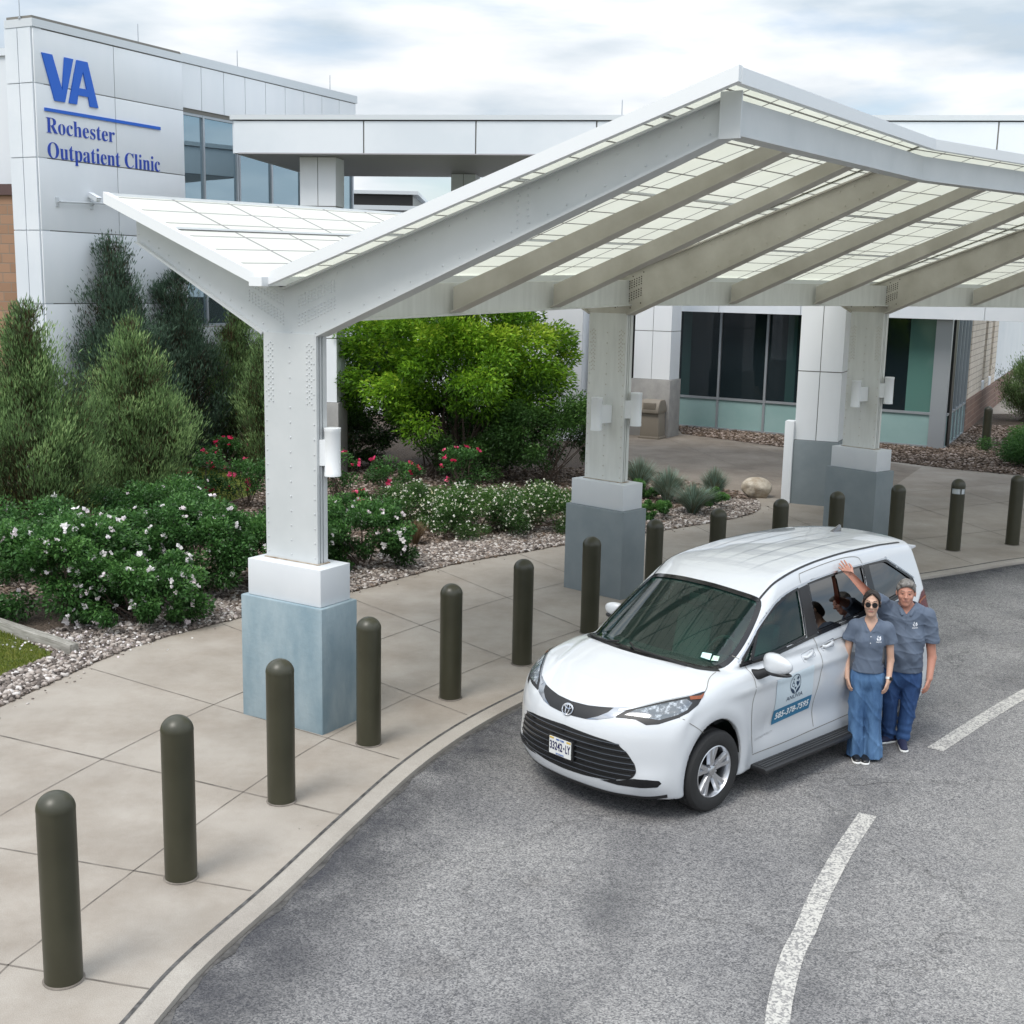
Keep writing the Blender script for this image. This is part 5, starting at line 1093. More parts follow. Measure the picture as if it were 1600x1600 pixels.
# roof: pressed ribs, antenna fin, rear spoiler edge
for y in (-.36, -.18, 0., .18, .36):
    strip('roof_rib', [(-1.25, y*1.0, 1.7), (-1.9, y*1.08, 1.76), (-2.7, y*1.08, 1.775), (-3.3, y*1.05, 1.75)], [.002, .022, .022, .002], M_white, .0045)
mb = MB(); mb.prism([(-3.24, 1.745), (-3.44, 1.74), (-3.455, 1.80), (-3.43, 1.812), (-3.36, 1.785)], -.5, .5, lambda p, q, t: (p, t*.05*max(.25, 1-(q-1.745)/.085), q)); vmb(mb, 'antenna_fin', M_chromed if 0 else mat('fin grey', (.10, .10, .11), .2, coat=1), bevel=.006)
mb = MB(); mb.prism([(-3.80, 1.70), (-4.06, 1.672), (-4.075, 1.652), (-3.9, 1.63)], -.60, .60, lambda p, q, t: (p, t, q-.05*(t/.6)**2)); vmb(mb, 'roof_spoiler', M_white, bevel=.008)
patch('rear_window', [(-.66, 1.20), (-.60, 1.60), (.60, 1.60), (.66, 1.20)], 'x', M_gloss, .004, .08, None, van_f, -1)
# ---- door sign: pale magnetic panel, blue band, round emblem, lettering
M_mag = mat('pale sign panel', (.52, .60, .645), .35); M_band = mat('sign teal band', (.022, .155, .28), .4); M_ink = mat('sign dark ink', (.012, .035, .075), .5); M_wht = mat('sign white', (.80, .82, .82), .5); M_thin = mat('faint grey lettering', (.38, .39, .40), .5)
sg = patch('door_sign', [(-.905, .515), (-1.52, .545), (-1.52, .935), (-.905, .905)], 'y', M_mag, .004, .03, None, van_f, 1)
patch('sign_band', [(-.905, .515), (-1.52, .545), (-1.52, .672), (-.905, .642)], 'y', M_band, .0055, .03, sg, van_f, 1)
def side_text(s, x0, x1, z0, z1, h, m, parent, off, bold=0, nm_='sign_lettering'):
    V, F = text_mesh(s, 1, bold, 0); a, b = V[:, 0].min(), V[:, 0].max(); t = (V[:, 0]-a)/(b-a)
    O = np.stack([x0+t*(x1-x0), np.full(len(V), 1.3), z0+t*(z1-z0)+V[:, 1]/.72*h], 1); Pn, _ = cast(lambda x, y, z: van_f(x, y, z)-off, O, np.array((0, -1., 0)), tmax=.8, n=200)
    mb = MB(); mb.add([tuple(p) for p in Pn], F); return vmb(mb, nm_, m, parent, recalc=False)
side_text('585-378-7595', -.945, -1.485, .556, .582, .058, M_wht, sg, .0075, .022)
side_text('ANUVIA', -1.08, -1.345, .692, .705, .037, M_ink, sg, .0065, .0)
side_text('WHEELCHAIR TRANSPORT', -1.085, -1.345, .674, .686, .0085, M_ink, sg, .0065, .0) if 0 else None
side_text('VANTAGE MOBILITY', -.62, -.93, .440, .452, .020, M_thin, None, .004, 0, 'door_lettering')
def side_shape(polys, m, parent, off, nm_='sign_emblem'):
    mb = MB()
    for pl_ in polys:
        O = np.array([(p[0], 1.3, p[1]) for p in pl_]); Pn, _ = cast(lambda x, y, z: van_f(x, y, z)-off, O, np.array((0, -1., 0)), tmax=.8, n=200)
        tri = tessellate_polygon([[Vector((p[0], p[1], 0)) for p in pl_]]); mb.add([tuple(p) for p in Pn], [tuple(t) for t in tri])
    return vmb(mb, nm_, m, parent, recalc=False)
def ringp(cx_, cz_, rx, rz, w_, a0=0, a1=2*PI, n=28):
    A = [(cx_+rx*math.cos(a), cz_+rz*math.sin(a)) for a in np.linspace(a0, a1, n)]; B = [(cx_+(rx-w_)*math.cos(a), cz_+(rz-w_)*math.sin(a)) for a in np.linspace(a0, a1, n)]
    return [[A[i], A[i+1], B[i+1], B[i]] for i in range(n-1)]
def disc(cx_, cz_, r, n=12): return [(cx_+r*math.cos(a), cz_+r*math.sin(a)) for a in np.linspace(0, 2*PI, n, endpoint=False)]
lc = (-1.215, .823)
shp = ringp(*lc, .088, .085, .006)
X_ = lambda u, v: (lc[0]-u, lc[1]+v)          # u to the reader's right
shp += [[X_(.018, .052), X_(.052, .052), X_(.052, .038), X_(.018, .038)], [X_(.028, .062), X_(.042, .062), X_(.042, .053), X_(.028, .053)], [X_(.028, .037), X_(.042, .037), X_(.042, .028), X_(.028, .028)]]
shp += ringp(*X_(-.035, -.004), .022, .020, .006, n=16)+[disc(*X_(-.032, .042), .008), [X_(-.038, .03), X_(-.030, .03), X_(-.024, .004), X_(-.034, .004)]]
shp += [[X_(.038, -.028), X_(.012, .000), X_(.014, .016), X_(.026, .020), X_(.038, .011), X_(.050, .020), X_(.062, .016), X_(.064, .0)]]
shp += [[X_(0, -.052), X_(-.016, -.034), X_(-.012, -.024), X_(0, -.030), X_(.012, -.024), X_(.016, -.034)]]
shp += [[X_(-.070, -.020), X_(-.052, -.036), X_(-.028, -.046), X_(-.010, -.066), X_(-.012, -.083), X_(-.045, -.070), X_(-.068, -.045)], [X_(.070, -.020), X_(.052, -.036), X_(.028, -.046), X_(.010, -.066), X_(.012, -.083), X_(.045, -.070), X_(.068, -.045)]]
side_shape(shp, M_ink, sg, .0065)
# ---- cabin: dash, wheel, seats
M_dash = mat('dashboard', (.05, .055, .055), .6); M_seat = mat('seat fabric', (.16, .17, .165), .8)
mb = MB(); mb.prism([(-.24, .6), (-.24, 1.02), (-.42, 1.05), (-.62, .98), (-.66, .6)], -.78, .78, lambda p, q, t: (p, t, q)); vmb(mb, 'dashboard', M_dash, bevel=.03)
mb = MB(); mb.tube([(-.86-.08*math.sin(a), .37+.18*math.cos(a), .98+.165*math.sin(a)) for a in np.linspace(0, 2*PI, 25)], .016, 8); mb.tube([(-.62, .37, .92), (-.86, .37, .98)], .03, 8); mb.box((-.88, .22, .96), (-.85, .52, 1.0)); vmb(mb, 'steering_wheel', M_dash, smooth=True)
for (x, y) in ((-1.15, .37), (-1.15, -.37), (-2.15, .37), (-2.15, -.37), (-3.0, .37), (-3.0, -.37)):
    mb = MB(); mb.box((x-.25, y-.24, .48), (x+.27, y+.24, .66)); mb.prism([(x-.22, .62), (x-.10, .62), (x-.24, 1.20), (x-.36, 1.20)], y-.23, y+.23, lambda p, q, t: (p, t, q)); mb.box((x-.39, y-.13, 1.22), (x-.27, y+.13, 1.40)); vmb(mb, 'seat', M_seat, bevel=.03)
mb = MB(); mb.box((-.97, -.11, 1.40), (-.94, .11, 1.46)); mb.tube([(-.955, 0, 1.45), (-.92, 0, 1.55)], .012, 6); vmb(mb, 'rear_view_mirror', M_dash)
# ================================================================== PEOPLE
class Field:
    def __init__(s, lo, hi, h=.005):
        s.lo = np.array(lo, float); s.h = h; n = np.ceil((np.array(hi)-lo)/h).astype(int)+1; s.F = np.full(n, .5, np.float32); s.n = n
    def sub(s, lo, hi, m=.03):
        a = np.clip(((np.array(lo)-m-s.lo)/s.h).astype(int), 0, s.n-1); b = np.clip(((np.array(hi)+m-s.lo)/s.h).astype(int)+2, 1, s.n)
        sl = tuple(slice(i, j) for i, j in zip(a, b)); g = [s.lo[k]+s.h*np.arange(a[k], b[k]) for k in range(3)]
        return sl, np.meshgrid(*g, indexing='ij', sparse=True)
    def cap(s, a, b, ra, rb=None, k=.01, sc=(1, 1, 1), op='u'):
        rb = ra if rb is None else rb; a = np.array(a, float); b = np.array(b, float); S = np.array(sc, float); r = max(ra, rb)*S.max()
        sl, (x, y, z) = s.sub(np.minimum(a, b)-r, np.maximum(a, b)+r, k*1.5+.01)
        A = a/S; B_ = b/S; e = B_-A; L2 = max(e@e, 1e-9); px_, py_, pz_ = x/S[0]-A[0], y/S[1]-A[1], z/S[2]-A[2]
        t = np.clip((px_*e[0]+py_*e[1]+pz_*e[2])/L2, 0, 1); d = (np.sqrt((px_-e[0]*t)**2+(py_-e[1]*t)**2+(pz_-e[2]*t)**2)-(ra+(rb-ra)*t))*S.min()
        s.F[sl] = smin(s.F[sl], d, k) if op == 'u' else smax(s.F[sl], -d, k); return s
    def ell(s, c, r, k=.01, op='u'):
        r = np.array(r, float); return s.cap(c, c, 1., 1., k, tuple(r), op)
    def cut(s, lo, hi, fn, k=.004):
        """keep only where fn < 0 inside a box"""
        sl, (x, y, z) = s.sub(lo, hi, 0); s.F[sl] = smax(s.F[sl], fn(x, y, z), k)
    def warp(s, fn):
        g = [s.lo[k]+s.h*np.arange(s.n[k]) for k in range(3)]; x, y, z = np.meshgrid(*g, indexing='ij', sparse=True); s.F = s.F+fn(x, y, z).astype(np.float32)
    def mesh(s):
        V, Q = surfnets(s.F, s.lo, s.h)
        # relax a little along the surface
        for _ in range(2):
            acc = np.zeros_like(V); cn = np.zeros(len(V))
            for k in range(4): np.add.at(acc, Q[:, k], V[Q[:, (k+1) % 4]]+V[Q[:, (k+3) % 4]]); np.add.at(cn, Q[:, k], 2)
            V = V*.5+.5*acc/np.maximum(cn, 1)[:, None]
        return V, Q
def hand(F, W, d, n, s_, curl=.35, sc=1., spread=.0):
    W, d, n = (np.array(q, float) for q in (W, d, n)); d /= np.linalg.norm(d); n -= d*(n@d); n /= np.linalg.norm(n); s = np.cross(d, n)*s_
    offs = (.030, .0105, -.0095, -.028); Ls = (.070, .078, .073, .056)
    for i in range(4):
        K_ = W+d*.085*sc*(1-.06*abs(i-1))+s*offs[i]*sc
        F.cap(W+s*offs[i]*.45*sc+d*.005, K_, .0135*sc, .0105*sc, .010)
        p = K_; dd = d+s*spread*(1.2-i*.8); dd /= np.linalg.norm(dd); a = 0
        for q, fr in enumerate((.45, .30, .25)):
            a = curl*(q+.6); v = dd*math.cos(a)+n*math.sin(a); p2 = p+v*Ls[i]*fr*sc; F.cap(p, p2, (.0093-.0006*q)*sc, (.0087-.0007*q)*sc, .0022); p = p2
    b = W+d*.018*sc+s*.022*sc+n*.006; m1 = b+(s*.62+d*.72+n*.30)*.042*sc; m2 = m1+(s*.25+d*.92+n*.28)*.030*sc; m3 = m2+(d*.97+n*.22)*.022*sc
    F.cap(b, m1, .0145*sc, .0115*sc, .010); F.cap(m1, m2, .0108*sc, .0098*sc, .004); F.cap(m2, m3, .0095*sc, .0078*sc, .003)
def head(F, c, w_=.078, hh=.125, dp=.098, tilt=(0, 0)):
    """skull, jaw, nose, brow, lips, ears around c (facing -y)"""
    c = np.array(c, float)
    F.ell(c+(0, .012, .030), (w_, dp, hh*.74), .01); F.ell(c+(0, -.020, -.040), (w_*.80, dp*.72, hh*.66), .03); F.ell(c+(0, -.055, -.098), (.026, .026, .020), .025)
    F.cap(c+(0, -.094, .014), c+(0, -.113, -.018), .007, .012, .010); F.ell(c+(-.012, -.102, -.022), (.008, .010, .007), .006); F.ell(c+(.012, -.102, -.022), (.008, .010, .007), .006)
    F.cap(c+(-.040, -.080, .034), c+(.040, -.080, .034), .010, .010, .014)
    for s in (-1, 1):
        F.ell(c+(s*.031, -.098, .014), (.014, .010, .009), .008, 'd'); F.ell(c+(s*.031, -.082, .014), (.0135, .010, .0095), .004); F.ell(c+(s*.044, -.066, -.022), (.020, .018, .020), .014)
        F.ell(c+(s*(w_+.004), .004, .0), (.009, .018, .031), .006)
    F.cap(c+(-.021, -.086, -.052), c+(.021, -.086, -.052), .0055, .0055, .008, (1, 1, .8)); F.cap(c+(-.016, -.086, -.060), c+(.016, -.086, -.060), .0055, .0055, .008, (1, 1, .8))
def skin_mat(name, c1, c2):
    m = mat(name, c1, .5, col2=c2, nscale=7, namt=(.35, .7), bump=.05, bscale=300); nodes(m)[2].inputs['Subsurface Weight'].default_value = .08; nodes(m)[2].inputs['Subsurface Radius'].default_value = (.012, .005, .003); return m
M_skw = skin_mat('fair skin', (.52, .315, .225), (.60, .385, .285)); M_skm = skin_mat('ruddy skin', (.47, .215, .15), (.54, .275, .20))
M_lip = mat('lips', (.50, .20, .17), .45); M_eye = mat('eyes', (.05, .035, .03), .2); M_brow = mat('eyebrows', (.10, .07, .055), .8)
def cloth(name, c1, c2, ns=5, stretch=None, rough=.8):
    return mat(name, c1, rough, col2=c2, nscale=ns, namt=(.3, .7), bump=.25, bscale=260, bdist=.0015, stretch=stretch, detail=6)
M_polo = cloth('grey blue polo', (.085, .112, .160), (.118, .150, .205))
M_jw = cloth('mid blue denim', (.022, .070, .17), (.095, .195, .35), 9, (1, 1, .30)); M_jm = cloth('dark blue denim', (.008, .034, .115), (.038, .10, .245), 9, (1, 1, .30))
M_hairw = mat('dark brown hair', (.008, .0055, .005), .6, col2=(.022, .014, .011), nscale=30, stretch=(1, 1, .2)); M_hairm = mat('grey hair', (.085, .078, .07), .7, col2=(.25, .235, .22), nscale=40, stretch=(1.5, .5, .5))
M_black = mat('black leather', (.012, .012, .013), .35); M_sole = mat('white sole', (.70, .70, .68), .6); M_navysh = mat('navy knit shoe', (.012, .016, .05), .8); M_shade = mat('sunglass lens', (.006, .006, .007), .3)
M_emb = mat('shirt embroidery', (.75, .77, .80), .7)
AZ = -math.atan2(3.4, 11.4)
def place(o, loc): o.location = loc; o.rotation_euler = (0, 0, AZ); return o
def finish(F, name, m, parent): V, Q = F.mesh(); return npmesh(name, V, Q, m, parent, True)
def recolour(o, mats, fn):
    for x in mats: o.data.materials.append(x)
    n = len(o.data.polygons); c = np.zeros(n*3); o.data.polygons.foreach_get('center', c); c = c.reshape(-1, 3); mi = fn(c); o.data.polygons.foreach_set('material_index', mi.astype(np.int32))
def onto(o, pts, off=.002, d=(0, 1, 0)):
    """drop points on the front of a mesh"""
    from mathutils.bvhtree import BVHTree
    me = o.data; t = BVHTree.FromPolygons([v.co[:] for v in me.vertices], [tuple(p.vertices) for p in me.polygons]); r = []
    for p in pts:
        hit = t.ray_cast(Vector(p)-Vector(d)*.6, Vector(d)); r.append((hit[0] if hit[0] is not None else Vector(p))-Vector(d)*off)
    return r
def shirt_logo(sh, cx_, cz_, sc=1.):
    P2 = []; F2 = []
    def addp(poly):
        tri = tessellate_polygon([[Vector((p[0], p[1], 0)) for p in poly]]); n0 = len(P2); P2.extend(poly); F2.extend([tuple(n0+i for i in t) for t in tri])
    u = lambda x, z: (cx_+x*sc, cz_+z*sc)
    addp([u(-.016, .008), u(-.006, -.004), u(-.004, -.018), u(-.012, -.012), u(-.019, -.002)]); addp([u(.016, .008), u(.006, -.004), u(.004, -.018), u(.012, -.012), u(.019, -.002)])
    addp([u(-.013, .022), u(-.007, .024), u(-.006, .010), u(-.012, .008)]); addp([u(.002, .014), u(.010, .020), u(.016, .013), u(.009, .002), u(.003, .007)]); addp([u(-.003, .002), u(.003, .002), u(.002, -.006), u(-.002, -.006)])
    V, F = text_mesh('ANUVIA', 1, .03, 0); a, b = V[:, 0].min(), V[:, 0].max(); n0 = len(P2)
    P2 += [u(-.024+(v[0]-a)/(b-a)*.048, -.031+v[1]/.72*.009) for v in V]; F2 += [tuple(n0+i for i in f) for f in F]
    q = onto(sh, [(p[0], 0, p[1]) for p in P2], .003); mb = MB(); mb.add(q, F2); mb.build('shirt_logo', M_emb, sh, recalc=False)
def folds(seed, amp, fr=(15, 8, 17)):
    r = np.random.default_rng(seed); W_ = [(r.normal(0, 1, 3)*np.array(fr), r.random()*6.3, r.random()*.8+.3) for _ in range(7)]
    def f(x, y, z):
        o = 0
        for w_, ph, a in W_: o = o+a*(1-np.abs(np.sin(.5*(w_[0]*x+w_[1]*y+w_[2]*z)+ph+1.3*np.sin(7*x+6*z+ph*2))))**4
        return -amp*(o*1.15-.35)
    return f
# ---------------------------------------------------------------- woman
wo = place(empty('person'), (3.405, 11.35, ROADZ)); tag(wo, 'woman in sunglasses, grey polo and wide blue jeans, standing against the minivan', 'person')
Z0 = .045                                    # local z = world z + .045
def z_(v): return v+Z0
F = Field((-.30, -.22, -.01), (.30, .20, 1.72))
hc = (-.008, -.03, z_(1.490)); head(F, hc, .073, .122, .092)
F.cap((0, .01, z_(1.26)), (-.004, -.004, z_(1.41)), .050, .046, .02)
F.cap((-.12, .015, z_(1.245)), (.12, .015, z_(1.245)), .052, .052, .03); F.cap((0, .01, z_(1.22)), (0, .005, z_(.98)), .115, .095, .04, (1.15, .78, 1)); F.cap((0, .01, z_(.96)), (0, .02, z_(.80)), .105, .135, .04, (1.05, .80, 1))
for s, xk, xh in ((-1, -.066, -.060), (1, .088, .070)): F.cap((s*.065, .01, z_(.78)), (xk, 0, z_(.42)), .070, .046, .02); F.cap((xk, 0, z_(.42)), (xh, .01, .09), .046, .032, .01); F.cap((xh, .0, .05), (xh*.85, -.09, .040), .028, .016, .01)
for (sh, el, wr, hd, sg) in (((-.165, .015, z_(1.245)), (-.200, .03, z_(.935)), (-.180, -.035, z_(.745)), (-.145, -.065, z_(.62)), -1), ((.165, .015, z_(1.245)), (.202, .03, z_(.94)), (.196, -.035, z_(.755)), (.165, -.065, z_(.62)), 1)):
    F.cap(sh, el, .042, .033, .02); F.cap(el, wr, .033, .0235, .012); d = np.array(hd)-np.array(wr); hand(F, wr, d, (-sg*.9, .45, 0), sg*1, .30, .88)
b = finish(F, 'body', M_skw, wo); c0 = np.array(hc)
def face(c, lip=True):
    q = c-c0; mi = np.zeros(len(c)); fr = q[:, 1] < -.07
    if lip: mi[fr & ((q[:, 0]/.025)**2+((q[:, 2]+.0555)/.0058)**2 < 1)] = 1
    for s in (-1, 1): mi[(q[:, 1] < -.07) & (((q[:, 0]-s*.031)/.011)**2+((q[:, 2]-.014)/.0055)**2 < 1)] = 2; mi[(q[:, 1] < -.06) & (np.abs(q[:, 0]-s*.032) < .018) & (np.abs(q[:, 2]-.040+.15*abs(0)) < .0045)] = 3
    return mi
recolour(b, [M_lip, M_eye, M_brow], face)
# polo shirt
F = Field((-.30, -.22, z_(.74)), (.30, .20, z_(1.42)))
F.cap((-.125, .015, z_(1.245)), (.125, .015, z_(1.245)), .062, .062, .03); F.cap((0, .008, z_(1.22)), (0, .0, z_(1.10)), .128, .125, .04, (1.16, .86, 1)); F.cap((0, .0, z_(1.10)), (0, .006, z_(.80)), .120, .134, .04, (1.12, .86, 1))
for s in (-1, 1): F.ell((s*.062, -.075, z_(1.135)), (.058, .045, .058), .03); F.cap((s*.150, .015, z_(1.25)), (s*.205, .022, z_(1.085)), .060, .060, .02)
F.warp(folds(4, .0042))
F.cut((-.3, -.22, z_(.7)), (.3, .2, z_(.90)), lambda x, y, z: z_(.825)-z+0*x)
for s in (-1, 1): F.cut((min(s*.13, s*.3), -.22, z_(.9)), (max(s*.13, s*.3), .2, z_(1.16)), lambda x, y, z, s=s: (z_(1.108)-z+.25*(abs(x)-.2)) if True else 0)
F.cut((-.3, -.22, z_(1.2)), (.3, .2, z_(1.45)), lambda x, y, z: -(np.sqrt((x)**2+(y-.0)**2+((z-z_(1.40))*.55)**2)-.068), .006)
F.cut((-.06, -.22, z_(1.12)), (.06, .0, z_(1.45)), lambda x, y, z: -np.maximum(np.abs(x)-.62*(z-z_(1.225)), y+.02))
for s in (-1, 1): F.cap((s*.030, -.100, z_(1.235)), (s*.050, -.070, z_(1.285)), .010, .014, .003); F.cap((s*.050, -.070, z_(1.285)), (s*.066, .02, z_(1.325)), .013, .011, .004)
F.cap((-.06, .03, z_(1.315)), (.06, .03, z_(1.315)), .009, .009, .006)
s_o = finish(F, 'polo_shirt', M_polo, wo); shirt_logo(s_o, .082, z_(1.175), 1.05)
mb = MB(); pts = onto(s_o, [(.002, 0, z_(v)) for v in (1.215, 1.17, 1.12, 1.08)], .001); mb.tube(pts, .0032, 5); mb.build('placket', M_polo, s_o)
mb = MB(); [mb.lathe([(.0045, -.002), (.0045, .002)], 8, tuple(q), axis='y') for q in onto(s_o, [(.008, 0, z_(1.19)), (.008, 0, z_(1.13))], .003)]; mb.build('buttons', M_emb, s_o)
# wide jeans
F = Field((-.26, -.24, -.005), (.28, .22, z_(.90)))
F.cap((0, .012, z_(.86)), (0, .016, z_(.76)), .118, .142, .03, (1.10, .84, 1))
for s, xk, xh in ((-1, -.062, -.052), (1, .080, .100)):
    F.cap((s*.068, .014, z_(.76)), (xk, -.004, z_(.40)), .090, .080, .025, (.98, 1, 1)); F.cap((xk, -.004, z_(.40)), (xh, -.004, .02), .082, .098, .012, (.88, 1.02, 1))
F.warp(lambda x, y, z: -.0065*np.cos(np.arctan2(y+.004, x-np.where(x > .02, .10, -.055))*7+3*z)*np.clip((.62-z)/.5, 0, 1)); F.warp(folds(9, .0060, (26, 18, 6)))
F.cap((.006, -.112, z_(.66)), (.022, -.118, .02), .012, .030, .012, op='d'); F.cap((.006, .125, z_(.62)), (.022, .118, .02), .010, .026, .012, op='d')
F.cut((-.3, -.3, z_(.80)), (.3, .3, z_(.95)), lambda x, y, z: z-z_(.88)+0*x); F.cut((-.3, -.3, -.02), (.3, .3, .12), lambda x, y, z: .028-z+0*x)
jw = finish(F, 'jeans', M_jw, wo)
hemw = mat('denim hem', (.16, .30, .47), .8)
# shoes
def shoe(x, y, ang, L_, m, parent, w_=.046, hgt=.075, slip=True):
    F = Field((-.07, -.27, -.005), (.07, .13, .12), .005)
    F.cap((0, .07, .036), (0, -.02, .042), .036, .038, .02, (1, 1, 1)); F.cap((0, -.02, .036), (.004, -L_+.11, .024), .040, .034, .02, (1.08, 1, .75)); F.cut((-.1, -.3, -.02), (.1, .2, .2), lambda a, b, c: np.maximum(.020-c, c-hgt)+0*a)
    o = finish(F, 'shoe', m, parent); o.location = (x, y, 0); o.rotation_euler = (0, 0, ang)
    F = Field((-.07, -.27, -.008), (.07, .14, .06), .005); F.cap((0, .072, .014), (.003, -L_+.108, .014), .041, .042, .01, (1.02, 1, 1)); F.cut((-.1, -.3, -.02), (.1, .2, .2), lambda a, b, c: np.maximum(.0005-c, c-.022)+0*a); q = finish(F, 'sole', M_sole, o)
    return o
shoe(-.055, -.035, .12, .24, M_black, wo, hgt=.062); shoe(.045, -.035, -.08, .24, M_black, wo, hgt=.062)
# hair, drawn back
F = Field((-.12, -.15, z_(1.32)), (.12, .14, z_(1.68))); c = np.array(hc)
F.ell(c+(0, .020, .034), (.080, .100, .091), .01); F.ell(c+(0, .078, -.03), (.052, .045, .06), .03); F.cap(c+(.006, -.05, .128), c+(.006, .04, .135), .006, .006, .004, op='d')
F.warp(lambda x, y, z: 0.0008*np.sin(90*x+20*np.sin(z*12)))
F.cut((-.12, -.16, z_(1.3)), (.12, .14, z_(1.7)), lambda x, y, z: np.where(y < c[1]+.02, (c[2]+.104-17*(x-c[0]-.006)**2-z), -1)*1.0+0*x, .004)
F2 = Field((-.12, -.15, z_(1.32)), (.12, .14, z_(1.68)))
for s in (-1, 1): F2.cap(c+(s*.014, -.062, .108), c+(s*.068, -.048, .052), .013, .011, .008); F2.cap(c+(s*.068, -.048, .052), c+(s*.078, -.012, -.022), .011, .010, .008)
F.F = smin(F.F, F2.F, .01); finish(F, 'hair', M_hairw, wo)
mb = MB()
for s in (-1, 1): mb.lathe([(.004, -.003), (.025, -.002), (.025, .002), (.004, .003)], 18, (c[0]+s*.031, c[1]-.112+0*s, c[2]+.010), axis='y')
sgl = mb.build('sunglasses', M_shade, wo, smooth=True); mb = MB(); mb.tube([(c[0]-.012, c[1]-.113, c[2]+.014), (c[0]+.012, c[1]-.113, c[2]+.014)], .002, 6)
for s in (-1, 1): mb.tube([(c[0]+s*.05, c[1]-.110, c[2]+.014), (c[0]+s*.076, c[1]-.08, c[2]+.014), (c[0]+s*.080, c[1]+.01, c[2]+.01)], .002, 6)
mb.build('glasses_frame', M_black, sgl)
mb = MB(); W_ = Vector((.197, -.026, z_(.782))); mb.tube([W_+Vector((0, .004, .010)), W_+Vector((0, -.003, -.010))], .029, 16); wt = mb.build('watch', M_sole, wo, smooth=True, auto=50)
mb = MB(); mb.box((.203, -.062, z_(.768)), (.232, -.044, z_(.800))); mb.build('watch_face', M_black, wt, bevel=.003)
# ---------------------------------------------------------------- man
ma_ = place(empty('person'), (3.86, 11.75, ROADZ)); tag(ma_, 'grey haired man in dark jeans, one arm stretched up onto the minivan roof', 'person')
ca, sa = math.cos(AZ), math.sin(AZ)
def tl(wx, wy, wz): dx, dy = wx-3.86, wy-11.75; return np.array((dx*ca+dy*sa, -dx*sa+dy*ca, wz-ROADZ))
F = Field((-.80, -.26, -.01), (.36, .30, 1.90))
hc2 = (-.018, -.055, z_(1.500)); head(F, hc2, .083, .130, .100)
F.cap((.0, .0, z_(1.30)), (-.012, -.03, z_(1.42)), .066, .062, .02)
F.cap((-.16, .015, z_(1.30)), (.16, .015, z_(1.28)), .062, .062, .03); F.cap((0, .01, z_(1.25)), (.0, .0, z_(.98)), .150, .135, .04, (1.12, .82, 1)); F.cap((.01, -.01, z_(.98)), (.015, .02, z_(.76)), .145, .14, .04, (1.05, .85, 1))
WR_ = tl(3.275, 11.66, 1.675); EL_ = tl(3.43, 11.60, 1.515); SHL = np.array((-.19, .02, z_(1.335)))
F.cap(SHL, EL_, .050, .044, .02); F.cap(EL_, WR_, .045, .030, .012); TIP = tl(3.165, 11.715, 1.800); hand(F, WR_, TIP-WR_, (.05, .9, -.35), -1, .14, 1.05, .14)
sh, el, wr, hd = (.205, .02, z_(1.28)), (.272, .045, z_(.86)), (.262, -.03, z_(.665)), (.235, -.075, z_(.54))
F.cap(sh, el, .052, .043, .02); F.cap(el, wr, .043, .030, .012); hand(F, wr, np.array(hd)-np.array(wr), (-.85, .5, 0), 1, .34, 1.02)
for s, k_, a_ in ((-1, (-.085, -.01, z_(.40)), (-.075, .03, .09)), (1, (.085, -.01, z_(.40)), (.055, .0, .09))):
    F.cap((s*.085+.01, .01, z_(.72)), k_, .085, .058, .02); F.cap(k_, a_, .054, .038, .01); F.cap((a_[0], a_[1], .05), (a_[0]+(-.05 if s < 0 else .01), a_[1]-(.03 if s < 0 else .08), .045), .030, .018, .01)
b = finish(F, 'body', M_skm, ma_); c0 = np.array(hc2); recolour(b, [mat('man lips', (.42, .19, .15), .5), M_eye, mat('grey brown eyebrows', (.16, .10, .075), .8)], face)
F = Field((-.52, -.26, z_(.66)), (.38, .26, z_(1.62)))
F.cap((-.155, .015, z_(1.305)), (.155, .015, z_(1.285)), .073, .073, .03); F.cap((0, .008, z_(1.26)), (.0, -.005, z_(1.05)), .160, .158, .04, (1.13, .90, 1)); F.cap((.005, -.022, z_(1.05)), (.015, .0, z_(.72)), .158, .158, .04, (1.12, .92, 1)); F.ell((.01, -.075, z_(.93)), (.125, .10, .12), .05)
F.cap(SHL+(.01, 0, -.01), SHL+(EL_-SHL)*.62, .078, .070, .03); F.cap((-.17, .01, z_(1.22)), SHL+(EL_-SHL)*.40, .07, .06, .05); F.cap((.20, .02, z_(1.285)), (.262, .034, z_(1.00)), .074, .076, .02)
F.warp(folds(21, .0055)); F.warp(lambda x, y, z: -.006*np.sin(34*(z*.72+x*.75)+2*np.sin(8*x))*np.clip(1-((z-z_(.98))/.34)**2, 0, 1)*np.clip(-y/.08, 0, 1))
F.cut((-.3, -.3, z_(.6)), (.19, .3, z_(.85)), lambda x, y, z: z_(.725)-z-.03*x); F.cut((.17, -.3, z_(.6)), (.4, .3, z_(1.1)), lambda x, y, z: np.where(x > .195, z_(1.015)-z, z_(.725)-z)+0*y)
nE = (EL_-SHL)/np.linalg.norm(EL_-SHL); cE = SHL+(EL_-SHL)*.60; F.cut((-.6, -.3, z_(1.2)), (-.16, .3, z_(1.7)), lambda x, y, z: (x-cE[0])*nE[0]+(y-cE[1])*nE[1]+(z-cE[2])*nE[2])
F.cut((-.14, -.26, z_(1.25)), (.14, .2, z_(1.6)), lambda x, y, z: -(np.sqrt((x+.006)**2+(y+.005)**2+((z-z_(1.42))*.5)**2)-.084), .006); F.cut((-.06, -.26, z_(1.15)), (.06, .0, z_(1.5)), lambda x, y, z: -np.maximum(np.abs(x)-.75*(z-z_(1.305)), y+.02))
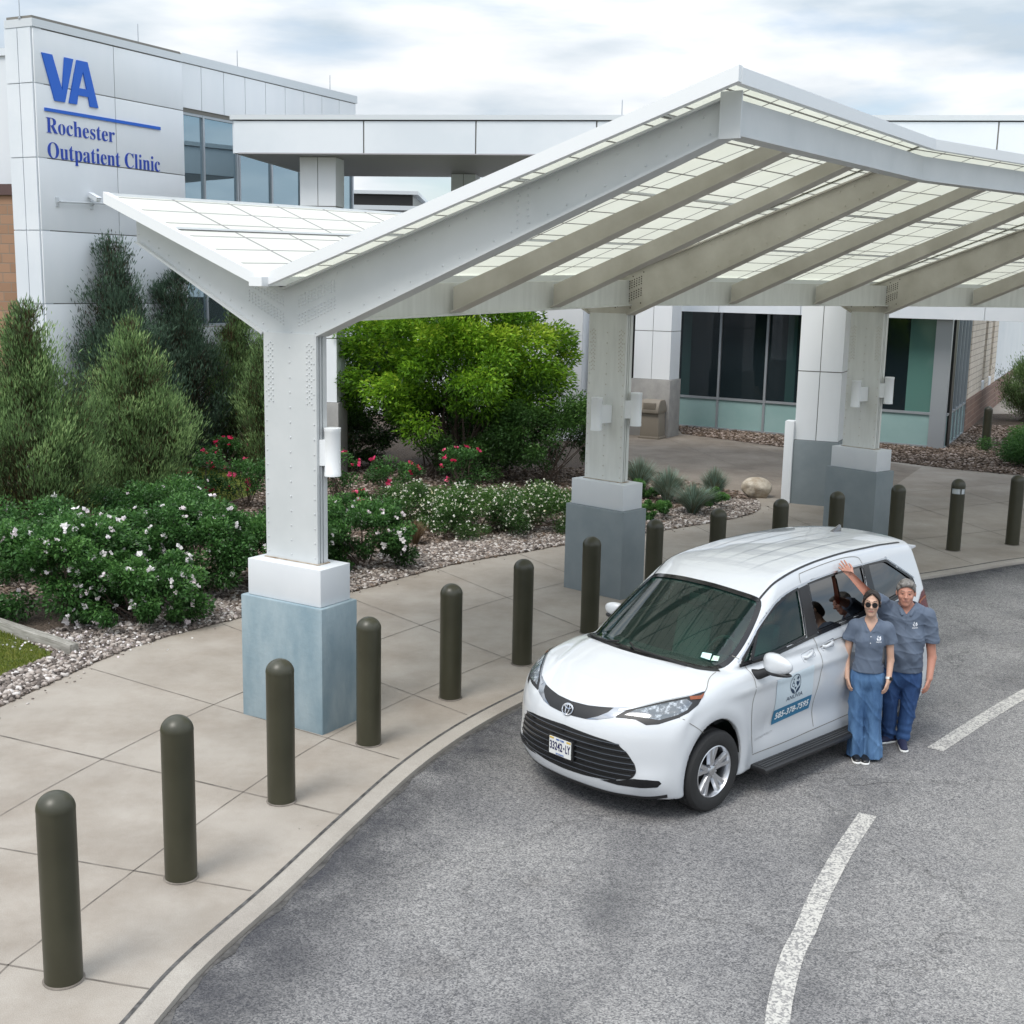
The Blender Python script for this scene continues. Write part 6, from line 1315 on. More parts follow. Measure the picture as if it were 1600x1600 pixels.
for s in (-1, 1): F.cap((s*.040, -.128, z_(1.305)), (s*.066, -.092, z_(1.35)), .013, .016, .003); F.cap((s*.066, -.092, z_(1.35)), (s*.084, .01, z_(1.39)), .015, .012, .004)
F.cap((-.074, .02, z_(1.375)), (.074, .02, z_(1.375)), .010, .010, .006)
s_o = finish(F, 'polo_shirt', M_polo, ma_); shirt_logo(s_o, .088, z_(1.215), 1.15)
mb = MB(); mb.tube(onto(s_o, [(.004, 0, z_(v)) for v in (1.295, 1.25, 1.20, 1.16)], .001), .0035, 5); mb.build('placket', M_polo, s_o)
F = Field((-.28, -.26, -.005), (.30, .26, z_(.80)))
F.cap((.012, .0, z_(.76)), (.012, .01, z_(.68)), .150, .160, .03, (1.08, .86, 1))
for s, k_, a_ in ((-1, (-.085, -.01, z_(.38)), (-.078, .03, .06)), (1, (.088, -.012, z_(.38)), (.060, .0, .06))): F.cap((s*.088+.01, .01, z_(.68)), k_, .100, .077, .022); F.cap(k_, a_, .077, .066, .015)
F.warp(folds(33, .0075, (20, 14, 12))); F.warp(lambda x, y, z: -.004*np.sin(75*z+14*x)*np.clip((.30-z)/.2, 0, 1))
F.cut((-.3, -.3, z_(.70)), (.3, .3, z_(.9)), lambda x, y, z: z-z_(.775)+0*x); F.cut((-.3, -.3, -.02), (.3, .3, .12), lambda x, y, z: .045-z+0*x)
finish(F, 'jeans', M_jm, ma_)
shoe(-.085, .0, -.95, .27, M_navysh, ma_); shoe(.055, -.035, .10, .28, M_navysh, ma_)
F = Field((-.13, -.18, z_(1.36)), (.12, .12, z_(1.72))); c = np.array(hc2)
F.ell(c+(0, .016, .040), (.092, .110, .104), .01); F.cap(c+(-.045, -.068, .098), c+(.045, -.072, .102), .022, .022, .01)
F.warp(lambda x, y, z: 0.002*np.sin(85*x+25*y+3*np.sin(z*60)))
F.cut((-.14, -.2, z_(1.3)), (.14, .14, z_(1.75)), lambda x, y, z: np.where(y < c[1]+.015, (c[2]+.080)-7*(x-c[0])**2-z-np.clip(np.abs(x-c[0])-.070, 0, .1)*3.2, (c[2]-.055)-z)+0*x, .004)
finish(F, 'hair', M_hairm, ma_)
# ================================================================== BOLLARDS AND SMALL THINGS
M_boll = mat('olive brown bollard sleeve', (.032, .031, .017), .38, col2=(.045, .044, .026), nscale=1.5, bump=.02, bscale=4)
BOL = [(-2.76, 7.16, 'nearest olive bollard at the lower left corner of the pavement'), (-2.39, 8.55, 'second olive bollard from the near corner, standing alone on the pavement'), (-1.91, 9.96, 'olive bollard directly before the blue grey base of the nearest column'),
       (-1.33, 11.34, 'olive bollard just right of the blue grey column base'), (-.62, 12.73, 'olive bollard midway between the two nearest columns, fifth from the near end'), (.15, 14.0, 'olive bollard left of the minivan bonnet, whole down to its foot'),
       (1.02, 15.39, 'olive bollard before the second column, its foot hidden by the minivan'), (1.96, 16.67, 'olive bollard right of the second column base, behind the minivan roof'), (2.98, 17.63, 'olive bollard behind the front part of the minivan roof, beside the blue grass'),
       (4.08, 18.58, 'olive bollard above the minivan roof before the grey based pillar and rock'), (5.15, 19.43, 'olive bollard above the minivan roof before the third column base'), (6.38, 20.29, 'olive bollard at the rear end of the minivan roof, right of the third column'),
       (7.64, 21.06, 'dark bollard with a clear light ring near its top'), (8.90, 21.67, 'olive bollard at the right edge of the photo, beyond the lit bollard'), (13.46, 35.26, 'lone dark bollard in the stone bed by the brick flank and low juniper')]
def bollard(x, y, label, light=False):
    o = empty('bollard', (x, y, 0), random.random()*3); tag(o, label, 'bollard', 'bollards along the pavement edge')
    R_ = .1175; H_ = 1.255
    if light:
        mb = MB(); mb.lathe([(R_, -.02), (R_, 1.00)], 32); mb.lathe([(R_, 1.09), (R_, H_-R_)]+[(R_*math.cos(a), H_-R_+R_*math.sin(a)) for a in np.linspace(0, PI/2*.98, 8)], 32); mb.lathe([(.03, .99), (.03, 1.1)], 10)
        mb.build('sleeve', M_boll, o, smooth=True, auto=50)
        mb = MB(); mb.lathe([(R_*.93, 1.0), (R_*.93, 1.09)], 32); mb.build('light_ring', mat('light ring glass', (.55, .60, .62), .15, metal=.3), o, smooth=True, auto=50)
        mb = MB(); [mb.box((math.cos(a)*R_-.008, math.sin(a)*R_-.008, 1.0), (math.cos(a)*R_+.008, math.sin(a)*R_+.008, 1.09)) for a in np.linspace(.4, 6.7, 5)[:4]]; mb.build('cage', M_boll, o)
    else:
        mb = MB(); mb.lathe([(R_, -.02), (R_, H_-R_*.95)], 36, caps=False); mb.lathe([(R_+.0015, H_-R_*.96)]+[((R_+.0015)*math.cos(a), H_-R_*.95+R_*.95*math.sin(a)) for a in np.linspace(.03, PI/2*.985, 11)], 36); mb.build('sleeve', M_boll, o, smooth=True, auto=60)
    mb = MB(); mb.lathe([(R_+.012, .0035), (R_+.008, .010), (R_-.002, .012)], 36, caps=False); mb.build('foot_sealant', M_joint, o)
    return o
for i, (x, y, lb) in enumerate(BOL): bollard(x, y, lb, i == 12)
# rock
def rock(name, loc, r, seed, m, label, cat, h=.03):
    F = Field(-np.array(r)*1.25, np.array(r)*1.25, h); F.ell((0, 0, 0), r, .05); q = np.random.default_rng(seed)
    for _ in range(9):
        n_ = q.normal(0, 1, 3); n_ /= np.linalg.norm(n_); d_ = np.linalg.norm(np.array(r)*n_)*(.74+.16*q.random()); F.cut(-np.array(r)*1.3, np.array(r)*1.3, lambda x, y, z: x*n_[0]+y*n_[1]+z*n_[2]-d_, .015)
    F.warp(lambda x, y, z: .012*np.sin(17*x+5*z)*np.sin(15*y+3)*np.sin(19*z+1)); V, Q = F.mesh(); o = npmesh(name, V, Q, m); o.location = loc; return tag(o, label, cat)
M_rock = mat('limestone boulder', (.33, .27, .20), .9, col2=(.58, .53, .45), nscale=5, bump=.8, bscale=14, bdist=.03, detail=8)
rock('boulder', (5.22, 26.3, .17), (.36, .28, .26), 5, M_rock, 'tan boulder on the corner of the bed left of the grey based pillar', 'boulder')
# litter bin
bn = empty('litter_bin', (4.1, 36.55, 0), -.5); tag(bn, 'beige plastic litter bin standing beside the concrete based pillar', 'bin')
M_bin = mat('beige plastic', (.235, .205, .165), .6)
mb = MB(); mb.add([(-.30, -.27, 0), (.30, -.27, 0), (.30, .27, 0), (-.30, .27, 0), (-.27, -.25, .78), (.27, -.25, .78), (.27, .25, .78), (-.27, .25, .78)], [(0, 3, 2, 1), (4, 5, 6, 7), (0, 1, 5, 4), (1, 2, 6, 5), (2, 3, 7, 6), (3, 0, 4, 7)]); mb.box((-.33, -.30, 0), (.33, .30, .07)); mb.build('body', M_bin, bn, bevel=.02)
mb = MB(); mb.prism([(-.33, .76), (.33, .76), (.33, .86), (.26, 1.06), (.16, 1.14), (-.16, 1.14), (-.26, 1.06), (-.33, .86)], -.29, .29, lambda p, q, t: (t, p, q)); lid = mb.build('lid', M_bin, bn, bevel=.02)
mb = MB(); mb.box((-.19, -.335, .88), (.19, -.27, 1.06)); mb.build('flap', mat('bin flap', (.19, .165, .13), .6), lid, bevel=.01)
# timber edging
M_timber = mat('weathered timber', (.20, .19, .165), .85, col2=(.36, .345, .31), nscale=5, stretch=(.6, 6, 6), bump=.4, bscale=40)
def timber(a, b, label):
    d = Vector((b[0]-a[0], b[1]-a[1], 0)); Ln = d.length; mb = MB(); mb.box((0, -.06, -.02), (Ln, .06, .13)); 
    for k in (-.03, 0, .03): mb.box((.0, k-.004, .1305), (Ln, k+.004, .134))
    o = mb.build('timber_edging', M_timber, bevel=.006); o.location = (a[0], a[1], 0); o.rotation_euler = (0, 0, math.atan2(d.y, d.x)); tag(o, label, 'edging', 'timber edgings of the beds')
timber((-6.6, 15.15), (-5.08, 13.98), 'grey timber edging at the left between lawn and white rose bush'); timber((-8.6, 31.6), (-6.2, 29.3), 'grey timber edging far behind the pink roses, left of the front column')
# ================================================================== PLANTS
def leaf_mat(name, cols, rough=.55, trans=.35):
    m = bpy.data.materials.new(name); m.use_nodes = True; n, l, b = nodes(m); b.inputs['Roughness'].default_value = rough; b.inputs['Specular IOR Level'].default_value = .3
    a = n.new('ShaderNodeAttribute'); a.attribute_name = 'tint'; r = n.new('ShaderNodeValToRGB'); e = r.color_ramp.elements
    while len(e) < len(cols): e.new(.5)
    for k, (p, c) in enumerate(cols): e[k].position = p; e[k].color = (*c, 1)
    l(a.outputs['Fac'], r.inputs['Fac']); l(r.outputs['Color'], b.inputs['Base Color'])
    t = n.new('ShaderNodeBsdfTranslucent'); l(r.outputs['Color'], t.inputs['Color']); mx_ = n.new('ShaderNodeMixShader'); mx_.inputs[0].default_value = trans; l(b.outputs[0], mx_.inputs[1]); l(t.outputs[0], mx_.inputs[2]); l(mx_.outputs[0], n['Material Output'].inputs['Surface']); return m
def leaves(name, P_, D, L_, W_, T, m, parent=None, droop=0., fold=True):
    """pointed leaves: centres P, directions D (unit), lengths, widths, tint"""
    k = len(P_); r = RNG.normal(size=(k, 3)); S = np.cross(D, r); S /= np.linalg.norm(S, axis=1)[:, None]; Nn = np.cross(S, D); L_ = np.broadcast_to(L_, (k,))[:, None]; W_ = np.broadcast_to(W_, (k,))[:, None]
    base = P_-D*L_*.5; tip = P_+D*L_*.5+np.array((0, 0, -1))*droop*L_; mid = P_+Nn*L_*.08
    V = np.stack([base, mid+S*W_*.5, tip, mid-S*W_*.5], 1).reshape(-1, 3); F = np.arange(k*4).reshape(-1, 4)
    o = npmesh(name, V, F, m, parent, False); at = o.data.attributes.new('tint', 'FLOAT', 'POINT'); at.data.foreach_set('value', np.repeat(T, 4).astype(np.float32)); return o
def unit(v): return v/np.maximum(np.linalg.norm(v, axis=-1), 1e-9)[..., None]
def stems(name, paths, m, parent): 
    mb = MB()
    for pts, r0_, r1_ in paths: mb.tube(pts, list(np.linspace(r0_, r1_, len(pts))), 5)
    return mb.build(name, m, parent, smooth=True)
M_bark = mat('bark', (.07, .05, .038), .9, col2=(.13, .10, .08), nscale=20)
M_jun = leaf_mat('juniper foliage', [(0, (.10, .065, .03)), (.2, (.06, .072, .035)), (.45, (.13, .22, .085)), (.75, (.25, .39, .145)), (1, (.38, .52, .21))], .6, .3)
M_junb = leaf_mat('blue dark juniper foliage', [(0, (.085, .06, .035)), (.22, (.04, .055, .038)), (.5, (.068, .12, .078)), (1, (.155, .25, .16))], .6, .25)
def juniper(x, y, H_, R_, label, m=None, n_br=240, seed=1, dens=1., lean=0, fat=.35, brown=.25):
    rg = np.random.default_rng(seed); o = empty('juniper', (x, y, 0)); tag(o, label, 'juniper', 'junipers in the planting beds')
    prof = lambda t: R_*np.interp(t, [0, .08, fat, .55, .75, .9, 1.02], [.60, .92, 1, .76, .44, .20, .0])
    ntop = 5; tops = [(rg.normal(0, R_*.13), rg.normal(0, R_*.13), H_*(1-.07*k-.05*rg.random())) for k in range(ntop)]; tops[0] = (0, 0, H_)
    Ps, Ds, Ls, Ws, Ts = [], [], [], [], []; paths = []
    for b in range(n_br):
        t = rg.random()**.68*.97; a = rg.random()*2*PI; lead = tops[int(rg.integers(ntop))] if t > .55 else (0, 0, H_)
        zz = t*lead[2]; rad = prof(t)*(.80+.42*rg.random()); dx, dy = math.cos(a), math.sin(a)
        root = np.array((lead[0]*t, lead[1]*t, max(zz-rad*.75, .05))); tip = np.array((lead[0]*t+dx*rad, lead[1]*t+dy*rad, zz+rad*.30+.08)); ctrl = (root+tip)/2+np.array((dx, dy, -.4))*rad*.18
        s = np.linspace(0, 1, 7)[:, None]; path = (1-s)**2*root+2*s*(1-s)*ctrl+s*s*tip
        if b % 7 == 0: paths.append(([tuple(p) for p in path], .012, .003))
        ns = int((52+155*rad/R_)*dens); u = rg.random(ns)**.6; pos = np.stack([np.interp(u, np.linspace(0, 1, 7), path[:, k]) for k in range(3)], 1)
        sp = .085+.10*rad*(1-u*.72); off = rg.normal(0, 1, (ns, 3))*sp[:, None]*np.array((1, 1, .8)); pos = pos+off
        tang = unit(tip-ctrl)[None]; dirs = unit(tang*.75+np.array((0, 0, .75))+off*2.2+rg.normal(0, .28, (ns, 3)))
        Ps.append(pos); Ds.append(dirs); Ls.append(.062+.075*rg.random(ns)); Ws.append(.012+.012*rg.random(ns)); rr_ = np.hypot(pos[:, 0], pos[:, 1])/max(prof(min(t, .95)), .12)
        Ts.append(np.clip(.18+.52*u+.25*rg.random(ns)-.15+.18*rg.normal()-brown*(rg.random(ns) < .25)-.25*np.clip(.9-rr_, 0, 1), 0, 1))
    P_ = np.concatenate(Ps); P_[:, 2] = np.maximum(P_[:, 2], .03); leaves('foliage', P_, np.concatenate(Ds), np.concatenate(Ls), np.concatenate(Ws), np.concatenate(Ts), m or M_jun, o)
    paths.append(([(0, 0, -.05), (0, 0, H_*.5), (0, 0, H_*.88)], .07, .01)); stems('trunk', paths, M_bark, o); return o
juniper(-7.75, 19.9, 3.95, 1.05, 'tall green juniper at the left edge of the photo', None, 330, 11, 1.15)
juniper(-7.0, 22.8, 3.65, 1.02, 'green juniper second from the left, standing in front of the darker ones', None, 320, 12, 1.15)
juniper(-8.75, 27.4, 5.45, 1.25, 'tallest dark juniper, its tip reaching the security camera bar', M_junb, 380, 13, 1.1)
juniper(-7.75, 29.0, 4.85, 1.0, 'dark double tipped juniper between the tallest one and the column', M_junb, 320, 14, 1.)
juniper(-10.0, 27.0, 3.4, .9, 'low dark juniper leaning against the white wall behind', M_junb, 200, 15, 1.)
juniper(-6.7, 29.8, 4.3, .80, 'dark green juniper just left of the front column', None, 280, 16, 1.)
juniper(-5.55, 28.3, 3.55, .72, 'brighter green juniper partly hidden by the front column', None, 220, 17, .9)
juniper(-4.35, 31.0, 2.7, .55, 'thin brownish juniper glimpsed right of the front column', M_junb, 130, 18, .8, brown=.6)
juniper(18.6, 43.6, 3.2, 1.4, 'dark conifer at the right edge before the brick flank', None, 300, 19, 1.5)
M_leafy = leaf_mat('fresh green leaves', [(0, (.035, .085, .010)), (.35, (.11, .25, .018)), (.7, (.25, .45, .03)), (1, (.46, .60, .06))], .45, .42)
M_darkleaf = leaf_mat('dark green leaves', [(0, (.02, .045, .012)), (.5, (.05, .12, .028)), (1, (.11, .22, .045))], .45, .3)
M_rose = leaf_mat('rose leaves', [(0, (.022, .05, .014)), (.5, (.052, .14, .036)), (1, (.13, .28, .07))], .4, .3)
M_petal = leaf_mat('pale petals', [(0, (.75, .62, .66)), (.4, (.85, .80, .82)), (1, (.88, .87, .84))], .6, .3)
M_pink = leaf_mat('red pink petals', [(0, (.55, .02, .07)), (.5, (.75, .05, .17)), (1, (.85, .20, .35))], .5, .3)
M_cream = leaf_mat('cream petals', [(0, (.80, .74, .45)), (.25, (.82, .80, .68)), (1, (.88, .88, .82))], .6, .3)
def bush(name, x, y, c, R_, label, cat, group, m, n, ls, lw, seed, clumps=40, flower=None, nf=0, fs=.05, stemsn=14, tintshift=0, clump_r=.30, droop=.15, shell=.62, fper=7, low=0.03):
    rg = np.random.default_rng(seed); o = empty(name, (x, y, 0)); tag(o, label, cat, group); c = np.array(c); R_ = np.array(R_)
    d = unit(rg.normal(size=(clumps, 3))); d[:, 2] = np.where(d[:, 2] < -.55, -d[:, 2], d[:, 2]); rr_ = shell+(1-shell)*rg.random(clumps)**.6; C_ = c+d*R_*rr_[:, None]*(1+.14*rg.normal(size=(clumps, 1)))
    cr = clump_r*R_.mean()*(.65+.7*rg.random(clumps)); w_ = cr**1.6; ci = rg.choice(clumps, n, p=w_/w_.sum()); e = unit(rg.normal(size=(n, 3))); e[:, 2] *= .75
    q = rg.random(n)**.42; P_ = C_[ci]+e*(cr[ci]*q)[:, None]; D_ = unit(e*.6+unit(P_-c)*.5+rg.normal(0, .45, (n, 3))+np.array((0, 0, .12)))
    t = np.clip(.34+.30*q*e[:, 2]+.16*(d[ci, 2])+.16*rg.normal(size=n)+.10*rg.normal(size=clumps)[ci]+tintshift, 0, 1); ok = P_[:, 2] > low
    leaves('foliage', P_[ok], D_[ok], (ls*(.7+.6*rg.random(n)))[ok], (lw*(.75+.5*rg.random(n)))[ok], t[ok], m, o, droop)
    if stemsn:
        paths = []
        for k in range(stemsn):
            j = rg.integers(clumps); tip = C_[j]; b0 = np.array((rg.normal(0, .10*R_[0]), rg.normal(0, .10*R_[1]), 0)); md = b0*.5+tip*.5+rg.normal(0, .06, 3); s = np.linspace(0, 1, 6)[:, None]; p = (1-s)**2*b0+2*s*(1-s)*md+s*s*tip; paths.append(([tuple(v) for v in p], .006+.012*R_.mean(), .003))
        stems('stems', paths, M_bark, o)
    if flower:
        cand = np.where(ok & (q > .72))[0]; up = (P_[cand]-c)@np.array((-.05, -.75, .9)); cand = cand[up > np.quantile(up, .25)]; sel = rg.choice(cand, min(nf, len(cand)), replace=False); Fc = P_[sel]+unit(P_[sel]-c)*.045
        k = len(sel); pc = np.repeat(Fc, fper, 0); ax = unit(np.repeat(unit(Fc-c)+rg.normal(0, .35, (k, 3)), fper, 0)+rg.normal(0, .12, (k*fper, 3))); r_ = unit(np.cross(ax, rg.normal(size=(k*fper, 3)))); dd = unit(r_+ax*.35); sz = np.repeat(fs*(.6+.7*rg.random(k)), fper)
        leaves('flowers', pc+dd*sz[:, None]*.42, dd, sz, sz*.8, np.repeat(rg.random(k), fper)*.7+.3*rg.random(k*fper), flower, o)['kind'] = 'stuff'
    return o
bush('flowering_tree', -1.4, 28.4, (0, 0, 2.2), (2.5, 1.9, 2.0), 'big bright lime green shrubby tree between the two nearest columns', 'tree', None, M_leafy, 62000, .125, .042, 31, 120, stemsn=30, clump_r=.23, shell=.45, tintshift=.10)
bush('shrub', .75, 27.6, (0, 0, .95), (1.35, 1.0, .95), 'dark green shrub at the right foot of the lime green tree', 'shrub', 'leafy shrubs in the bed', M_darkleaf, 22000, .085, .03, 32, 50, tintshift=.12)
bush('shrub', -.9, 27.5, (0, 0, .55), (1.3, .6, .5), 'low dark undergrowth right below the lime green tree', 'shrub', 'leafy shrubs in the bed', M_darkleaf, 6000, .075, .026, 33, 30)
bush('shrub', -1.7, 29.6, (0, 0, .9), (2.3, 1.0, 1.0), 'dark thicket behind the stems of the lime green tree', 'shrub', 'leafy shrubs in the bed', M_darkleaf, 20000, .09, .035, 34, 50, tintshift=-.1)
bush('shrub', -3.9, 29.3, (0, 0, .6), (1.0, .8, .75), 'dark twiggy shrub right of the front column, behind the pink roses', 'shrub', 'leafy shrubs in the bed', M_darkleaf, 9000, .08, .03, 35, 36, tintshift=-.08)
RG = 'white rose bushes along the bed'
bush('rose_bush', -5.75, 15.75, (0, 0, .55), (1.05, .85, .72), 'large white rose bush at the left edge, nearest the lawn', 'rose bush', RG, M_rose, 26000, .062, .030, 41, 60, M_petal, 102, .062, tintshift=.06)
bush('rose_bush', -4.78, 15.45, (0, 0, .40), (.80, .65, .50), 'white rose bush spilling over the gravel, second from the left', 'rose bush', RG, M_rose, 17000, .058, .029, 42, 44, M_petal, 57, .060, tintshift=.08)
bush('rose_bush', -4.55, 17.0, (0, 0, .55), (.95, .75, .66), 'white rose bush left behind the blue grey column base', 'rose bush', RG, M_rose, 20000, .060, .029, 43, 50, M_petal, 61, .060, tintshift=.0)
bush('rose_bush', -3.45, 17.5, (0, 0, .5), (.8, .7, .62), 'white rose bush directly behind the nearest column', 'rose bush', RG, M_rose, 15000, .060, .029, 44, 44, M_petal, 44, .060)
bush('rose_bush', -2.35, 18.95, (0, 0, .45), (.75, .65, .52), 'white rose bush right of the nearest column, at the gravel edge', 'rose bush', RG, M_rose, 15000, .060, .029, 45, 44, M_petal, 44, .064, tintshift=.05)
bush('rose_bush', -7.1, 18.0, (0, 0, .4), (1.1, .9, .6), 'dark leafy rose bush below the leftmost juniper', 'rose bush', RG, M_rose, 13000, .06, .029, 46, 40, M_petal, 17, .055, tintshift=-.08)
bush('rose_bush', -5.9, 20.3, (0, 0, .4), (1.1, .9, .55), 'dark leafy rose bush below the second juniper', 'rose bush', RG, M_rose, 13000, .06, .029, 47, 40, M_petal, 20, .055, tintshift=-.05)
PG = 'pink rose bushes in the bed'
for k, (x, y, h, r, nf, lb) in enumerate(((-6.15, 24.4, .95, .55, 14, 'pink rose bush on the lawn edge left of the nearest column'), (-6.6, 28.2, .8, .55, 12, 'pale pink rose bush far back by the timber edging'), (-5.15, 23.9, .9, .55, 8, 'sparse red rose bush close left of the nearest column'), (-3.55, 24.8, 1.0, .5, 9, 'pink rose bush just right of the nearest column lamp'), (-2.45, 25.0, .85, .55, 8, 'red rose bush before the lime green tree, its blooms low'), (-1.15, 26.1, .9, .5, 9, 'red rose bush below the middle of the lime green tree'), (-2.9, 22.6, .55, .4, 3, 'small red rose bush behind the gravel right of the nearest column'))):
    bush('rose_bush', x, y, (0, 0, h*.5), (r, r*.85, h*.5), lb, 'rose bush', PG, M_rose, 2300, .060, .03, 51+k, 22, M_pink, nf, .085, tintshift=.0, clump_r=.4, stemsn=12)
CG = 'small flowered white shrubs at the gravel'
for k, (x, y, r, h, lb) in enumerate(((-1.60, 22.4, .92, .62, 'left one of the small white flowered shrubs by the gravel'), (-.62, 21.7, 1.0, .68, 'middle one of the small white flowered shrubs by the gravel'), (.35, 22.3, .95, .68, 'right one of the small white flowered shrubs by the gravel'))):
    bush('white_flower_shrub', x, y, (0, 0, h*.5), (r, r*.8, h*.55), lb, 'shrub', CG, M_darkleaf, 24000, .042, .015, 61+k, 60, M_cream, 560, .030, tintshift=.12, stemsn=6, fper=4)
# low spreading junipers and perennials
bush('low_juniper', 14.7, 32.3, (0, 0, .40), (1.95, 1.5, .45), 'spreading bright green juniper at the right edge of the stone bed', 'juniper', None, M_rose, 36000, .10, .022, 71, 70, tintshift=.3, stemsn=8)
bush('green_perennial', 2.75, 23.4, (0, 0, .16), (.34, .3, .2), 'small bright green clump left of the blue grass', 'plant', 'green clumps by the blue grass', M_rose, 3500, .05, .02, 72, 16, tintshift=.25, stemsn=0)
bush('green_perennial', 4.05, 24.7, (0, 0, .18), (.38, .32, .22), 'small bright green clump right of the blue grass', 'plant', 'green clumps by the blue grass', M_rose, 3800, .05, .02, 73, 16, tintshift=.2, stemsn=0)
bush('green_perennial', 2.55, 25.9, (0, 0, .14), (.5, .4, .2), 'low green clump behind the blue grass, by the second column', 'plant', 'green clumps by the blue grass', M_rose, 3500, .05, .02, 74, 16, tintshift=.15, stemsn=0)
M_fesc = leaf_mat('blue fescue', [(0, (.20, .17, .10)), (.2, (.12, .17, .12)), (.6, (.27, .38, .31)), (1, (.44, .54, .46))], .6, .3)
def tuft(x, y, h, r, n, label, group, seed, m=None):
    rg = np.random.default_rng(seed); o = empty('grass_tuft', (x, y, 0)); tag(o, label, 'grass', group); a = rg.random(n)*2*PI; s = rg.random(n)**.7; L_ = h*(.65+.5*rg.random(n)); V = []; w_ = .0055
    dx, dy = np.cos(a), np.sin(a); ts = np.array((0, .35, .7, 1.)); pts = []
    for t in ts: pts.append(np.stack([dx*(r*.12*s+r*s*t**1.6)+0*t, dy*(r*.12*s+r*s*t**1.6), L_*(t-.28*s*t*t)], 1))
    sd2 = np.stack([-dy, dx, 0*dx], 1); W_ = [w_, w_*.9, w_*.6, .0008]
    V = np.concatenate([np.stack([p-sd2*q, p+sd2*q], 1) for p, q in zip(pts, W_)], 1).reshape(-1, 3); F = np.concatenate([np.stack([np.arange(n)*8+2*k+j for j in (0, 1, 3, 2)], 1) for k in range(3)])
    ob = npmesh('blades', V, F, m or M_fesc, o, False); at = ob.data.attributes.new('tint', 'FLOAT', 'POINT'); at.data.foreach_set('value', np.repeat(np.clip(.35+.3*rg.normal(size=n), 0, 1), 8).astype(np.float32)); return o
for k, (x, y, h, r, lb) in enumerate(((2.75, 26.6, .75, .48, 'blue grass tuft furthest back, close to the second column'), (3.2, 25.3, .72, .5, 'middle blue grass tuft of the group by the pavement corner'), (3.55, 24.0, .62, .55, 'front blue grass tuft, widest and nearest the pavement'), (4.2, 25.6, .7, .36, 'narrow blue grass tuft on the right of the group'))): tuft(x, y, h, r, 1500, lb, 'blue grass tufts', 81+k)
for k, (x, y, lb) in enumerate(((-1.62, 20.6, 'small tan grass tuft left of the white flowered shrubs'), (-3.1, 19.6, 'dry tan grass tuft among the white roses'))): tuft(x, y, .42, .26, 500, lb, 'dry grass tufts', 91+k, leaf_mat('dry grass', [(0, (.14, .09, .05)), (1, (.30, .22, .13))], .8, .3))
# lawn blades
def blades(name, poly, n, label, hgt=.045):
    X0 = np.array(poly); lo, hi = X0.min(0), X0.max(0); p = lo+(hi-lo)*RNG.random((n*3, 2)); p = p[inpoly(p[:, 0], p[:, 1], poly)][:n]; k = len(p); P_ = np.stack([p[:, 0], p[:, 1], np.full(k, .012+hgt*.4)], 1); D_ = unit(RNG.normal(0, .45, (k, 3))+np.array((0, 0, 1)))
    o = leaves(name, P_, D_, hgt*(.7+.6*RNG.random(k)), .010, RNG.random(k), M_grass, None); tag(o, label, None, None, 'stuff')
M_grass = leaf_mat('grass blades', [(0, (.10, .13, .02)), (.5, (.17, .23, .035)), (1, (.30, .30, .07))], .7, .4)
blades('grass', [p for p in lawn1 if p[1] > 10], 60000, 'short yellow green grass of the near lawn patch'); blades('grass', lawn2, 26000, 'short green grass behind the pink roses', .05)
# ---- gravel: real pebbles where they can be told apart, bark and stone chips behind
def pebbles(name, pts, r0_, r1_, cols, label, flat=.6, z0=.006):
    k = len(pts); ico = bmesh.new(); bmesh.ops.create_icosphere(ico, subdivisions=1, radius=1); v0 = np.array([v.co[:] for v in ico.verts]); f0 = np.array([[v.index for v in f.verts] for f in ico.faces]); ico.free()
    r = r0_+(r1_-r0_)*RNG.random(k)**1.6; sc_ = np.stack([r*(.8+.5*RNG.random(k)), r*(.6+.4*RNG.random(k)), r*flat*(.7+.5*RNG.random(k))], 1); a = RNG.random(k)*2*PI; ca_, sa_ = np.cos(a), np.sin(a)
    V = v0[None]*sc_[:, None]*(1+.14*RNG.normal(size=(k, len(v0), 1))); X = V[..., 0]*ca_[:, None]-V[..., 1]*sa_[:, None]; Y = V[..., 0]*sa_[:, None]+V[..., 1]*ca_[:, None]; tl_ = RNG.normal(0, .25, k)[:, None]
    V = np.stack([X+pts[:, :1], Y+pts[:, 1:2], V[..., 2]+tl_*X+z0+sc_[:, 2:3]*.55], 2).reshape(-1, 3); F = (f0[None]+np.arange(k)[:, None, None]*len(v0)).reshape(-1, 3)
    o = npmesh(name, V, F, cols, None, True); at = o.data.attributes.new('tint', 'FLOAT', 'POINT'); at.data.foreach_set('value', np.repeat(RNG.random(k), len(v0)).astype(np.float32)); return tag(o, label, None, None, 'stuff')
M_peb = leaf_mat('river stones', [(0, (.07, .058, .052)), (.35, (.17, .142, .125)), (.65, (.31, .265, .235)), (.88, (.44, .395, .36)), (1, (.60, .57, .55))], .75, 0)
M_chip = leaf_mat('brown stone and bark chips', [(0, (.045, .03, .022)), (.4, (.12, .085, .06)), (.75, (.24, .185, .15)), (1, (.42, .35, .31))], .85, 0)
bl = np.array([p[:2] for p in back_l]); bl = bl[(bl[:, 1] > 9.5) & (bl[:, 1] < 27.2)]
def along(n, w0, w1, lo, hi):
    seg = np.linalg.norm(np.diff(bl, axis=0), axis=1); s = np.concatenate([[0], np.cumsum(seg)]); q = lo+(hi-lo)*RNG.random(n); q *= s[-1]; i = np.clip(np.searchsorted(s, q)-1, 0, len(seg)-1); t = (q-s[i])/seg[i]; p = bl[i]+(bl[i+1]-bl[i])*t[:, None]; d = unit(bl[i+1]-bl[i]); nn = np.stack([-d[:, 1], d[:, 0]], 1); return p+nn*(w0+(w1-w0)*RNG.random(n))[:, None]
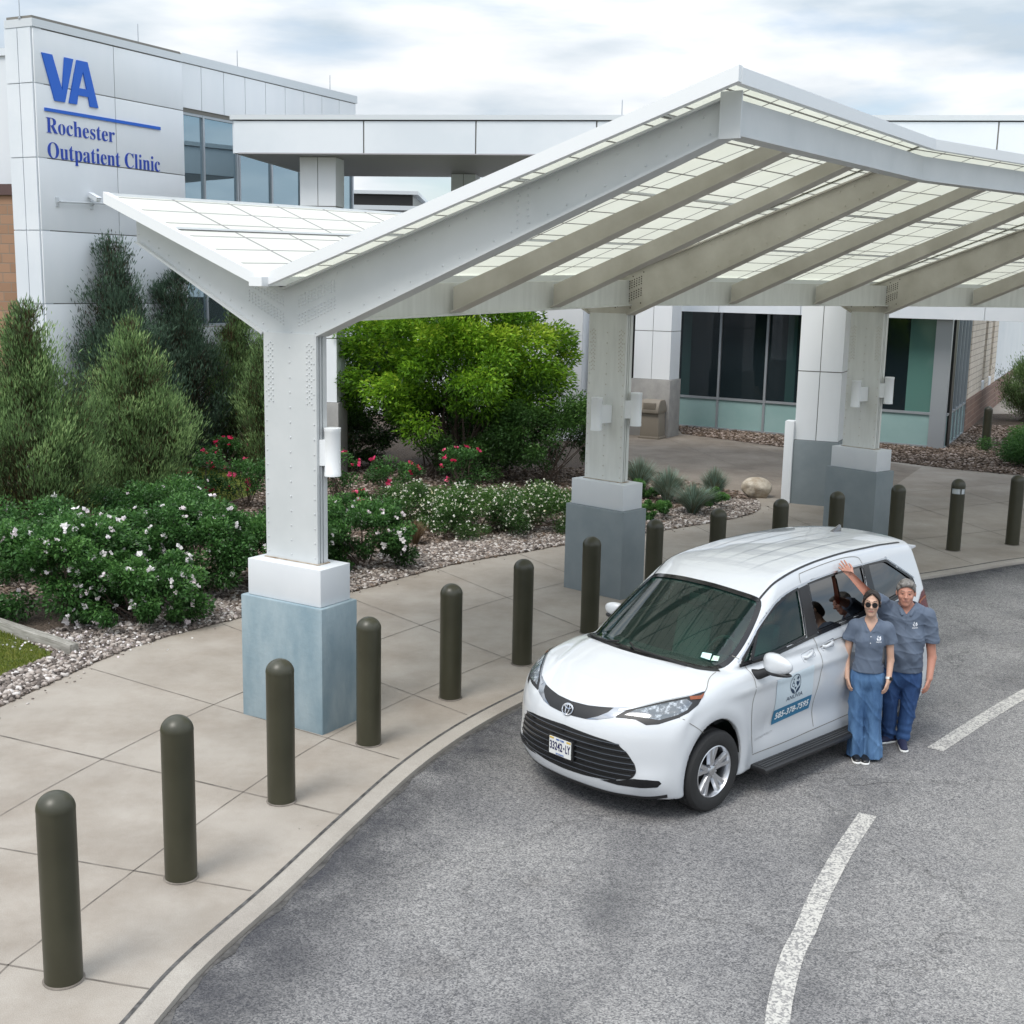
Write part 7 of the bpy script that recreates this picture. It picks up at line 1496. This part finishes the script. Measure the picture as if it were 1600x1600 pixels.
gp = along(34000, .0, 1.35, 0, .93); gp = gp[inpoly(gp[:, 0], gp[:, 1], bed) & ~inpoly(gp[:, 0], gp[:, 1], lawn1)]
pebbles('gravel', gp, .016, .045, M_peb, 'mixed grey and tan river gravel along the pavement edge')
cp = np.stack([-9.5+14.5*RNG.random(60000), 16+14*RNG.random(60000)], 1); cp = cp[inpoly(cp[:, 0], cp[:, 1], bed) & ~inpoly(cp[:, 0], cp[:, 1], lawn2)][:34000]
pebbles('bark_chips', cp, .02, .055, M_chip, 'brown bark and stone chips covering the bed between the shrubs', .45, .002)
ep = np.stack([4.5+14*RNG.random(40000), 29+13*RNG.random(40000)], 1); ep = ep[inpoly(ep[:, 0], ep[:, 1], bed_r)][:22000]
pebbles('stone_chips', ep, .025, .06, M_chip, 'brown stone chips below the glazed entrance wall', .5, .006)
stray = along(90, -.22, .0, 0, .9); pebbles('stray_pebbles', stray, .008, .02, M_peb, 'stray pebbles scattered on the pavement margin', .6, .0)
# fallen petals
pp = np.concatenate([np.stack([RNG.normal(-5.15, .45, 160), RNG.normal(14.4, .30, 160)], 1), np.stack([RNG.normal(-3.9, .5, 90), RNG.normal(15.9, .25, 90)], 1), np.stack([RNG.normal(-2.3, .4, 60), RNG.normal(18.2, .2, 60)], 1)])
k = len(pp); o = leaves('petals', np.stack([pp[:, 0], pp[:, 1], np.full(k, .06)], 1), unit(RNG.normal(0, 1, (k, 3))*np.array((1, 1, .12))), .034, .028, RNG.random(k), M_petal); tag(o, 'white fallen rose petals lying on the gravel', None, None, 'stuff')
# litter on the ground
mb = MB(); 
for k in range(26):
    x, y = [(-3.0+2.2*RNG.random(), 8.2+4.0*RNG.random()), (1.2+2.5*RNG.random(), 8+4*RNG.random())][k % 2]; zz = .004 if k % 2 == 0 else ROADZ+.004; a = RNG.random()*3; s = .006+.010*RNG.random()
    if k % 2 and k > 8: continue
    mb.add([(x+s*math.cos(a+q)*(.5 if q % 3 else 1), y+s*math.sin(a+q)*.6, zz+.003*(q == 1)) for q in (0, 1.3, 2.9, 4.4)], [(0, 1, 2, 3)])
tag(mb.build('debris', M_joint), 'tiny dark specks of debris on pavement and asphalt', None, None, 'stuff')
